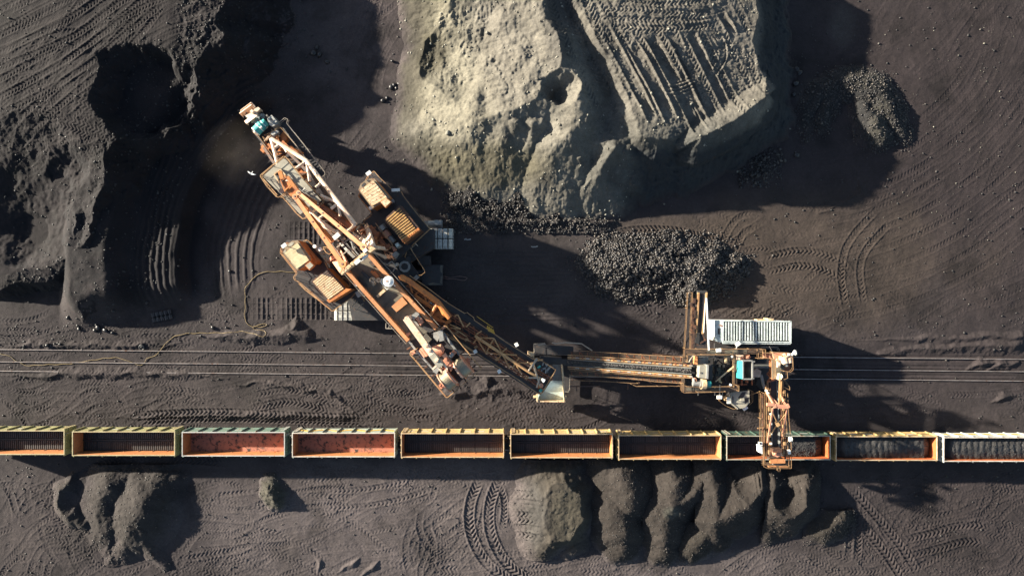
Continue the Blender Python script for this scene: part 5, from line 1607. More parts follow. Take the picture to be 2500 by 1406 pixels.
# end platform
mb = MB()
mb.slot(0).pprism([(984, 814), (1088, 938), (1112, 944), (1149, 906), (1112, 853), (1066, 802), (1040, 790)], CZ-.9, CZ-.5)
ep = A('end_platform', mb, M['dark'])
inner_l, inner_r = [(1008, 843), (1029, 868), (1048, 890), (1066, 911), (1084, 932)], [(1090, 826), (1106, 846), (1122, 866), (1136, 886), (1146, 902)]
mb = MB()
for (x, y) in inner_l: mb.cut().pbar((x, y, CZ-.6), (x-15, y+10, CZ-.6), .16, .2)
for (x, y) in inner_r: mb.cut().pbar((x, y, CZ-.6), (x+16, y-11, CZ-.6), .16, .2)
for (x, y) in ((1100, 944), (1116, 934), (1132, 922)): mb.cut().pbar((x, y, CZ-.6), (x+10, y+15, CZ-.6), .16, .2)
A('bracket', mb, M['rustdark'], ep)
mb = MB()
EPO = [(1018, 851), (1001, 861), (1001, 866), (1012, 878), (1088, 969), (1093, 970), (1174, 901), (1172, 897), (1089, 796), (1084, 796), (1071, 806), (1066, 806), (1057, 795)]
prail(mb, EPO, CZ-.6, 1.0, .06, 40, True)
A('handrail', mb, M['railp'], ep)
mb = MB()
mb.pprism([(1001, 858), (1010, 854), (1014, 862), (1006, 868)], CZ-.5, CZ+.2); mb.cut().pprism([(1077, 800), (1085, 794), (1088, 799), (1080, 806)], CZ-.5, CZ+.3); mb.cut().pprism([(990, 814), (999, 810), (1001, 818), (994, 822)], CZ-.5, CZ+.1)
A('lamp_box', mb, M['pink'], ep)
mb = MB()
for a, b in (((984, 812), (1014, 852)), ((1014, 852), (1062, 905)), ((1062, 905), (1092, 940)), ((1050, 783), (1066, 806)), ((1083, 814), (1112, 853)), ((1112, 853), (1150, 905))):
    mb.cut().pbar((a[0], a[1], CZ-.4), (b[0], b[1], CZ-.4), .24, .5)
A('edge_beam', mb, M['steel'], ep)
# winches, sheaves, gearboxes, overhead crane beam
mb = MB()
a, b, c = (991, 776), (1056, 866), (1083, 901)
mb.slot(0).pbar((a[0], a[1], CZ+2.6), (b[0], b[1], CZ+2.6), .72, .7); mb.slot(1).pbar((b[0]-1, b[1]-1, CZ+2.65), (c[0]-6, c[1]-7, CZ+2.65), .74, .66)
mb.slot(0)
for p, q in (((1070, 896), (1083, 886)), ((1083, 886), (1092, 902)), ((1092, 902), (1080, 909)), ((1080, 909), (1070, 896)), ((1056, 901), (1078, 881))): mb.pbar((p[0], p[1], CZ+2.6), (q[0], q[1], CZ+2.6), .2, .4)
mb.pprism([(987, 775), (994, 771), (999, 778), (992, 784)], CZ-.5, CZ+2.9)
for x, y in ((1040, 842), (1048, 853), (1066, 878)):
    mb.box(W(x, y, CZ+2.95), .5, .3, .14, .9); mb.cyl(W(x+1, y+2, CZ+3), W(x+1, y+2, CZ+3.25), .14, 8)
mb.pbar((1030, 835, CZ-.5), (1034, 838, CZ+2.3), .3); mb.pbar((1078, 893, CZ-.5), (1080, 893, CZ+2.3), .3)
A('crane_beam', mb, [M['pale'], M['grey']])
def drum(c, r, w, ax=(.77, .64)):
    C_ = W(c[0], c[1], CZ+.55)
    d = (ax[0], ax[1], 0)
    mb = MB()
    mb.slot(0).cyl(vadd(C_, vmul(d, -w/2)), vadd(C_, vmul(d, w/2)), r, 30)
    for k in range(12):
        t = -w/2+w*(k+.5)/12
        mb.cyl(vadd(C_, vmul(d, t-.02)), vadd(C_, vmul(d, t+.02)), r+.025, 30)
    mb.slot(1)
    for s in (-1, 1): mb.cyl(vadd(C_, vmul(d, s*w/2)), vadd(C_, vmul(d, s*(w/2+.1))), r+.18, 30)
    A('winch_drum', mb, [M['drum'], M['pink']])
drum((1093.5, 928), 1.15, 1.05); drum((1131, 895), 1.15, 1.05)
for (a, b) in (((1088, 902), (1116, 935)), ((1106, 885), (1132, 920))):
    mb = MB()
    p, q = W(a[0], a[1], CZ+.5), W(b[0], b[1], CZ+.5)
    mid = lerp3(p, q, .5)
    L = vlen(vsub(q, p))
    d = vnorm(vsub(q, p))
    n = 12
    ring = [vadd(mid, vadd(vmul(d, -L/2*math.cos(math.pi*i/n)), (0, 0, 1.0*math.sin(math.pi*i/n)))) for i in range(n+1)]
    for i in range(n): mb.bar(ring[i], ring[i+1], .34, .14)
    A('gear_guard', mb, M['pale'])
mb = MB()
mb.pprism([(1081, 880), (1089, 873), (1109, 896), (1101, 906)], CZ-.5, CZ+1.3)
for p in ((1088, 880), (1093, 887), (1098, 893), (1103, 899), (1090, 885)): mb.box(W(p[0], p[1], CZ+1.3), .4, .2, .08, .9)
mb.cut().pprism([(1098, 862), (1107, 856), (1113, 863), (1104, 874)], CZ-.5, CZ+1.1)
for p in ((1103, 863), (1106, 867), (1109, 862)): mb.box(W(p[0], p[1], CZ+1.1), .28, .28, .06, .4)
mb.cut().pprism([(1073, 905), (1083, 898), (1090, 908), (1082, 916)], CZ-.5, CZ+.6)
A('gearbox', mb, M['pink'])
mb = MB()
mb.slot(0).pcyl((1060, 856, CZ+.5), (1080, 851, CZ+.7), .55, 14); mb.pprism([(1062, 858), (1078, 848), (1084, 856), (1076, 870), (1068, 868)], CZ-.5, CZ+.6)
mb.pcyl((1078, 846, CZ+.6), (1081, 857, CZ+.6), .24, 10); mb.pcyl((1030, 848, CZ+.4), (1044, 868, CZ+.4), .3, 10); mb.pcyl((1026, 853, CZ+.4), (1038, 870, CZ+.4), .22, 10)
A('brake_unit', mb, M['pink'])
mb = MB()
mb.pbar((1083, 864, CZ+.1), (1104, 887, CZ+.1), .5, .5); mb.cut().pprism([(1056, 907), (1068, 895), (1074, 901), (1066, 912)], CZ, CZ+1.3)
mb.cut().box(W(1103, 866, CZ+.9), .5, .4, .5, .9)
A('coupling_shaft', mb, M['steel'])
mb = MB()
for k in range(16): mb.box(W(1076+rnd.uniform(0, 12), 932+rnd.uniform(-6, 14), CZ-.5), rnd.uniform(.15, .45), rnd.uniform(.15, .35), rnd.uniform(.2, .7), rnd.uniform(0, 1.5))
for k in range(8): mb.box(W(1138+rnd.uniform(-4, 10), 880+rnd.uniform(-6, 8), CZ-.5), rnd.uniform(.2, .4), rnd.uniform(.2, .4), rnd.uniform(.2, .8), .8)
for k in range(9): mb.pbar((1100+rnd.uniform(0, 8), 945+rnd.uniform(-8, 2), CZ-.4), (1106+rnd.uniform(0, 6), 938+rnd.uniform(-6, 4), CZ-.3), .1)
A('valve_block', mb, M['pink'])
mb = MB()
mb.slot(0).pprism([(1004, 770), (1016, 761), (1023, 770), (1010, 780)], CZ-.4, CZ+.8); mb.slot(1).pprism([(1020, 782), (1028, 776), (1034, 786), (1026, 795)], CZ-.4, CZ+.7)
mb.slot(0).pprism([(1013, 766), (1020, 762), (1024, 768), (1018, 773)], CZ+.8, CZ+1.1); mb.slot(1).pcyl((1018, 774, CZ+.5), (1030, 790, CZ+.5), .26, 10)
mb.slot(0).pcyl((1022, 773, CZ+.4), (1030, 782, CZ+.4), .2, 10); mb.slot(1).pprism([(1036, 772), (1042, 769), (1044, 780), (1038, 782)], CZ-.4, CZ+.2)
mb.slot(0).pbar((1003, 772, CZ-.2), (1022, 795, CZ-.2), .18)
A('hydraulic_unit', mb, [M['steel'], M['pink']])
mb = MB()
mb.slot(0).pprism([(1069, 808), (1080, 806), (1084, 831), (1073, 834)], CZ+.2, CZ+.7); mb.pprism([(1058, 812), (1069, 809), (1072, 825), (1068, 834), (1058, 824)], CZ-.1, CZ+.15)
mb.cut().slot(1).pprism([(1032, 798), (1056, 786), (1062, 806), (1048, 812), (1038, 806)], CZ-.5, CZ-.05)
mb.cut().slot(2).pprism([(1025, 832), (1040, 812), (1054, 828), (1036, 846)], CZ-.5, CZ+.02)
mb.cut().slot(1).pprism([(1050, 843), (1061, 836), (1070, 846), (1058, 853)], CZ-.5, CZ-.2)
A('cover_sheet', mb, [M['steel'], M['dark'], M['deck']])

# ---- discharge boom
def dz_(x): return 7.4-1.6*min(1, max(0, (x-975)/385))
def D3(x, y, o=0.0): return (x, y, dz_(x)+o)
def off(px, py, s, L=None):
    "a point beside the boom's centre line: s pixels to its upper right"
    u = (.833, .553)
    return (px+u[1]*s, py-u[0]*s)
P0, P1 = (985, 712), (1338, 938)
def cl(t, s=0.0): 
    x, y = P0[0]+(P1[0]-P0[0])*t, P0[1]+(P1[1]-P0[1])*t
    return off(x, y, s)
def d3(t, s, o=0.0):
    x, y = cl(t, s)
    return D3(x, y, o)
mb = MB()
mb.hexa([W3(d3(0, -11, -.6)), W3(d3(.97, -11, -.6)), W3(d3(.97, 11, -.6)), W3(d3(0, 11, -.6))], [W3(d3(0, -11, -.4)), W3(d3(.97, -11, -.4)), W3(d3(.97, 11, -.4)), W3(d3(0, 11, -.4))])
A('discharge_belt', mb, M['belt'])
mb = MB()
for s in (-16, 16, -10, 10):
    mb.pbar(d3(0, s, -.3), d3(1, s, -.3), .16 if abs(s) > 12 else .10, .4)
mb.slot(1)
for s in (21, -21):
    mb.pbar(d3(.05, s, -.35), d3(.98, s, -.35), .12, .25)
for k in range(23):
    t = k/22
    mb.slot(1).pbar(d3(t, -22, -.5), d3(t, 22, -.5), .10, .14)
    if k % 2 == 0: mb.slot(0).box(W3(d3(t, 17+rnd.uniform(-1, 1), -.2)), .3, .22, .2, .5)
    if k % 3 == 0: mb.slot(0).box(W3(d3(t+.01, -18, -.2)), .3, .2, .2, .5)
A('discharge_girder', mb, [M['rust'], M['rustdark']])
mb = MB()
for s0, s1 in ((22, 35), (-22, -34)):
    q = [d3(.12 if s0 > 0 else .28, s0, -.35), d3(.98, s0, -.35), d3(.98, s1, -.35), d3(.12 if s0 > 0 else .28, s1, -.35)]
    mb.hexa([vadd(W3(p), (0, 0, -.05)) for p in q], [W3(p) for p in q])
A('walkway', mb, M['dark'])
mb = MB()
mb2 = MB()
top = [(1000, 673), (1040, 700), (1090, 738), (1134, 765), (1140, 763), (1156, 775), (1158, 782), (1238, 837), (1302, 877), (1312, 874), (1357, 903)]
prail(mb, [(x, y, dz_(x)-.3) for x, y in top], 0, 1.0, .05, 2.2)
bot = [(1090, 815), (1130, 840), (1184, 876), (1262, 925), (1312, 960), (1319, 963), (1325, 958), (1357, 903)]
prail(mb, [(x, y, dz_(x)-.3) for x, y in bot], 0, 1.0, .055, 2.2)
A('handrail', mb, M['railp'])
mb = MB()
# spine tube with its fanned bracing
sp = [(1160, 820), (1190, 840), (1228, 866), (1290, 907), (1326, 929)]
mb.ptube([D3(x, y, 1.4) for x, y in sp], .17, 8)
mb.ptube([D3(1163, 827, 1.1), D3(1215, 855, 1.1)], .10, 6)
for a, b in (((1163, 824), (1206, 826)), ((1206, 826), (1197, 842)), ((1197, 842), (1188, 859)), ((1206, 826), (1225, 862)), ((1163, 824), (1184, 858)), ((1186, 860), (1232, 867)), ((1225, 864), (1262, 867)), ((1228, 868), (1245, 898)), ((1258, 887), (1250, 900)), ((1258, 887), (1268, 872)),
             ((1225, 860), (1237, 850)), ((1215, 880), (1222, 868)), ((1262, 886), (1302, 886)), ((1258, 888), (1272, 910)), ((1302, 886), (1313, 920)), ((1282, 922), (1313, 921)), ((1288, 908), (1303, 885)), ((1313, 920), (1318, 945)), ((1163, 816), (1176, 808)), ((1138, 798), (1148, 788)), ((1110, 772), (1117, 768)), ((1117, 768), (1132, 798)), ((1098, 792), (1125, 803)), ((1155, 838), (1164, 828)), ((1100, 800), (1122, 802)), ((1312, 880), (1326, 878))):
    mb.ptube([D3(a[0], a[1], 1.0), D3(b[0], b[1], 1.0)], .085, 6)
A('spine_truss', mb, M['railp'])
mb = MB()
for k in range(16):
    t = .06+k*.045
    mb.pbar(d3(t, -14, .2), d3(t+.045, 14 if k % 2 else -4, .2), .07); mb.pbar(d3(t, 15, .4), d3(t+.04, -2, .4), .06)
for s in (5, -5, -14): mb.pbar(d3(.0, s, .1), d3(.62, s, .1), .1, .14)
for k in range(20):
    t = rnd.uniform(.1, .6)
    mb.box(W3(d3(t, rnd.uniform(-14, 14), .1)), rnd.uniform(.15, .4), rnd.uniform(.15, .3), .3, .55)
A('lattice', mb, M['rust'])
mb = MB()
for k in range(7): mb.cut().box(W3(d3(.25+k*.07, rnd.choice((-15, -18)), .2)), .45, .3, .35, .55)
for a, b in (((1085, 818), (1120, 836)), ((1120, 836), (1160, 862)), ((1090, 800), (1125, 825)), ((1125, 825), (1150, 833)), ((1105, 800), (1140, 822))): mb.cut().pbar(D3(a[0], a[1], .6), D3(b[0], b[1], .6), .12, .12)
A('pipe_run', mb, M['railp'])
# thick orange chord that carries the boom, with its forked foot
mb = MB()
def dch(pts, r, o): mb.ptube([D3(x, y, o) for x, y in pts], r, 10)
dch([(978, 676), (997, 685), (1068, 737), (1098, 776)], .34, 2.6)
dch([(1068, 740), (1066, 746), (1051, 770)], .22, 2.4)
dch([(1078, 752), (1084, 765), (1099, 775)], .3, 2.5)
for a, b, r in (((1000, 695), (1007, 716), .10), ((1013, 720), (1024, 711), .10), ((1034, 718), (1041, 740), .10), ((1044, 741), (1055, 730), .10), ((1012, 720), (1062, 757), .18), ((1014, 724), (1030, 735), .22), ((1030, 735), (1060, 755), .2)):
    mb.ptube([D3(a[0], a[1], 1.2), D3(b[0], b[1], 1.2)], r, 6)
q = [(1053, 771), (1066, 774), (1093, 788), (1089, 790), (1060, 781)]
mb.pprism(q, 8.2, 8.7)
mb.pprism([(972, 675), (979, 670), (988, 676), (984, 682), (978, 683)], 7.8, 10.0)
for x, y in ((1082, 772), (1088, 768), (1078, 765), (1094, 786), (1070, 764), (1066, 770)): mb.box(W3(D3(x, y, .8)), .8, .4, .6, .6)
A('boom_suspension', mb, M['orange'])
# tip gear
mb = MB()
tip = [(1302, 884), (1312, 876), (1356, 905), (1324, 956), (1312, 950), (1285, 932), (1292, 920), (1310, 920)]
mb.pprism(tip, 4.6, 4.9)
mb.pcyl((1302, 912, 5.5), (1320, 894, 5.5), .45, 14); mb.pcyl((1322, 942, 5.6), (1328, 934, 5.6), .5, 14)
A('tip_drive', mb, M['dark'])
mb = MB()
mb.slot(0)
for k in range(26): mb.box(W(1310+rnd.uniform(0, 36), 888+rnd.uniform(0, 34), 5.0+rnd.uniform(0, .5)), rnd.uniform(.1, .5), rnd.uniform(.08, .3), rnd.uniform(.1, .5), rnd.uniform(0, 1.5))
mb.slot(1).pcyl((1315, 894, 6), (1317, 897, 6), .24, 10); mb.slot(2).pcyl((1321, 941, 6), (1321, 941, 6.3), .3, 12); mb.slot(1).pcyl((1319, 949, 5.6), (1323, 953, 5.6), .3, 10)
mb.slot(0)
for p in ((1296, 929), (1304, 935), (1298, 942), (1306, 948), (1292, 936)): mb.box(W(p[0], p[1], 5.4), .6, .45, .15, -.55)
A('tip_machinery', mb, [M['steel'], M['teal'], M['pink']])
mb = MB()
for a, b in (((1301, 888), (1318, 940)), ((1310, 874), (1300, 892)), ((1302, 888), (1290, 906)), ((1318, 920), (1310, 946)), ((1290, 922), (1312, 922)), ((1300, 892), (1312, 876))): mb.ptube([D3(a[0], a[1], 1.5), D3(b[0], b[1], 1.5)], .10, 6)
A('tip_frame', mb, M['railg'])
mb = MB()
for x, y in ((1261, 841), (1219, 906), (1160.5, 857.5)): mb.cut().box(W(x, y, 7.6), .42, .42, .3, .5)
mb.cut().cyl(W(1322, 925, 8.6), W(1329, 930, 8.6), .16, 10, .26)
A('floodlight', mb, M['white'])
mb = MB()
for k in range(4): mb.pbar((1190+k*4.5, 795+k*3, 7.0), (1193+k*4.5, 806+k*3, 7.0), .14, .3)
for k in range(3): mb.pbar((1188+k*2, 800+k*3.5, 7.1), (1204+k*2, 806+k*3.5, 7.1), .12, .2)
mb.pbar((1164, 772, 6.6), (1204, 800, 6.6), .07, .1)
A('cable_carrier', mb, M['yellow'])
# ------------------------------------------------------------------ rail mounted loading machine
LD = T('wagon_loader', 'long rusty loading machine on rails with conveyors, white house and loading boom', 'loading machine', W(1745, 905, 0))
B = LD.part
# ---- receiving table under the excavator's boom tip
mb = MB()
mb.pprism([(1313, 962), (1378, 962), (1377, 978.5), (1311, 978)], 1.5, 1.7)
q = [W(1331, 930, 3.3), W(1372, 930, 3.3), W(1377, 956, 2.2), (W(1320, 958, 2.2))]
mb.sheet(*q, .1)
q = [W(1320, 958, 2.2), W(1377, 956, 2.2), W(1378, 977, 1.9), W(1312, 977, 1.9)]
mb.sheet(*q, .1)
ch_ = B('receiving_chute', mb, M['palecyan'])
mb = MB()
mb.pbar((1372, 892, 3.6), (1378, 978, 2.9), .16, 1.2); mb.pbar((1313, 950, 2.6), (1311, 978, 2.6), .14, 1.0); mb.pbar((1311, 978, 2.5), (1378, 979, 2.5), .14, 1.0)
mb.cut().pbar((1302, 968, 2.2), (1313, 967, 2.2), .3, .2); mb.pbar((1377, 968, 2.2), (1383, 969, 2.2), .3, .2)
B('chute_side', mb, M['cream'], ch_)
mb = MB()
mb.slot(0).pprism([(1349, 889), (1373, 891), (1373, 932), (1347, 934)], 2.8, 3.0)
mb.slot(1)
for k in range(9): mb.pbar((1350.5+k*2.7, 890, 3.12), (1350+k*2.75, 933, 3.12), .07, .2)
B('impact_grating', mb, [M['dark'], M['steel']])
mb = MB()
q = [(1289, 859), (1304, 863), (1304, 876), (1303, 897), (1288, 888)]
mb.pprism(q, 1.6, 3.2)
B('deflector_plate', mb, M['cream'])
mb = MB()
mb.pprism([(1304, 840), (1400, 846), (1400, 866), (1304, 864)], 1.0, 1.3); mb.pprism([(1320, 870), (1372, 874), (1372, 892), (1318, 886)], 1.0, 2.6)
mb.pprism([(1374, 884), (1392, 884), (1391, 958), (1377, 958)], .7, 1.0)
B('tail_frame', mb, M['dark'])
mb = MB()
prail(mb, [(1304, 860), (1303, 840), (1313, 839), (1330, 838)], 1.3, 1.0, .045)
mb.cut().ptube([(1348, 836, 2.4), (1356, 839, 2.4), (1380, 836, 2.4), (1420, 839, 2.4), (1432, 847, 2.4), (1446, 856, 2.4)], .08)
mb.cut().pbar((1313, 842, 2), (1332, 839.5, 2), .16)
prail(mb, [(1377, 957), (1388, 957), (1391, 950), (1392, 916), (1400, 918)], 1.2, .9, .045)
B('handrail', mb, M['railg'])
# ---- inclined belt conveyor
def iz(x): return 2.2+(x-1320)/(1680-1320)*3.6
def I3(x, y, o=0.0): return (x, y, iz(x)+o)
def along(y0, y1, x0=1382, x1=1680):
    "photo line from (x0,y0) to (x1,y1)"
    return lambda t: (x0+(x1-x0)*t, y0+(y1-y0)*t)
mb = MB()
L1, L2 = along(877, 897), along(891.5, 913)
q = [(1310, 872), (1680, 897), (1687, 897), (1687, 913), (1680, 913), (1310, 889)]
a, b = [I3(1318, 873), I3(1688, 897.5)], [I3(1688, 912.5), I3(1318, 889)]
mb.slot(0).hexa([vadd(W3(p), (0, 0, -.1)) for p in a+b], [W3(p) for p in a+b])
mb.slot(1)
for y0, y1, s in ((876.5, 896.5, 1), (890, 911.5, -1)):
    a = [I3(1400, y0+1.2, .02), I3(1688, y1+.5, .02), I3(1688, y1+3.2, .14 if s < 0 else .02), I3(1400, y0+2.4, .05)]
    mb.hexa([vadd(W3(p), (0, 0, -.04)) for p in a], [vadd(W3(p), (0, 0, .03)) for p in a])
cv = B('belt', mb, [M['belt'], M['beltgrey']])
n = 2600
u, v = npr.rand(n), npr.rand(n)
px_ = 1385+u*302
cy = 879+(px_-1382)*(21.5/300)+3.0
py_ = cy+(v-.5)*8.6*(.75+.25*u)+2.2
zz = np.array([iz(x) for x in px_])+.06+.16*(1-(2*v-1)**2)
pos = np.array([W(a, b, c) for a, b, c in zip(px_, py_, zz)])
r = rocks('coal_on_belt', pos, sizes(n, .04, .13, 2), M['lump'])
r['kind'] = 'stuff'
tag(r, 'lump coal riding on the inclined conveyor belt', 'coal')
mb = MB()
for (y0, y1, w, h, mt) in ((872, 892.5, .16, .3, 0), (895, 918, .16, .3, 0), (866.5, 886, .14, .3, 1), (900, 922, .14, .3, 1), (876, 896.8, .10, .2, 1), (891.5, 913.5, .10, .2, 1)):
    mb.slot(mt).pbar(I3(1386, y0, -.1), I3(1688, y1, -.1), w, h)
for k in range(24):
    x = 1392+k*12.6
    t = (x-1382)/298
    mb.slot(1).pbar(I3(x, 866.5+19.5*t, -.2), I3(x, 876+20.8*t, -.2), .10, .12); mb.pbar(I3(x, 891.5+22*t, -.2), I3(x, 900+22*t, -.2), .10, .12)
    mb.slot(2).pbar(I3(x+5, 869+20*t, .0), I3(x+5, 872.5+20.5*t, .0), .2, .2); mb.pbar(I3(x+5, 896+22*t, .0), I3(x+5, 899+22*t, .0), .2, .2)
    if k % 2: mb.slot(3).pbar(I3(x+1, 871.5+20.5*t, .05), I3(x+9, 872+20.5*t+.2, .05), .14, .14); mb.pbar(I3(x+1, 896.5+22*t, .05), I3(x+9, 897+22.4*t, .05), .14, .14)
B('conveyor_frame', mb, [M['railp'], M['raild'], M['rust'], M['steel']])
mb = MB()
for (a0, a1, b0, b1) in ((858, 873, 867, 884), (906, 925, 914.5, 937)):
    a = [I3(1392, a0, -.9), I3(1670, a1, -.9), I3(1670, b1, -.9), I3(1392, b0, -.9)]
    mb.slot(0).hexa([vadd(W3(p), (0, 0, -.05)) for p in a], [W3(p) for p in a])
    mb.slot(1)
    for k in range(15):
        x = 1396+k*19
        t = (x-1392)/278
        mb.pbar(I3(x, a0+(a1-a0)*t, -.88), I3(x, b0+(b1-b0)*t, -.88), .07, .08)
        if k % 2: mb.pbar(I3(x, a0+(a1-a0)*t, -.88), I3(x+9, b0+(b1-b0)*t, -.88), .07, .08)
B('walkway', mb, [M['brown'], M['rust']])
mb = MB()
def ipr(pts, o=-.9, h=1.0, r=.034, st=2.4): prail(mb, [(x, y, iz(x)+o) for x, y in pts], 0, h, r, st)
ipr([(1404, 851), (1418, 852), (1418, 857), (1670, 872)]); ipr([(1403, 867), (1470, 872), (1670, 885)])
ipr([(1392, 905), (1405, 906), (1670, 924)], st=3); ipr([(1390, 917), (1420, 917), (1560, 926), (1600, 932), (1666, 936)])
ipr([(1398, 929), (1460, 930.5), (1558, 936)], -1.4); ipr([(1540, 937), (1553, 943), (1660, 942.5)], -1.6, .8)
B('handrail', mb, M['raild'])
mb = MB()
for pts in ([(1392, 943), (1466, 943)], [(1408, 943), (1408, 955)], [(1533, 934), (1533, 951)], [(1430, 924), (1460, 930)], [(1590, 934), (1604, 940), (1618, 936)], [(1600, 866), (1640, 868)], [(1593, 863), (1660, 870)]):
    for a, b in zip(pts[:-1], pts[1:]): mb.pbar((a[0], a[1], 2.6), (b[0], b[1], 2.6), .12, .14)
for x0, x1, y in ((1455, 1470, 873), (1520, 1536, 874), (1600, 1630, 880), (1520, 1545, 920), (1570, 1590, 930)): mb.pbar(I3(x0, y-6, -1), I3(x1, y+4, -1), .1, .12)
for x in (1440, 1560): 
    for y in (868, 934): mb.pbar(I3(x, y, -1.2), (x, y, 0.0), .22)
B('conveyor_support', mb, M['rustdark'])
# ---- main frame, walkways round the machinery
FZ2 = 6.0
mb = MB()
mb.slot(0).pprism([(1671, 853.5), (1863, 853.5), (1863, 864), (1671, 866)], FZ2-.2, FZ2); mb.pprism([(1666, 866), (1680, 866), (1680, 885), (1666, 885)], FZ2-.2, FZ2)
mb.pprism([(1790, 864), (1799.5, 864), (1799.5, 954), (1790, 954)], FZ2-.2, FZ2-.002); mb.pprism([(1670, 944), (1790, 944), (1790, 956), (1670, 957)], FZ2-.2, FZ2)
mb.pprism([(1665, 925), (1672, 925), (1672, 957), (1665, 957)], FZ2-.2, FZ2-.003)
mb.slot(1).pprism([(1726, 855), (1760, 855), (1760, 864), (1726, 864)], FZ2, FZ2+.03); mb.pprism([(1770, 855), (1824, 854), (1824, 863), (1770, 863)], FZ2, FZ2+.03); mb.pprism([(1676, 946), (1700, 946), (1725, 953), (1676, 953)], FZ2, FZ2+.02)
B('walkway', mb, [M['brown'], M['deck']])
mb = MB()
prail(mb, [(1666, 872), (1671, 872), (1671, 852), (1863, 852), (1869, 853), (1869, 875), (1851, 875)], FZ2, 1.0, .05)
prail(mb, [(1679, 884), (1679, 866), (1790, 866)], FZ2, 1.0, .05)
prail(mb, [(1664, 936), (1664, 955), (1670, 959), (1772, 956)], FZ2, 1.0, .05)
prail(mb, [(1669, 936), (1669, 958)], FZ2, 1.0, .045)
prail(mb, [(1678, 944), (1783, 944)], FZ2, 1.0, .045)
prail(mb, [(1792, 868), (1792, 944)], FZ2, 1.0, .045); prail(mb, [(1800, 941), (1804, 941), (1804, 955)], FZ2, 1.0, .05)
prail(mb, [(1862, 854), (1862, 874), (1852, 873), (1852, 854)], FZ2, 1.0, .045)
B('handrail', mb, M['raild'])
mb = MB()
mb.ptube([(1682, 884, FZ2+1), (1686, 876, FZ2+1.1), (1693, 868, FZ2+1)], .06)
for x, y0, y1 in ((1704.5, 956, 964), (1745, 945, 965), (1757, 955, 970), (1790, 700, 700)):
    if y0 != y1: mb.pbar((x, y0, FZ2), (x, y1, FZ2-.4), .1)
mb.pbar((1757, 940, FZ2+.5), (1757, 972, FZ2+.1), .12); mb.pbar((1764, 958, FZ2), (1764, 972, FZ2), .08)
B('cable_arm', mb, M['railg'])
mb = MB()
mb.pprism([(1676, 868), (1790, 868), (1790, 944), (1676, 944)], 2.2, 2.8)
for x in (1700, 1730, 1745, 1770, 1786): mb.pbar((x, 866, 4.2), (x, 944, 4.2), .24, .5)
for y in (872, 892, 915, 936): mb.pbar((1676, y, 4.3), (1790, y, 4.3), .22, .4)
for a, b in (((1746, 874), (1770, 892)), ((1770, 874), (1788, 890)), ((1750, 930), (1742, 944)), ((1772, 920), (1788, 905)), ((1772, 930), (1788, 944)), ((1760, 870), (1745, 890)), ((1715, 928), (1740, 936))): mb.pbar((a[0], a[1], 4.5), (b[0], b[1], 4.5), .13, .16)
for x in (1690, 1790, 1850, 1900):
    for y in (874, 924): mb.pbar((x, y, .5), (x, y, 3.0), .5); mb.cyl(vadd(W(x-8, y, .5), (0, -.12, 0)), vadd(W(x-8, y, .5), (0, .12, 0)), .4, 18); mb.cyl(vadd(W(x+8, y, .5), (0, -.12, 0)), vadd(W(x+8, y, .5), (0, .12, 0)), .4, 18)
mb.pprism([(1800, 868), (1925, 868), (1925, 930), (1800, 930)], 2.4, 2.8)
B('main_frame', mb, M['dark'])
mb = MB()
mb.pbar((1747, 931, 5.6), (1792, 894, 6.6), .14); mb.pbar((1772, 868, 5.4), (1772, 886, 5.4), .24, .3)
mb.pbar((1755, 930, 5), (1762, 934, 5), .2); mb.pbar((1757, 922, 5), (1757, 930, 5), .2)
B('frame_brace', mb, M['cream'])
mb = MB()
mb.slot(0).pprism([(1709, 893), (1726, 893), (1724, 924), (1706.5, 922)], 5.6, 7.0); mb.slot(1).pprism([(1726, 891), (1730.5, 891), (1729, 925), (1724, 924)], 5.6, 7.15)
mb.slot(2).pcyl((1711.5, 910, 7.0), (1711.5, 910, 7.03), .12, 10); mb.pprism([(1731, 889), (1739, 889), (1740, 926), (1730, 927)], 5.0, 6.2)
B('pulley_cover', mb, [M['grey'], M['steel'], M['dark']])
mb = MB()
mb.pprism([(1747, 892), (1768, 892), (1768, 920), (1747, 920)], 3.0, 4.6)
for x, y in ((1757, 893), (1763, 893), (1753, 901), (1757, 908), (1764, 910)): mb.box(W(x, y, 4.6), .5, .4, .3, .1)
B('chute_box', mb, M['dark'])
mb = MB()
mb.slot(0).pprism([(1699, 870), (1703, 870), (1703, 890), (1698, 890)], 4.6, 5.8)
mb.slot(1)
for k in range(7): mb.pbar((1706+k*3.4, 871, 5.0), (1706+k*3.4, 887, 5.0), .12, .2)
for k in range(5): mb.pbar((1705, 872+k*3.4, 5.12), (1729, 872+k*3.4, 5.12), .08, .1)
B('cooler', mb, [M['peach'], M['steel']])
mb = MB()
mb.slot(0).pcyl((1691, 936.5, 6.6), (1708, 936, 6.6), .34, 12); mb.slot(1).pcyl((1712, 937, 6.6), (1723, 937, 6.6), .62, 16); mb.slot(2).pcyl((1723, 937.5, 6.6), (1734, 938, 6.6), .42, 16)
mb.slot(0).pcyl((1708, 936, 6.6), (1712, 936.5, 6.6), .5, 14); mb.slot(1).box(W(1714, 941, 6.0), .7, .7, .6, 0); mb.slot(3).pprism([(1695, 926), (1700, 924), (1701, 930), (1697, 932)], 5.4, 6.9); mb.slot(0).box(W(1692, 928, 6), .2, .6, .9)
B('drive_motor', mb, [M['steel'], M['cream'], M['teal'], M['pink']])
mb = MB()
x0, x1, y0, y1 = 1800, 1837.5, 880, 925
zt, zb = 7.6, 5.2
t = .09
def wall4(a, b, za, zb_): mb.pbar((a[0], a[1], (za+zb_)/2), (b[0], b[1], (za+zb_)/2), t, za-zb_)
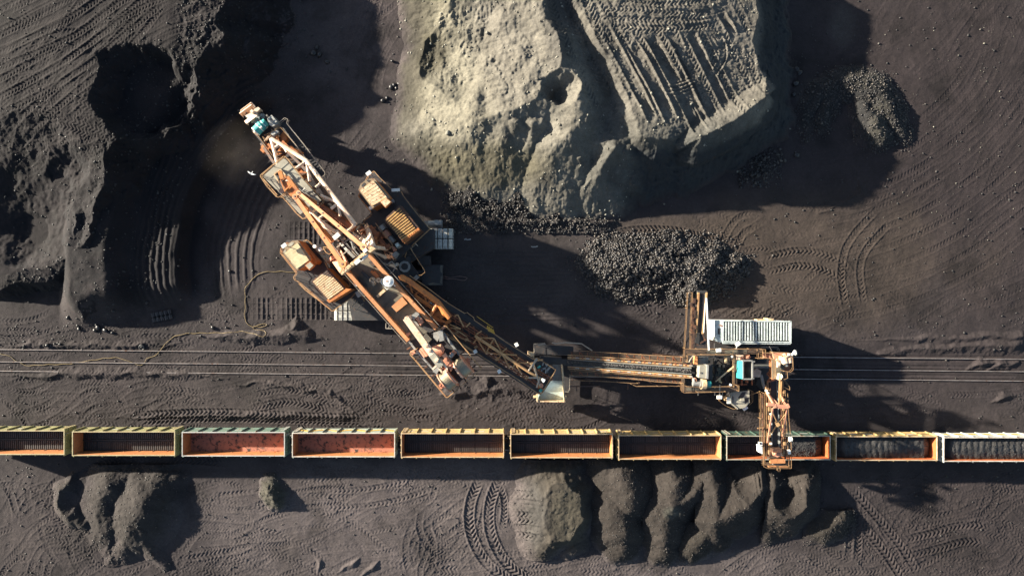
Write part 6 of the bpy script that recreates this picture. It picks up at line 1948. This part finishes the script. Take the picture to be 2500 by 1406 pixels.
# sloping teal back plate and open hopper box
mb.slot(0); mb.sheet(W(1813.5, 881, zt), W(1813.5, 925, zt), W(1798, 922, 6.2), W(1800, 880, 6.2), .08)
mb.slot(1)
a_, b_, c_, d_ = W(1814, 880.5, zt), W(1837, 880.5, zt), W(1837, 925, zt), W(1814, 925, zt)
for p, q in ((a_, b_), (b_, c_), (c_, d_), (d_, a_)):
    mb.bar(vadd(p, (0, 0, -1.2)), vadd(q, (0, 0, -1.2)), .08, 2.4)
    mb.bar(vadd(p, (0, 0, .03)), vadd(q, (0, 0, .03)), .14, .08)
mb.sheet(W(1828, 882, 5.6), W(1836, 882, 7.4), W(1836, 924, 7.4), W(1828, 924, 5.6), .05)
mb.slot(2); mb.prism([p[:2] for p in (a_, b_, c_, d_)], 4.6, 5.0)
mb.slot(1).pbar((1834, 882, zt), (1843, 882.5, zt), .12); mb.pbar((1834, 924, zt), (1841, 923.5, zt), .12)
B('transfer_hopper', mb, [M['teal'], M['steel'], M['dark']])
mb = MB()
mb.slot(0).pprism([(1841, 904), (1849, 900), (1859, 905), (1856, 921), (1838, 920)], 5.2, 5.6)
mb.slot(1).pprism([(1838, 888), (1884, 888), (1884, 898), (1838, 898)], 3.4, 3.6); mb.slot(2).pprism([(1838, 890), (1880, 890.5), (1880, 893), (1838, 893)], 3.6, 3.62)
mb.slot(1).pprism([(1851, 925), (1867, 937), (1858, 950), (1846, 938)], 3.6, 4.2); mb.pprism([(1841, 922), (1852, 922), (1858, 934), (1844, 934)], 3.4, 3.9)
mb.slot(0).pbar((1858, 915, 4.8), (1866, 948, 4.6), .3); mb.pbar((1838, 897, 4.4), (1884, 896.5, 4.4), .1)
B('transfer_chute', mb, [M['steel'], M['belt'], M['beltgrey']])
mb = MB()
mb.slot(0).pprism([(1800, 867), (1815, 867), (1815, 878), (1801, 878)], 5.4, 6.4); mb.slot(1).pcyl((1819, 868, 5.6), (1823, 876, 5.6), .36, 14); mb.slot(1).pcyl((1807, 876.5, 6.5), (1815, 876, 6.5), .24, 12); mb.slot(2).pprism([(1808, 870), (1814, 869), (1815, 875), (1809, 875)], 6.4, 6.5)
mb.slot(1).pcyl((1822, 870, 6.0), (1824, 875, 6.0), .44, 14)
B('winch', mb, [M['pale'], M['pink'], M['dark']])
mb = MB()
for x, y0_, y1_ in ((1811, 926, 941), (1823, 926, 934), (1836, 926, 940)): mb.pbar((x, y0_, 5), (x, y1_, 5), .3 if x == 1823 else .16)
mb.pbar((1800, 938, 4.6), (1824, 938, 4.6), .14)
B('hopper_leg', mb, M['rust'])
# ---- slewing head at the right
RZ = 7.6
mb = MB()
mb.slot(0).pprism([(1864, 861), (1887, 862), (1886, 877), (1864, 874)], 6.2, 6.5); mb.pprism([(1886, 860), (1929, 863), (1929, 880), (1916, 880), (1890, 877)], RZ-.3, RZ)
mb.slot(1).pprism([(1885, 876), (1916, 878), (1914, 927), (1886, 925)], RZ-.3, RZ-.003); mb.slot(2).pprism([(1914, 890), (1929, 877), (1928, 905), (1914, 905)], RZ-.6, RZ-.2)
for k in range(5): mb.slot(0).pbar((1866+k*4.2, 862.5, 6.55), (1866+k*4.2, 874.5, 6.55), .14, .12)
B('slewing_head', mb, [M['pink'], M['deck'], M['rust']])
mb = MB()
prail(mb, [(1888, 860), (1930, 862), (1935, 866), (1936.5, 903), (1930, 908), (1915, 906)], RZ, 1.0, .055)
prail(mb, [(1888, 876), (1888, 925)], RZ, 1.0, .05); prail(mb, [(1894, 880), (1894, 924)], RZ, .6, .05)
prail(mb, [(1922, 908), (1923, 923), (1915, 926)], RZ, 1.0, .05); prail(mb, [(1865, 861), (1886, 862)], 6.5, 1.0, .05); prail(mb, [(1864, 874), (1886, 876)], 6.5, 1.0, .05)
B('handrail', mb, M['raild'])
mb = MB()
mb.slot(0).pcyl((1913, 871, RZ+.5), (1916, 886, RZ+.5), .5, 14, ); mb.pcyl((1924, 873, RZ+.5), (1926, 885, RZ+.5), .42, 14); mb.pcyl((1897, 889, RZ+.5), (1902, 889, RZ+.5), .4, 14); mb.pbar((1895, 878, RZ+.6), (1914, 889, RZ+.6), .26)
mb.pcyl((1902, 919, RZ), (1902, 919, RZ+.7), .42, 14)
mb.slot(1).pprism([(1918, 884), (1922, 880), (1924, 894), (1919, 895)], RZ, RZ+.7)
for k in range(7): mb.slot(0).box(W(1908+rnd.uniform(-5, 16), 872+rnd.uniform(-6, 12), RZ), .3, .4, rnd.uniform(.2, .6), rnd.random())
B('slew_gear', mb, [M['pale'], M['steel']])
mb = MB()
for a, b in (((1884, 915), (1874, 932)), ((1874, 932), (1895, 927)), ((1876, 915), (1882, 925)), ((1884, 900), (1872, 914)), ((1880, 912), (1878, 930))): mb.pbar((a[0], a[1], 6.4), (b[0], b[1], 6), .16)
mb.pbar((1884, 876, 6.6), (1884, 926, 6.6), .34, .8)
B('head_frame', mb, M['rust'])
mb = MB()
p = W(1941, 861, 9.2)
mb.pbar((1928, 864, 8.8), (1938, 862, 9.1), .08)
mb.cyl(W(1936.5, 862, 9.1), W(1941, 860.8, 9.2), .16, 14, .34); mb.cyl(W(1941, 860.8, 9.2), W(1943.5, 860.2, 9.2), .34, 14, .28)
for x, y in ((1926, 865), (1931, 865)): mb.cut().box(W(x, y, 8.8), .34, .26, .2)
for x, y, r in ((1800.5, 839.5, .6), (1753.5, 854.5, .1), (1755.5, 969, .0)): mb.cut().box(W(x, y, 7.6), .56, .4, .25, r)
mb.pbar((1800, 840, 7.5), (1797, 852, 6.8), .06)
mb.pbar((1755.5, 969, 6.2), (1756, 973, 6.2), .2)
for x, y in ((1786, 870), (1783, 939), (1870, 953), (1874, 959)): mb.cut().cyl(W(x, y, 6.4), vadd(W(x, y, 6.4), (0, 0, .2)), .14, 10)
B('floodlight', mb, M['white'])
# ---- white ribbed electrical house
HZ2 = 5.0
mb = MB()
mb.pprism([(1748, 783), (1930, 785), (1930, 837), (1762, 836), (1748, 832)], 1.3, HZ2-.02)
eh = B('electrical_house', mb, M['white'], label='white electrical house with a dirty ribbed roof')
mb = MB()
mb.slot(0).pprism([(1764, 781.5), (1931, 783.5), (1930, 839), (1763, 837)], HZ2-.018, HZ2+.06); mb.slot(1).pprism([(1745, 782), (1764, 781.5), (1763, 837), (1745, 832)], HZ2-.018, HZ2+.02)
mb.slot(1)
for k in range(25):
    x = 1765.5+k*6.72
    mb.pbar((x, 783, HZ2+.13), (x, 831, HZ2+.13), .12 if k % 3 else .16, .14)
for y in (783, 833.5): mb.pbar((1764, y, HZ2+.15), (1930, y+2, HZ2+.15), .14, .2)
mb.pbar((1764, 837.5, HZ2+.1), (1930, 839, HZ2+.1), .14, .1); mb.pbar((1930.5, 784, HZ2+.15), (1930, 838, HZ2+.15), .14, .2)
M['dirtywhite'] = paint('soot_stained_roof', (.13, .145, .14), (.02, .02, .02), rust=(.015, .015, .015), amount=.4, dirt=.95, scale=1.7)
M['sootwhite'] = paint('soot_streaked_white', (.56, .60, .58), (.34, .39, .38), rust=(.06, .06, .06), amount=.3, dirt=.75, scale=1.6)
B('roof', mb, [M['dirtywhite'], M['sootwhite']], eh)
mb = MB()
mb.slot(0).pprism([(1752.5, 801), (1758.5, 801), (1758, 816), (1752.5, 816)], HZ2+.02, HZ2+.05); mb.slot(1).pprism([(1758, 793), (1765, 794), (1765, 798), (1758, 795)], HZ2+.02, HZ2+.2)
B('roof_vent', mb, [M['dark'], M['rust']], eh)
mb = MB()
mb.pprism([(1847, 779.5), (1873, 779.5), (1873, 783), (1847, 783)], 3.2, 4.4); mb.cut().pprism([(1875, 777), (1889, 778), (1888, 783), (1875, 783)], 3.2, 4.7)
B('air_unit', mb, M['cream'], eh)
mb = MB()
mb.pprism([(1760, 790), (1925, 792), (1925, 845), (1760, 843)], .5, 1.3); mb.pprism([(1745, 838), (1900, 840), (1900, 853), (1745, 852)], 1.6, 2.0)
for x in (1780, 1910):
    for y in (800, 830): mb.pbar((x, y, 0), (x, y, .7), .6)
mb.ptube([(1790, 838, 4.5), (1795, 844, 5), (1803, 853, 6)], .05); mb.ptube([(1874, 838, 4.5), (1880, 848, 5), (1887, 862, 6)], .05); mb.pbar((1790, 838, 3), (1790, 852, 3), .1)
B('house_underframe', mb, M['dark'])
mb = MB()
prail(mb, [(1858, 852), (1860, 848), (1900, 848), (1903, 856)], 3.0, 1.0, .04)
B('handrail', mb, M['railg'])
# ---- stacking conveyor reaching up to the lump coal pile
def sz(y): return 5.6-(850-y)/(850-714)*.4
def S3(x, y, o=0.0): return (x, y, sz(y)+o)
mb = MB()
a = [S3(1704, 715, -.1), S3(1724, 715.5, -.1), S3(1716, 812, -.1), S3(1698, 812, -.1)]
mb.slot(0).hexa([vadd(W3(p), (0, 0, -.12)) for p in a], [W3(p) for p in a])
a = [S3(1714, 715, -.04), S3(1724, 716, .1), S3(1715, 812, .1), S3(1709, 812, -.04)]
mb.slot(1).hexa([vadd(W3(p), (0, 0, -.05)) for p in a], [W3(p) for p in a])
mb.slot(0).pprism([(1697, 812), (1715, 812), (1724, 836), (1722, 842), (1698, 840)], 4.6, 5.0)
mb.pcyl((1702, 714.5, 5.0), (1725, 715, 5.0), .3, 14)
B('stacking_belt', mb, [M['belt'], M['dark']])
mb = MB()
mb.slot(0).pbar(S3(1705, 714, .1), S3(1703, 760, .1), .22, .3); mb.pbar(S3(1703, 760, .1), S3(1698, 822, .1), .2, .3); mb.pbar(S3(1725, 714, .1), S3(1715, 815, .1), .18, .3)
mb.slot(1).pbar(S3(1697, 728, .1), S3(1690, 852, .0), .2, .3); mb.pbar(S3(1694, 728, .1), S3(1688, 810, .1), .2, .2); mb.pbar(S3(1727, 740, -.1), S3(1718, 810, -.1), .1, .2)
for k in range(8): mb.pbar(S3(1697-k*.7, 730+k*12, 0), S3(1704-k*.7, 730+k*12, 0), .1, .14)
for a, b in (((1693, 740), (1688, 790)), ((1688, 800), (1692, 840)), ((1686, 815), (1695, 830)), ((1696, 790), (1690, 835)), ((1710, 838), (1725, 828)), ((1693, 836), (1705, 843)), ((1715, 815), (1722, 832))): mb.pbar(S3(a[0], a[1], .2), S3(b[0], b[1], .2), .14)
for k in range(12): mb.box(W3(S3(1690+rnd.uniform(-3, 7), 735+k*9, .1)), .2, .5, .25, rnd.uniform(-.3, .3))
B('stacking_frame', mb, [M['railp'], M['rustdark']])
mb = MB()
a = [S3(1681, 714, -.6), S3(1691, 714, -.6), S3(1684, 852, -.6), S3(1672, 852, -.6)]
mb.slot(0)
for k in range(46):
    t = k/45
    p, q = lerp3(W3(a[0]), W3(a[3]), t), lerp3(W3(a[1]), W3(a[2]), t)
    mb.bar(p, q, .06, .06)
B('walkway', mb, M['dark'])
mb = MB()
prail(mb, [(1679.5, 714), (1691, 714), (1688, 770), (1686, 850)], 4.6, 1.0, .045); prail(mb, [(1679.5, 714), (1676, 790), (1672, 850)], 4.6, 1.0, .045)
B('handrail', mb, M['raild'])
mb = MB()
mb.ptube([(1725, 728, 7.2), (1727, 765, 7.2), (1731, 855, 7.4)], .11, 8); mb.pbar((1722, 740, 6.8), (1718, 812, 6.8), .07)
B('hoist_pole', mb, M['white'])
# ---- operator's cabin
mb = MB()
mb.pprism([(1786, 958), (1830, 954), (1829, 983), (1817, 996), (1801, 998), (1788, 986)], 3.0, 5.4)
cb = B('operator_cabin', mb, M['dark'], label='cabin with a blotched cream roof')
mb = MB(); mb.slot(0).pprism([(1784, 957.5), (1829.5, 953), (1830, 982), (1818, 995), (1801, 998.5), (1787, 986)], 5.4, 5.55)
mb.slot(1).pprism([(1802, 970), (1812, 957), (1822, 956), (1816, 968), (1806, 976)], 5.55, 5.56); mb.pprism([(1818, 972), (1828, 970), (1827, 980), (1819, 985)], 5.55, 5.56); mb.pprism([(1787, 965), (1791, 968), (1790, 984), (1788, 984)], 5.55, 5.56)
mb.slot(0).box(W(1811, 975, 5.55), .5, .35, .2, .1)
mb.pbar((1784, 958, 5.6), (1787, 986, 5.6), .16, .14); mb.pbar((1787, 986, 5.6), (1801, 998, 5.6), .16, .14)
B('roof', mb, [M['grey'], M['dark']], cb)
mb = MB()
mb.pprism([(1774, 969), (1786, 970), (1787, 985), (1775, 985)], 5.2, 5.35); mb.cut().pprism([(1811, 995), (1822, 990), (1827, 996), (1817, 1003)], 5.1, 5.25)
B('sun_visor', mb, M['white'], cb)
mb = MB()
mb.pprism([(1790, 986), (1801, 997), (1804, 995), (1793, 984)], 3.8, 5.1); mb.cut().pprism([(1818, 994.5), (1829, 983.5), (1831, 985), (1819, 996.5)], 3.8, 5.1)
B('window', mb, M['glass'], cb)
mb = MB()
prail(mb, [(1757, 974), (1758, 980), (1775, 992), (1790, 998), (1802, 999)], 3.2, 1.0, .045); prail(mb, [(1832, 953), (1838, 955), (1838, 980), (1830, 988)], 3.2, 1.0, .045)
mb.pcyl((1772, 966, 5.0), (1774, 976, 5.0), .34, 12)
mb.pbar((1832, 964, 5.0), (1856, 955, 5.2), .06)
B('handrail', mb, M['railp'], cb)
# ---- loading boom over the train
def lz(y): return 6.2+(y-925)/220*.5
def L3(x, y, o=0.0): return (x, y, lz(y)+o)
mb = MB()
a = [L3(1883, 925, -.6), L3(1900, 925, -.6), L3(1908, 1100, -.6), L3(1881, 1100, -.6)]
mb.slot(0).hexa([vadd(W3(p), (0, 0, -.1)) for p in a], [W3(p) for p in a])
a = [L3(1895, 925, -.5), L3(1898, 925, -.4), L3(1905.5, 1092, -.4), L3(1900, 1092, -.5)]
mb.slot(1).hexa([vadd(W3(p), (0, 0, -.05)) for p in a], [W3(p) for p in a])
a = [L3(1884, 1030, -.5), L3(1887, 1030, -.5), L3(1886, 1092, -.5), L3(1881, 1092, -.5)]
mb.hexa([vadd(W3(p), (0, 0, -.05)) for p in a], [W3(p) for p in a])
B('loading_belt', mb, [M['belt'], M['beltgrey']])
mb = MB()
for a, b, w in (((1874, 930), (1876, 1110), .12), ((1879, 930), (1883, 1020), .10), ((1870, 940), (1870, 1110), .12), ((1872, 985), (1871, 1115), .14), ((1911, 930), (1912, 1110), .12), ((1907, 950), (1909, 1090), .10), ((1916, 950), (1917, 1120), .10), ((1861, 960), (1865, 1120), .08)):
    mb.slot(1 if w < .11 else 0).pbar(L3(a[0], a[1], -.3), L3(b[0], b[1], -.3), w, .3)
for k in range(16):
    y = 945+k*10.5
    mb.slot(1).pbar(L3(1872, y, -.5), L3(1884, y, -.5), .08, .1); mb.pbar(L3(1904, y, -.5), L3(1918, y, -.5), .08, .1)
    if k % 2: mb.slot(0).box(W3(L3(1877+rnd.uniform(-2, 2), y, -.2)), .3, .5, .3); mb.box(W3(L3(1913+rnd.uniform(-2, 2), y, -.2)), .25, .4, .3)
for k in range(4): mb.slot(2).box(W3(L3(1881.5, 1010+k*24, .1)), .22, .22, .16)
B('loading_boom_frame', mb, [M['raild'], M['rustdark'], M['white']])
mb = MB()
for x0, x1 in ((1858, 1867), (1920, 1928)):
    mb.cut()
    for k in range(38):
        y = 960+k*4.6
        mb.pbar(L3(x0, y, -1.0), L3(x1, y, -1.0), .06, .06)
B('walkway', mb, M['dark'])
mb = MB()
def lpr(pts, o=-1.0, h=1.0, r=.045, st=2.2): prail(mb, [(x, y, lz(y)+o) for x, y in pts], 0, h, r, st)
lpr([(1857, 960), (1859, 1085), (1864, 1092), (1865, 1139), (1875, 1143), (1932, 1143), (1932, 1104)])
lpr([(1866, 960), (1866, 1090), (1868, 1135), (1925, 1138), (1927, 1110)])
lpr([(1923, 960), (1926, 1020), (1931, 1075), (1932, 1098), (1923, 1097)]); lpr([(1917, 955), (1921, 1050), (1924, 1100)])
lpr([(1898, 1142), (1899, 1150), (1905, 1150), (1905, 1142)], h=.6)
lpr([(1914, 925), (1928, 945), (1928, 952), (1915, 945)], r=.05)
mb.cut().pbar(L3(1849, 1045, .1), L3(1865, 1044, .1), .14)
B('handrail', mb, M['raild'])
mb = MB()
KZ = 2.6
for a, b, w in (((1872, 986, KZ), (1925, 992, KZ), .26), ((1888, 994, KZ), (1924, 995, KZ), .2), ((1890, 985, KZ), (1892, 995, KZ), .3), ((1921, 986, KZ), (1925, 995, KZ), .3), ((1900, 985, KZ), (1902, 995, KZ), .2), ((1872, 987, KZ), (1888, 987, KZ), .34)):
    mb.pbar((a[0], a[1], lz(a[1])+a[2]), (b[0], b[1], lz(b[1])+b[2]), w, w)
for a, b, w in (((1874, 960, .0), (1889, 986, KZ), .24), ((1906, 965, .0), (1916, 985, KZ), .24), ((1882, 968, .5), (1899, 986, KZ), .12), ((1887, 995, KZ), (1874, 1080, .0), .17), ((1922, 996, KZ), (1911, 1065, 0), .17)):
    mb.pbar((a[0], a[1], lz(a[1])+a[2]), (b[0], b[1], lz(b[1])+b[2]), w, w)
B('boom_portal', mb, M['pink'])
mb = MB()
mb.pbar(L3(1922, 1006, 1.8), L3(1878, 1063, .6), .12); mb.pbar(L3(1886, 1006, 1.8), L3(1912, 1062, .6), .1)
mb.pbar(L3(1904, 920, 2.4), L3(1902, 986, 2.6), .13); mb.pbar(L3(1908, 926, 2.0), L3(1906, 980, 2.4), .1)
mb.box(W3(L3(1897, 1034, 1.3)), .4, .6, .2, .6)
B('boom_tie', mb, M['railp'])
mb = MB()
mb.slot(0).pprism([(1888, 1096), (1910, 1096), (1909, 1104), (1887, 1104)], 6.0, 7.4); mb.slot(1).pprism([(1887, 1104), (1909, 1104), (1905, 1113), (1898, 1116), (1889, 1112)], 5.8, 7.1)
mb.slot(1).pcyl((1891, 1106, 7.2), (1894, 1106, 7.2), .2, 10); mb.slot(0).pcyl((1877, 1106, 6.4), (1886, 1105, 6.4), .4, 12)
B('head_pulley_housing', mb, [M['rustdark'], M['pink']])
mb = MB()
mb.slot(0).pbar((1880, 1125, 6.2), (1915, 1124, 6.2), .5, .5); mb.slot(1).pprism([(1872, 1128), (1926, 1128), (1926, 1138), (1874, 1139)], 5.4, 5.6); mb.slot(2).pbar((1886, 1132, 6), (1922, 1136, 6), .16); mb.slot(0).pbar((1875, 1138, 6), (1924, 1137, 6), .2)
mb.slot(1).pprism([(1880, 1118), (1912, 1118), (1912, 1124), (1880, 1124)], 4.2, 5.2)
B('boom_end', mb, [M['peach'], M['brown'], M['steel']])
mb = MB()
mb.slot(0).pprism([(1854, 1088), (1861, 1089), (1862, 1108), (1855, 1105)], 5.6, 6.6); mb.cut().slot(0).box(W(1855, 1082, 6.4), .42, .42, .3, 0); mb.slot(1).box(W(1856, 1082, 6.7), .22, .22, .06); mb.cut().slot(0).pcyl((1927, 1072, 7.2), (1933, 1072, 7.2), .3, 12); mb.cut().slot(0).box(W(1925, 1102, 6.6), .3, .5, .3, .2)
B('lamp', mb, [M['white'], M['dark']])
# ------------------------------------------------------------------ loose things on the ground and in the air
def on_ground(x, y, dz=0.0):
    q = W(x, y)
    return (q[0], q[1], ground_z(q[0], q[1])+dz)
def cable(name, label, cat, px, mat, r=.055):
    w = catmull(wp(px), .3)
    pts = [(p[0], p[1], ground_z(p[0], p[1])+.07+.02*math.sin(i*.7)) for i, p in enumerate(w)]
    pts = [(p[0]+.05*math.sin(i*1.3), p[1]+.05*math.cos(i*1.1), p[2]) for i, p in enumerate(pts)]
    mb = MB(); mb.tube(pts, r, 6)
    o = mb.build(name, mat)
    tag(o, label, cat)
M['cable'] = paint('yellow_cable_sheath', (.24, .17, .07), (.13, .095, .05), amount=.2, dirt=.35, scale=4, bump=0)
M['cable2'] = paint('brown_hose', (.20, .12, .10), (.14, .09, .08), amount=.1, dirt=.3, bump=0)
cable('power_cable', 'long yellowish cable snaking over the rails to the excavator', 'cable',
      [(-10, 861), (20, 868), (50, 886), (70, 892), (110, 890), (170, 888), (220, 880), (270, 873), (300, 876), (330, 888), (350, 890), (358, 875), (380, 868), (400, 845), (420, 825), (450, 815), (500, 813), (560, 812), (590, 809), (625, 815), (645, 821), (652, 812), (640, 806), (620, 803), (622, 797), (640, 798), (652, 794), (646, 790), (630, 793), (618, 799), (602, 786), (598, 775), (600, 740), (600, 705), (618, 682), (640, 666), (690, 663), (722, 666)], M['cable'], .038)
cable('hose', 'thin hose lying in a narrow loop right of the drawbar platform', 'hose', [(1080, 675), (1100, 677), (1125, 675), (1137, 676), (1140, 680), (1136, 684), (1122, 683), (1100, 681), (1080, 679)], M['cable2'], .035)

# chain of spare crawler pads left lying below the bench
mb = MB()
a, b = on_ground(371, 776, .1), on_ground(421, 766, .1)
d_, s_, u_ = frame(vsub(b, a))
for i in range(5):
    p = lerp3(a, b, (i+.5)/5)
    for k in (-.36, .36):
        q = vadd(p, vmul(s_, k))
        mb.bar(vadd(q, vmul(d_, -.22)), vadd(q, vmul(d_, .22)), .5, .22)
    mb.bar(vadd(p, vmul(s_, -.62)), vadd(p, vmul(s_, .62)), .09, .34)
tag(mb.build('spare_crawler_chain', M['dark']), 'short dark chain of spare crawler pads lying on the ground below the bench', 'crawler chain')

# dark tyre like ring half buried by the top rail
mb = MB()
p = on_ground(347, 848, .05)
ring = [vadd(p, (.32*math.cos(t*math.pi/8), .32*math.sin(t*math.pi/8), .12*math.sin(t*math.pi/8))) for t in range(17)]
mb.tube(ring, .1, 8)
tag(mb.build('old_tyre', M['belt'], None, True), 'worn tyre lying beside the uppermost rail', 'tyre')

# scrap and pale litter on the shaded ground
for i, (x, y, l) in enumerate(((1142, 584, 'torn pale sheet of litter nearest the upper crawler'), (1305, 602, 'long pale scrap of litter left of the lump coal pile'), (1240, 560, 'small pale scrap of litter under the light strip of ground'))):
    mb = MB()
    c = on_ground(x, y, .06)
    for k in range(3):
        q = vadd(c, (k*.28-.3, rnd.uniform(-.08, .08), 0))
        mb.box(q, .34, .16, .07, rnd.uniform(-.4, .4))
    tag(mb.build('litter', M['steel']), l, 'litter')

# gull gliding past the canopy platform
def gull():
    mb = MB()
    c = W(614.5, 424, 13.5)
    d = vnorm((.92, -.38, 0)); n = vnorm(vcross(d, (0, 0, 1)))
    def q(u, v, w): return vadd(c, vadd(vadd(vmul(n, u), vmul(d, v)), (0, 0, w)))
    # body along n (heading), wings along d
    prof = [(-.26, .015), (-.18, .05), (-.06, .075), (.08, .07), (.17, .045), (.22, .04), (.27, .012)]
    mb.slot(0)
    vs, fs = [], []
    for u, r in prof:
        for j in range(8):
            t = 2*math.pi*j/8
            vs.append(q(u, r*math.cos(t), r*.8*math.sin(t)))
    for i in range(len(prof)-1):
        for j in range(8): fs.append((i*8+j, i*8+(j+1) % 8, (i+1)*8+(j+1) % 8, (i+1)*8+j))
    fs += [tuple(range(7, -1, -1)), tuple(48+j for j in range(8))]
    # wings: shoulder, wrist, tip, thin but solid, joined into the body's mesh
    for s in (-1, 1):
        sec = [(0.04, .10, -.08, .03, .02), (.26, .15, -.05, .085, .014), (.50, .05, -.08, .07, .009), (.70, -.08, -.13, .03, .003)]
        k = len(vs)
        for v_, u0, u1, z_, th in sec:
            vs += [q(u0, s*v_, z_+th), q(u1, s*v_, z_+th*.6), q(u1, s*v_, z_-th*.6), q(u0, s*v_, z_-th)]
        for i in range(3):
            for j in range(4): fs.append((k+i*4+j, k+i*4+(j+1) % 4, k+(i+1)*4+(j+1) % 4, k+(i+1)*4+j))
        fs += [(k+3, k+2, k+1, k), (k+12, k+13, k+14, k+15)]
    k = len(vs)
    vs += [q(-.24, -.03, 0.01), q(-.24, .03, .01), q(-.36, .08, .0), q(-.36, -.08, .0), q(-.24, -.03, -.01), q(-.24, .03, -.01), q(-.36, .08, -.012), q(-.36, -.08, -.012)]
    fs += [(k, k+1, k+2, k+3), (k+7, k+6, k+5, k+4), (k, k+4, k+5, k+1), (k+1, k+5, k+6, k+2), (k+2, k+6, k+7, k+3), (k+3, k+7, k+4, k)]
    mb.add(vs, fs)
    mb.v = [vadd(c, vmul(vsub(p, c), .72)) for p in mb.v]
    o = mb.build('gull', M['white'])
    tag(o, 'white gull gliding with spread wings left of the grey canopy platform', 'bird')
gull()
# raised sand caps on the buried rail, round knobs left by the driver's shovel
for x, y in ((991, 912), (1180, 914)):
    pass

# thin coal dust hanging beside the wheel
def dust():
    m = bpy.data.materials.new('coal_dust_cloud'); m.use_nodes = True
    nt = m.node_tree
    nt.nodes.remove(nt.nodes['Principled BSDF'])
    v = nt.nodes.new('ShaderNodeVolumePrincipled')
    v.inputs['Color'].default_value = (.42, .36, .31, 1)
    v.inputs['Anisotropy'].default_value = .2
    tc = nt.nodes.new('ShaderNodeTexCoord')
    ln = nd(nt, 'ShaderNodeVectorMath', operation='LENGTH'); nt.links.new(tc.outputs['Object'], ln.inputs[0])
    fall = ramp(nt, ln.outputs['Value'], .25, 1.0, 1, 0)
    n = noise(nt, 1.7, 4, .6, tc.outputs['Object'])
    mu = nd(nt, 'ShaderNodeMath', operation='MULTIPLY'); nt.links.new(fall, mu.inputs[0]); nt.links.new(ramp(nt, n, .38, .75, 0, 1), mu.inputs[1])
    mu2 = nd(nt, 'ShaderNodeMath', operation='MULTIPLY'); nt.links.new(mu.outputs[0], mu2.inputs[0]); mu2.inputs[1].default_value = .05
    nt.links.new(mu2.outputs[0], v.inputs['Density'])
    nt.links.new(v.outputs[0], nt.nodes['Material Output'].inputs['Volume'])
    import bmesh
    bm = bmesh.new(); bmesh.ops.create_icosphere(bm, subdivisions=3, radius=1.0)
    me = bpy.data.meshes.new('dust_cloud'); bm.to_mesh(me); bm.free()
    me.materials.append(m)
    o = bpy.data.objects.new('dust_cloud', me)
    o.location = W(582, 372, 3.4); o.scale = (5.6, 4.8, 2.3); o.rotation_euler = (0, 0, .5)
    COL.objects.link(o)
    tag(o, 'thin brown coal dust hanging beside the bucket wheel', 'dust', kind='stuff')
dust()
# ------------------------------------------------------------------ camera, sun, sky
SUN = vnorm((-3.3, 1.13, 1.0))          # towards the sun
cam = bpy.data.cameras.new('camera')
cam.sensor_width = 36; cam.lens = 36*FPX/2500
cam.clip_start, cam.clip_end = 1, 4000
co = bpy.data.objects.new('camera', cam)
co.location = (0, 0, CAM_H)
COL.objects.link(co)
bpy.context.scene.camera = co
from mathutils import Vector
sl = bpy.data.lights.new('sun', 'SUN')
sl.energy, sl.angle, sl.color = 5.0, math.radians(1.0), (1.0, .92, .77)
so = bpy.data.objects.new('sun', sl)
so.rotation_euler = Vector(SUN).to_track_quat('Z', 'Y').to_euler()
so.location = vmul(SUN, 200)
COL.objects.link(so)
w = bpy.data.worlds.new('World')
bpy.context.scene.world = w
w.use_nodes = True
nt = w.node_tree
sky = nt.nodes.new('ShaderNodeTexSky')
sky.sky_type = 'NISHITA'; sky.sun_disc = False
sky.sun_elevation = math.asin(SUN[2])
sky.sun_rotation = math.atan2(SUN[0], SUN[1])
nt.links.new(sky.outputs[0], nt.nodes['Background'].inputs[0])
nt.nodes['Background'].inputs[1].default_value = .05
vs = bpy.context.scene.view_settings
vs.view_transform = 'Standard'; vs.look = 'None'; vs.gamma = 1; vs.use_curve_mapping = False
vs.exposure = 2.15
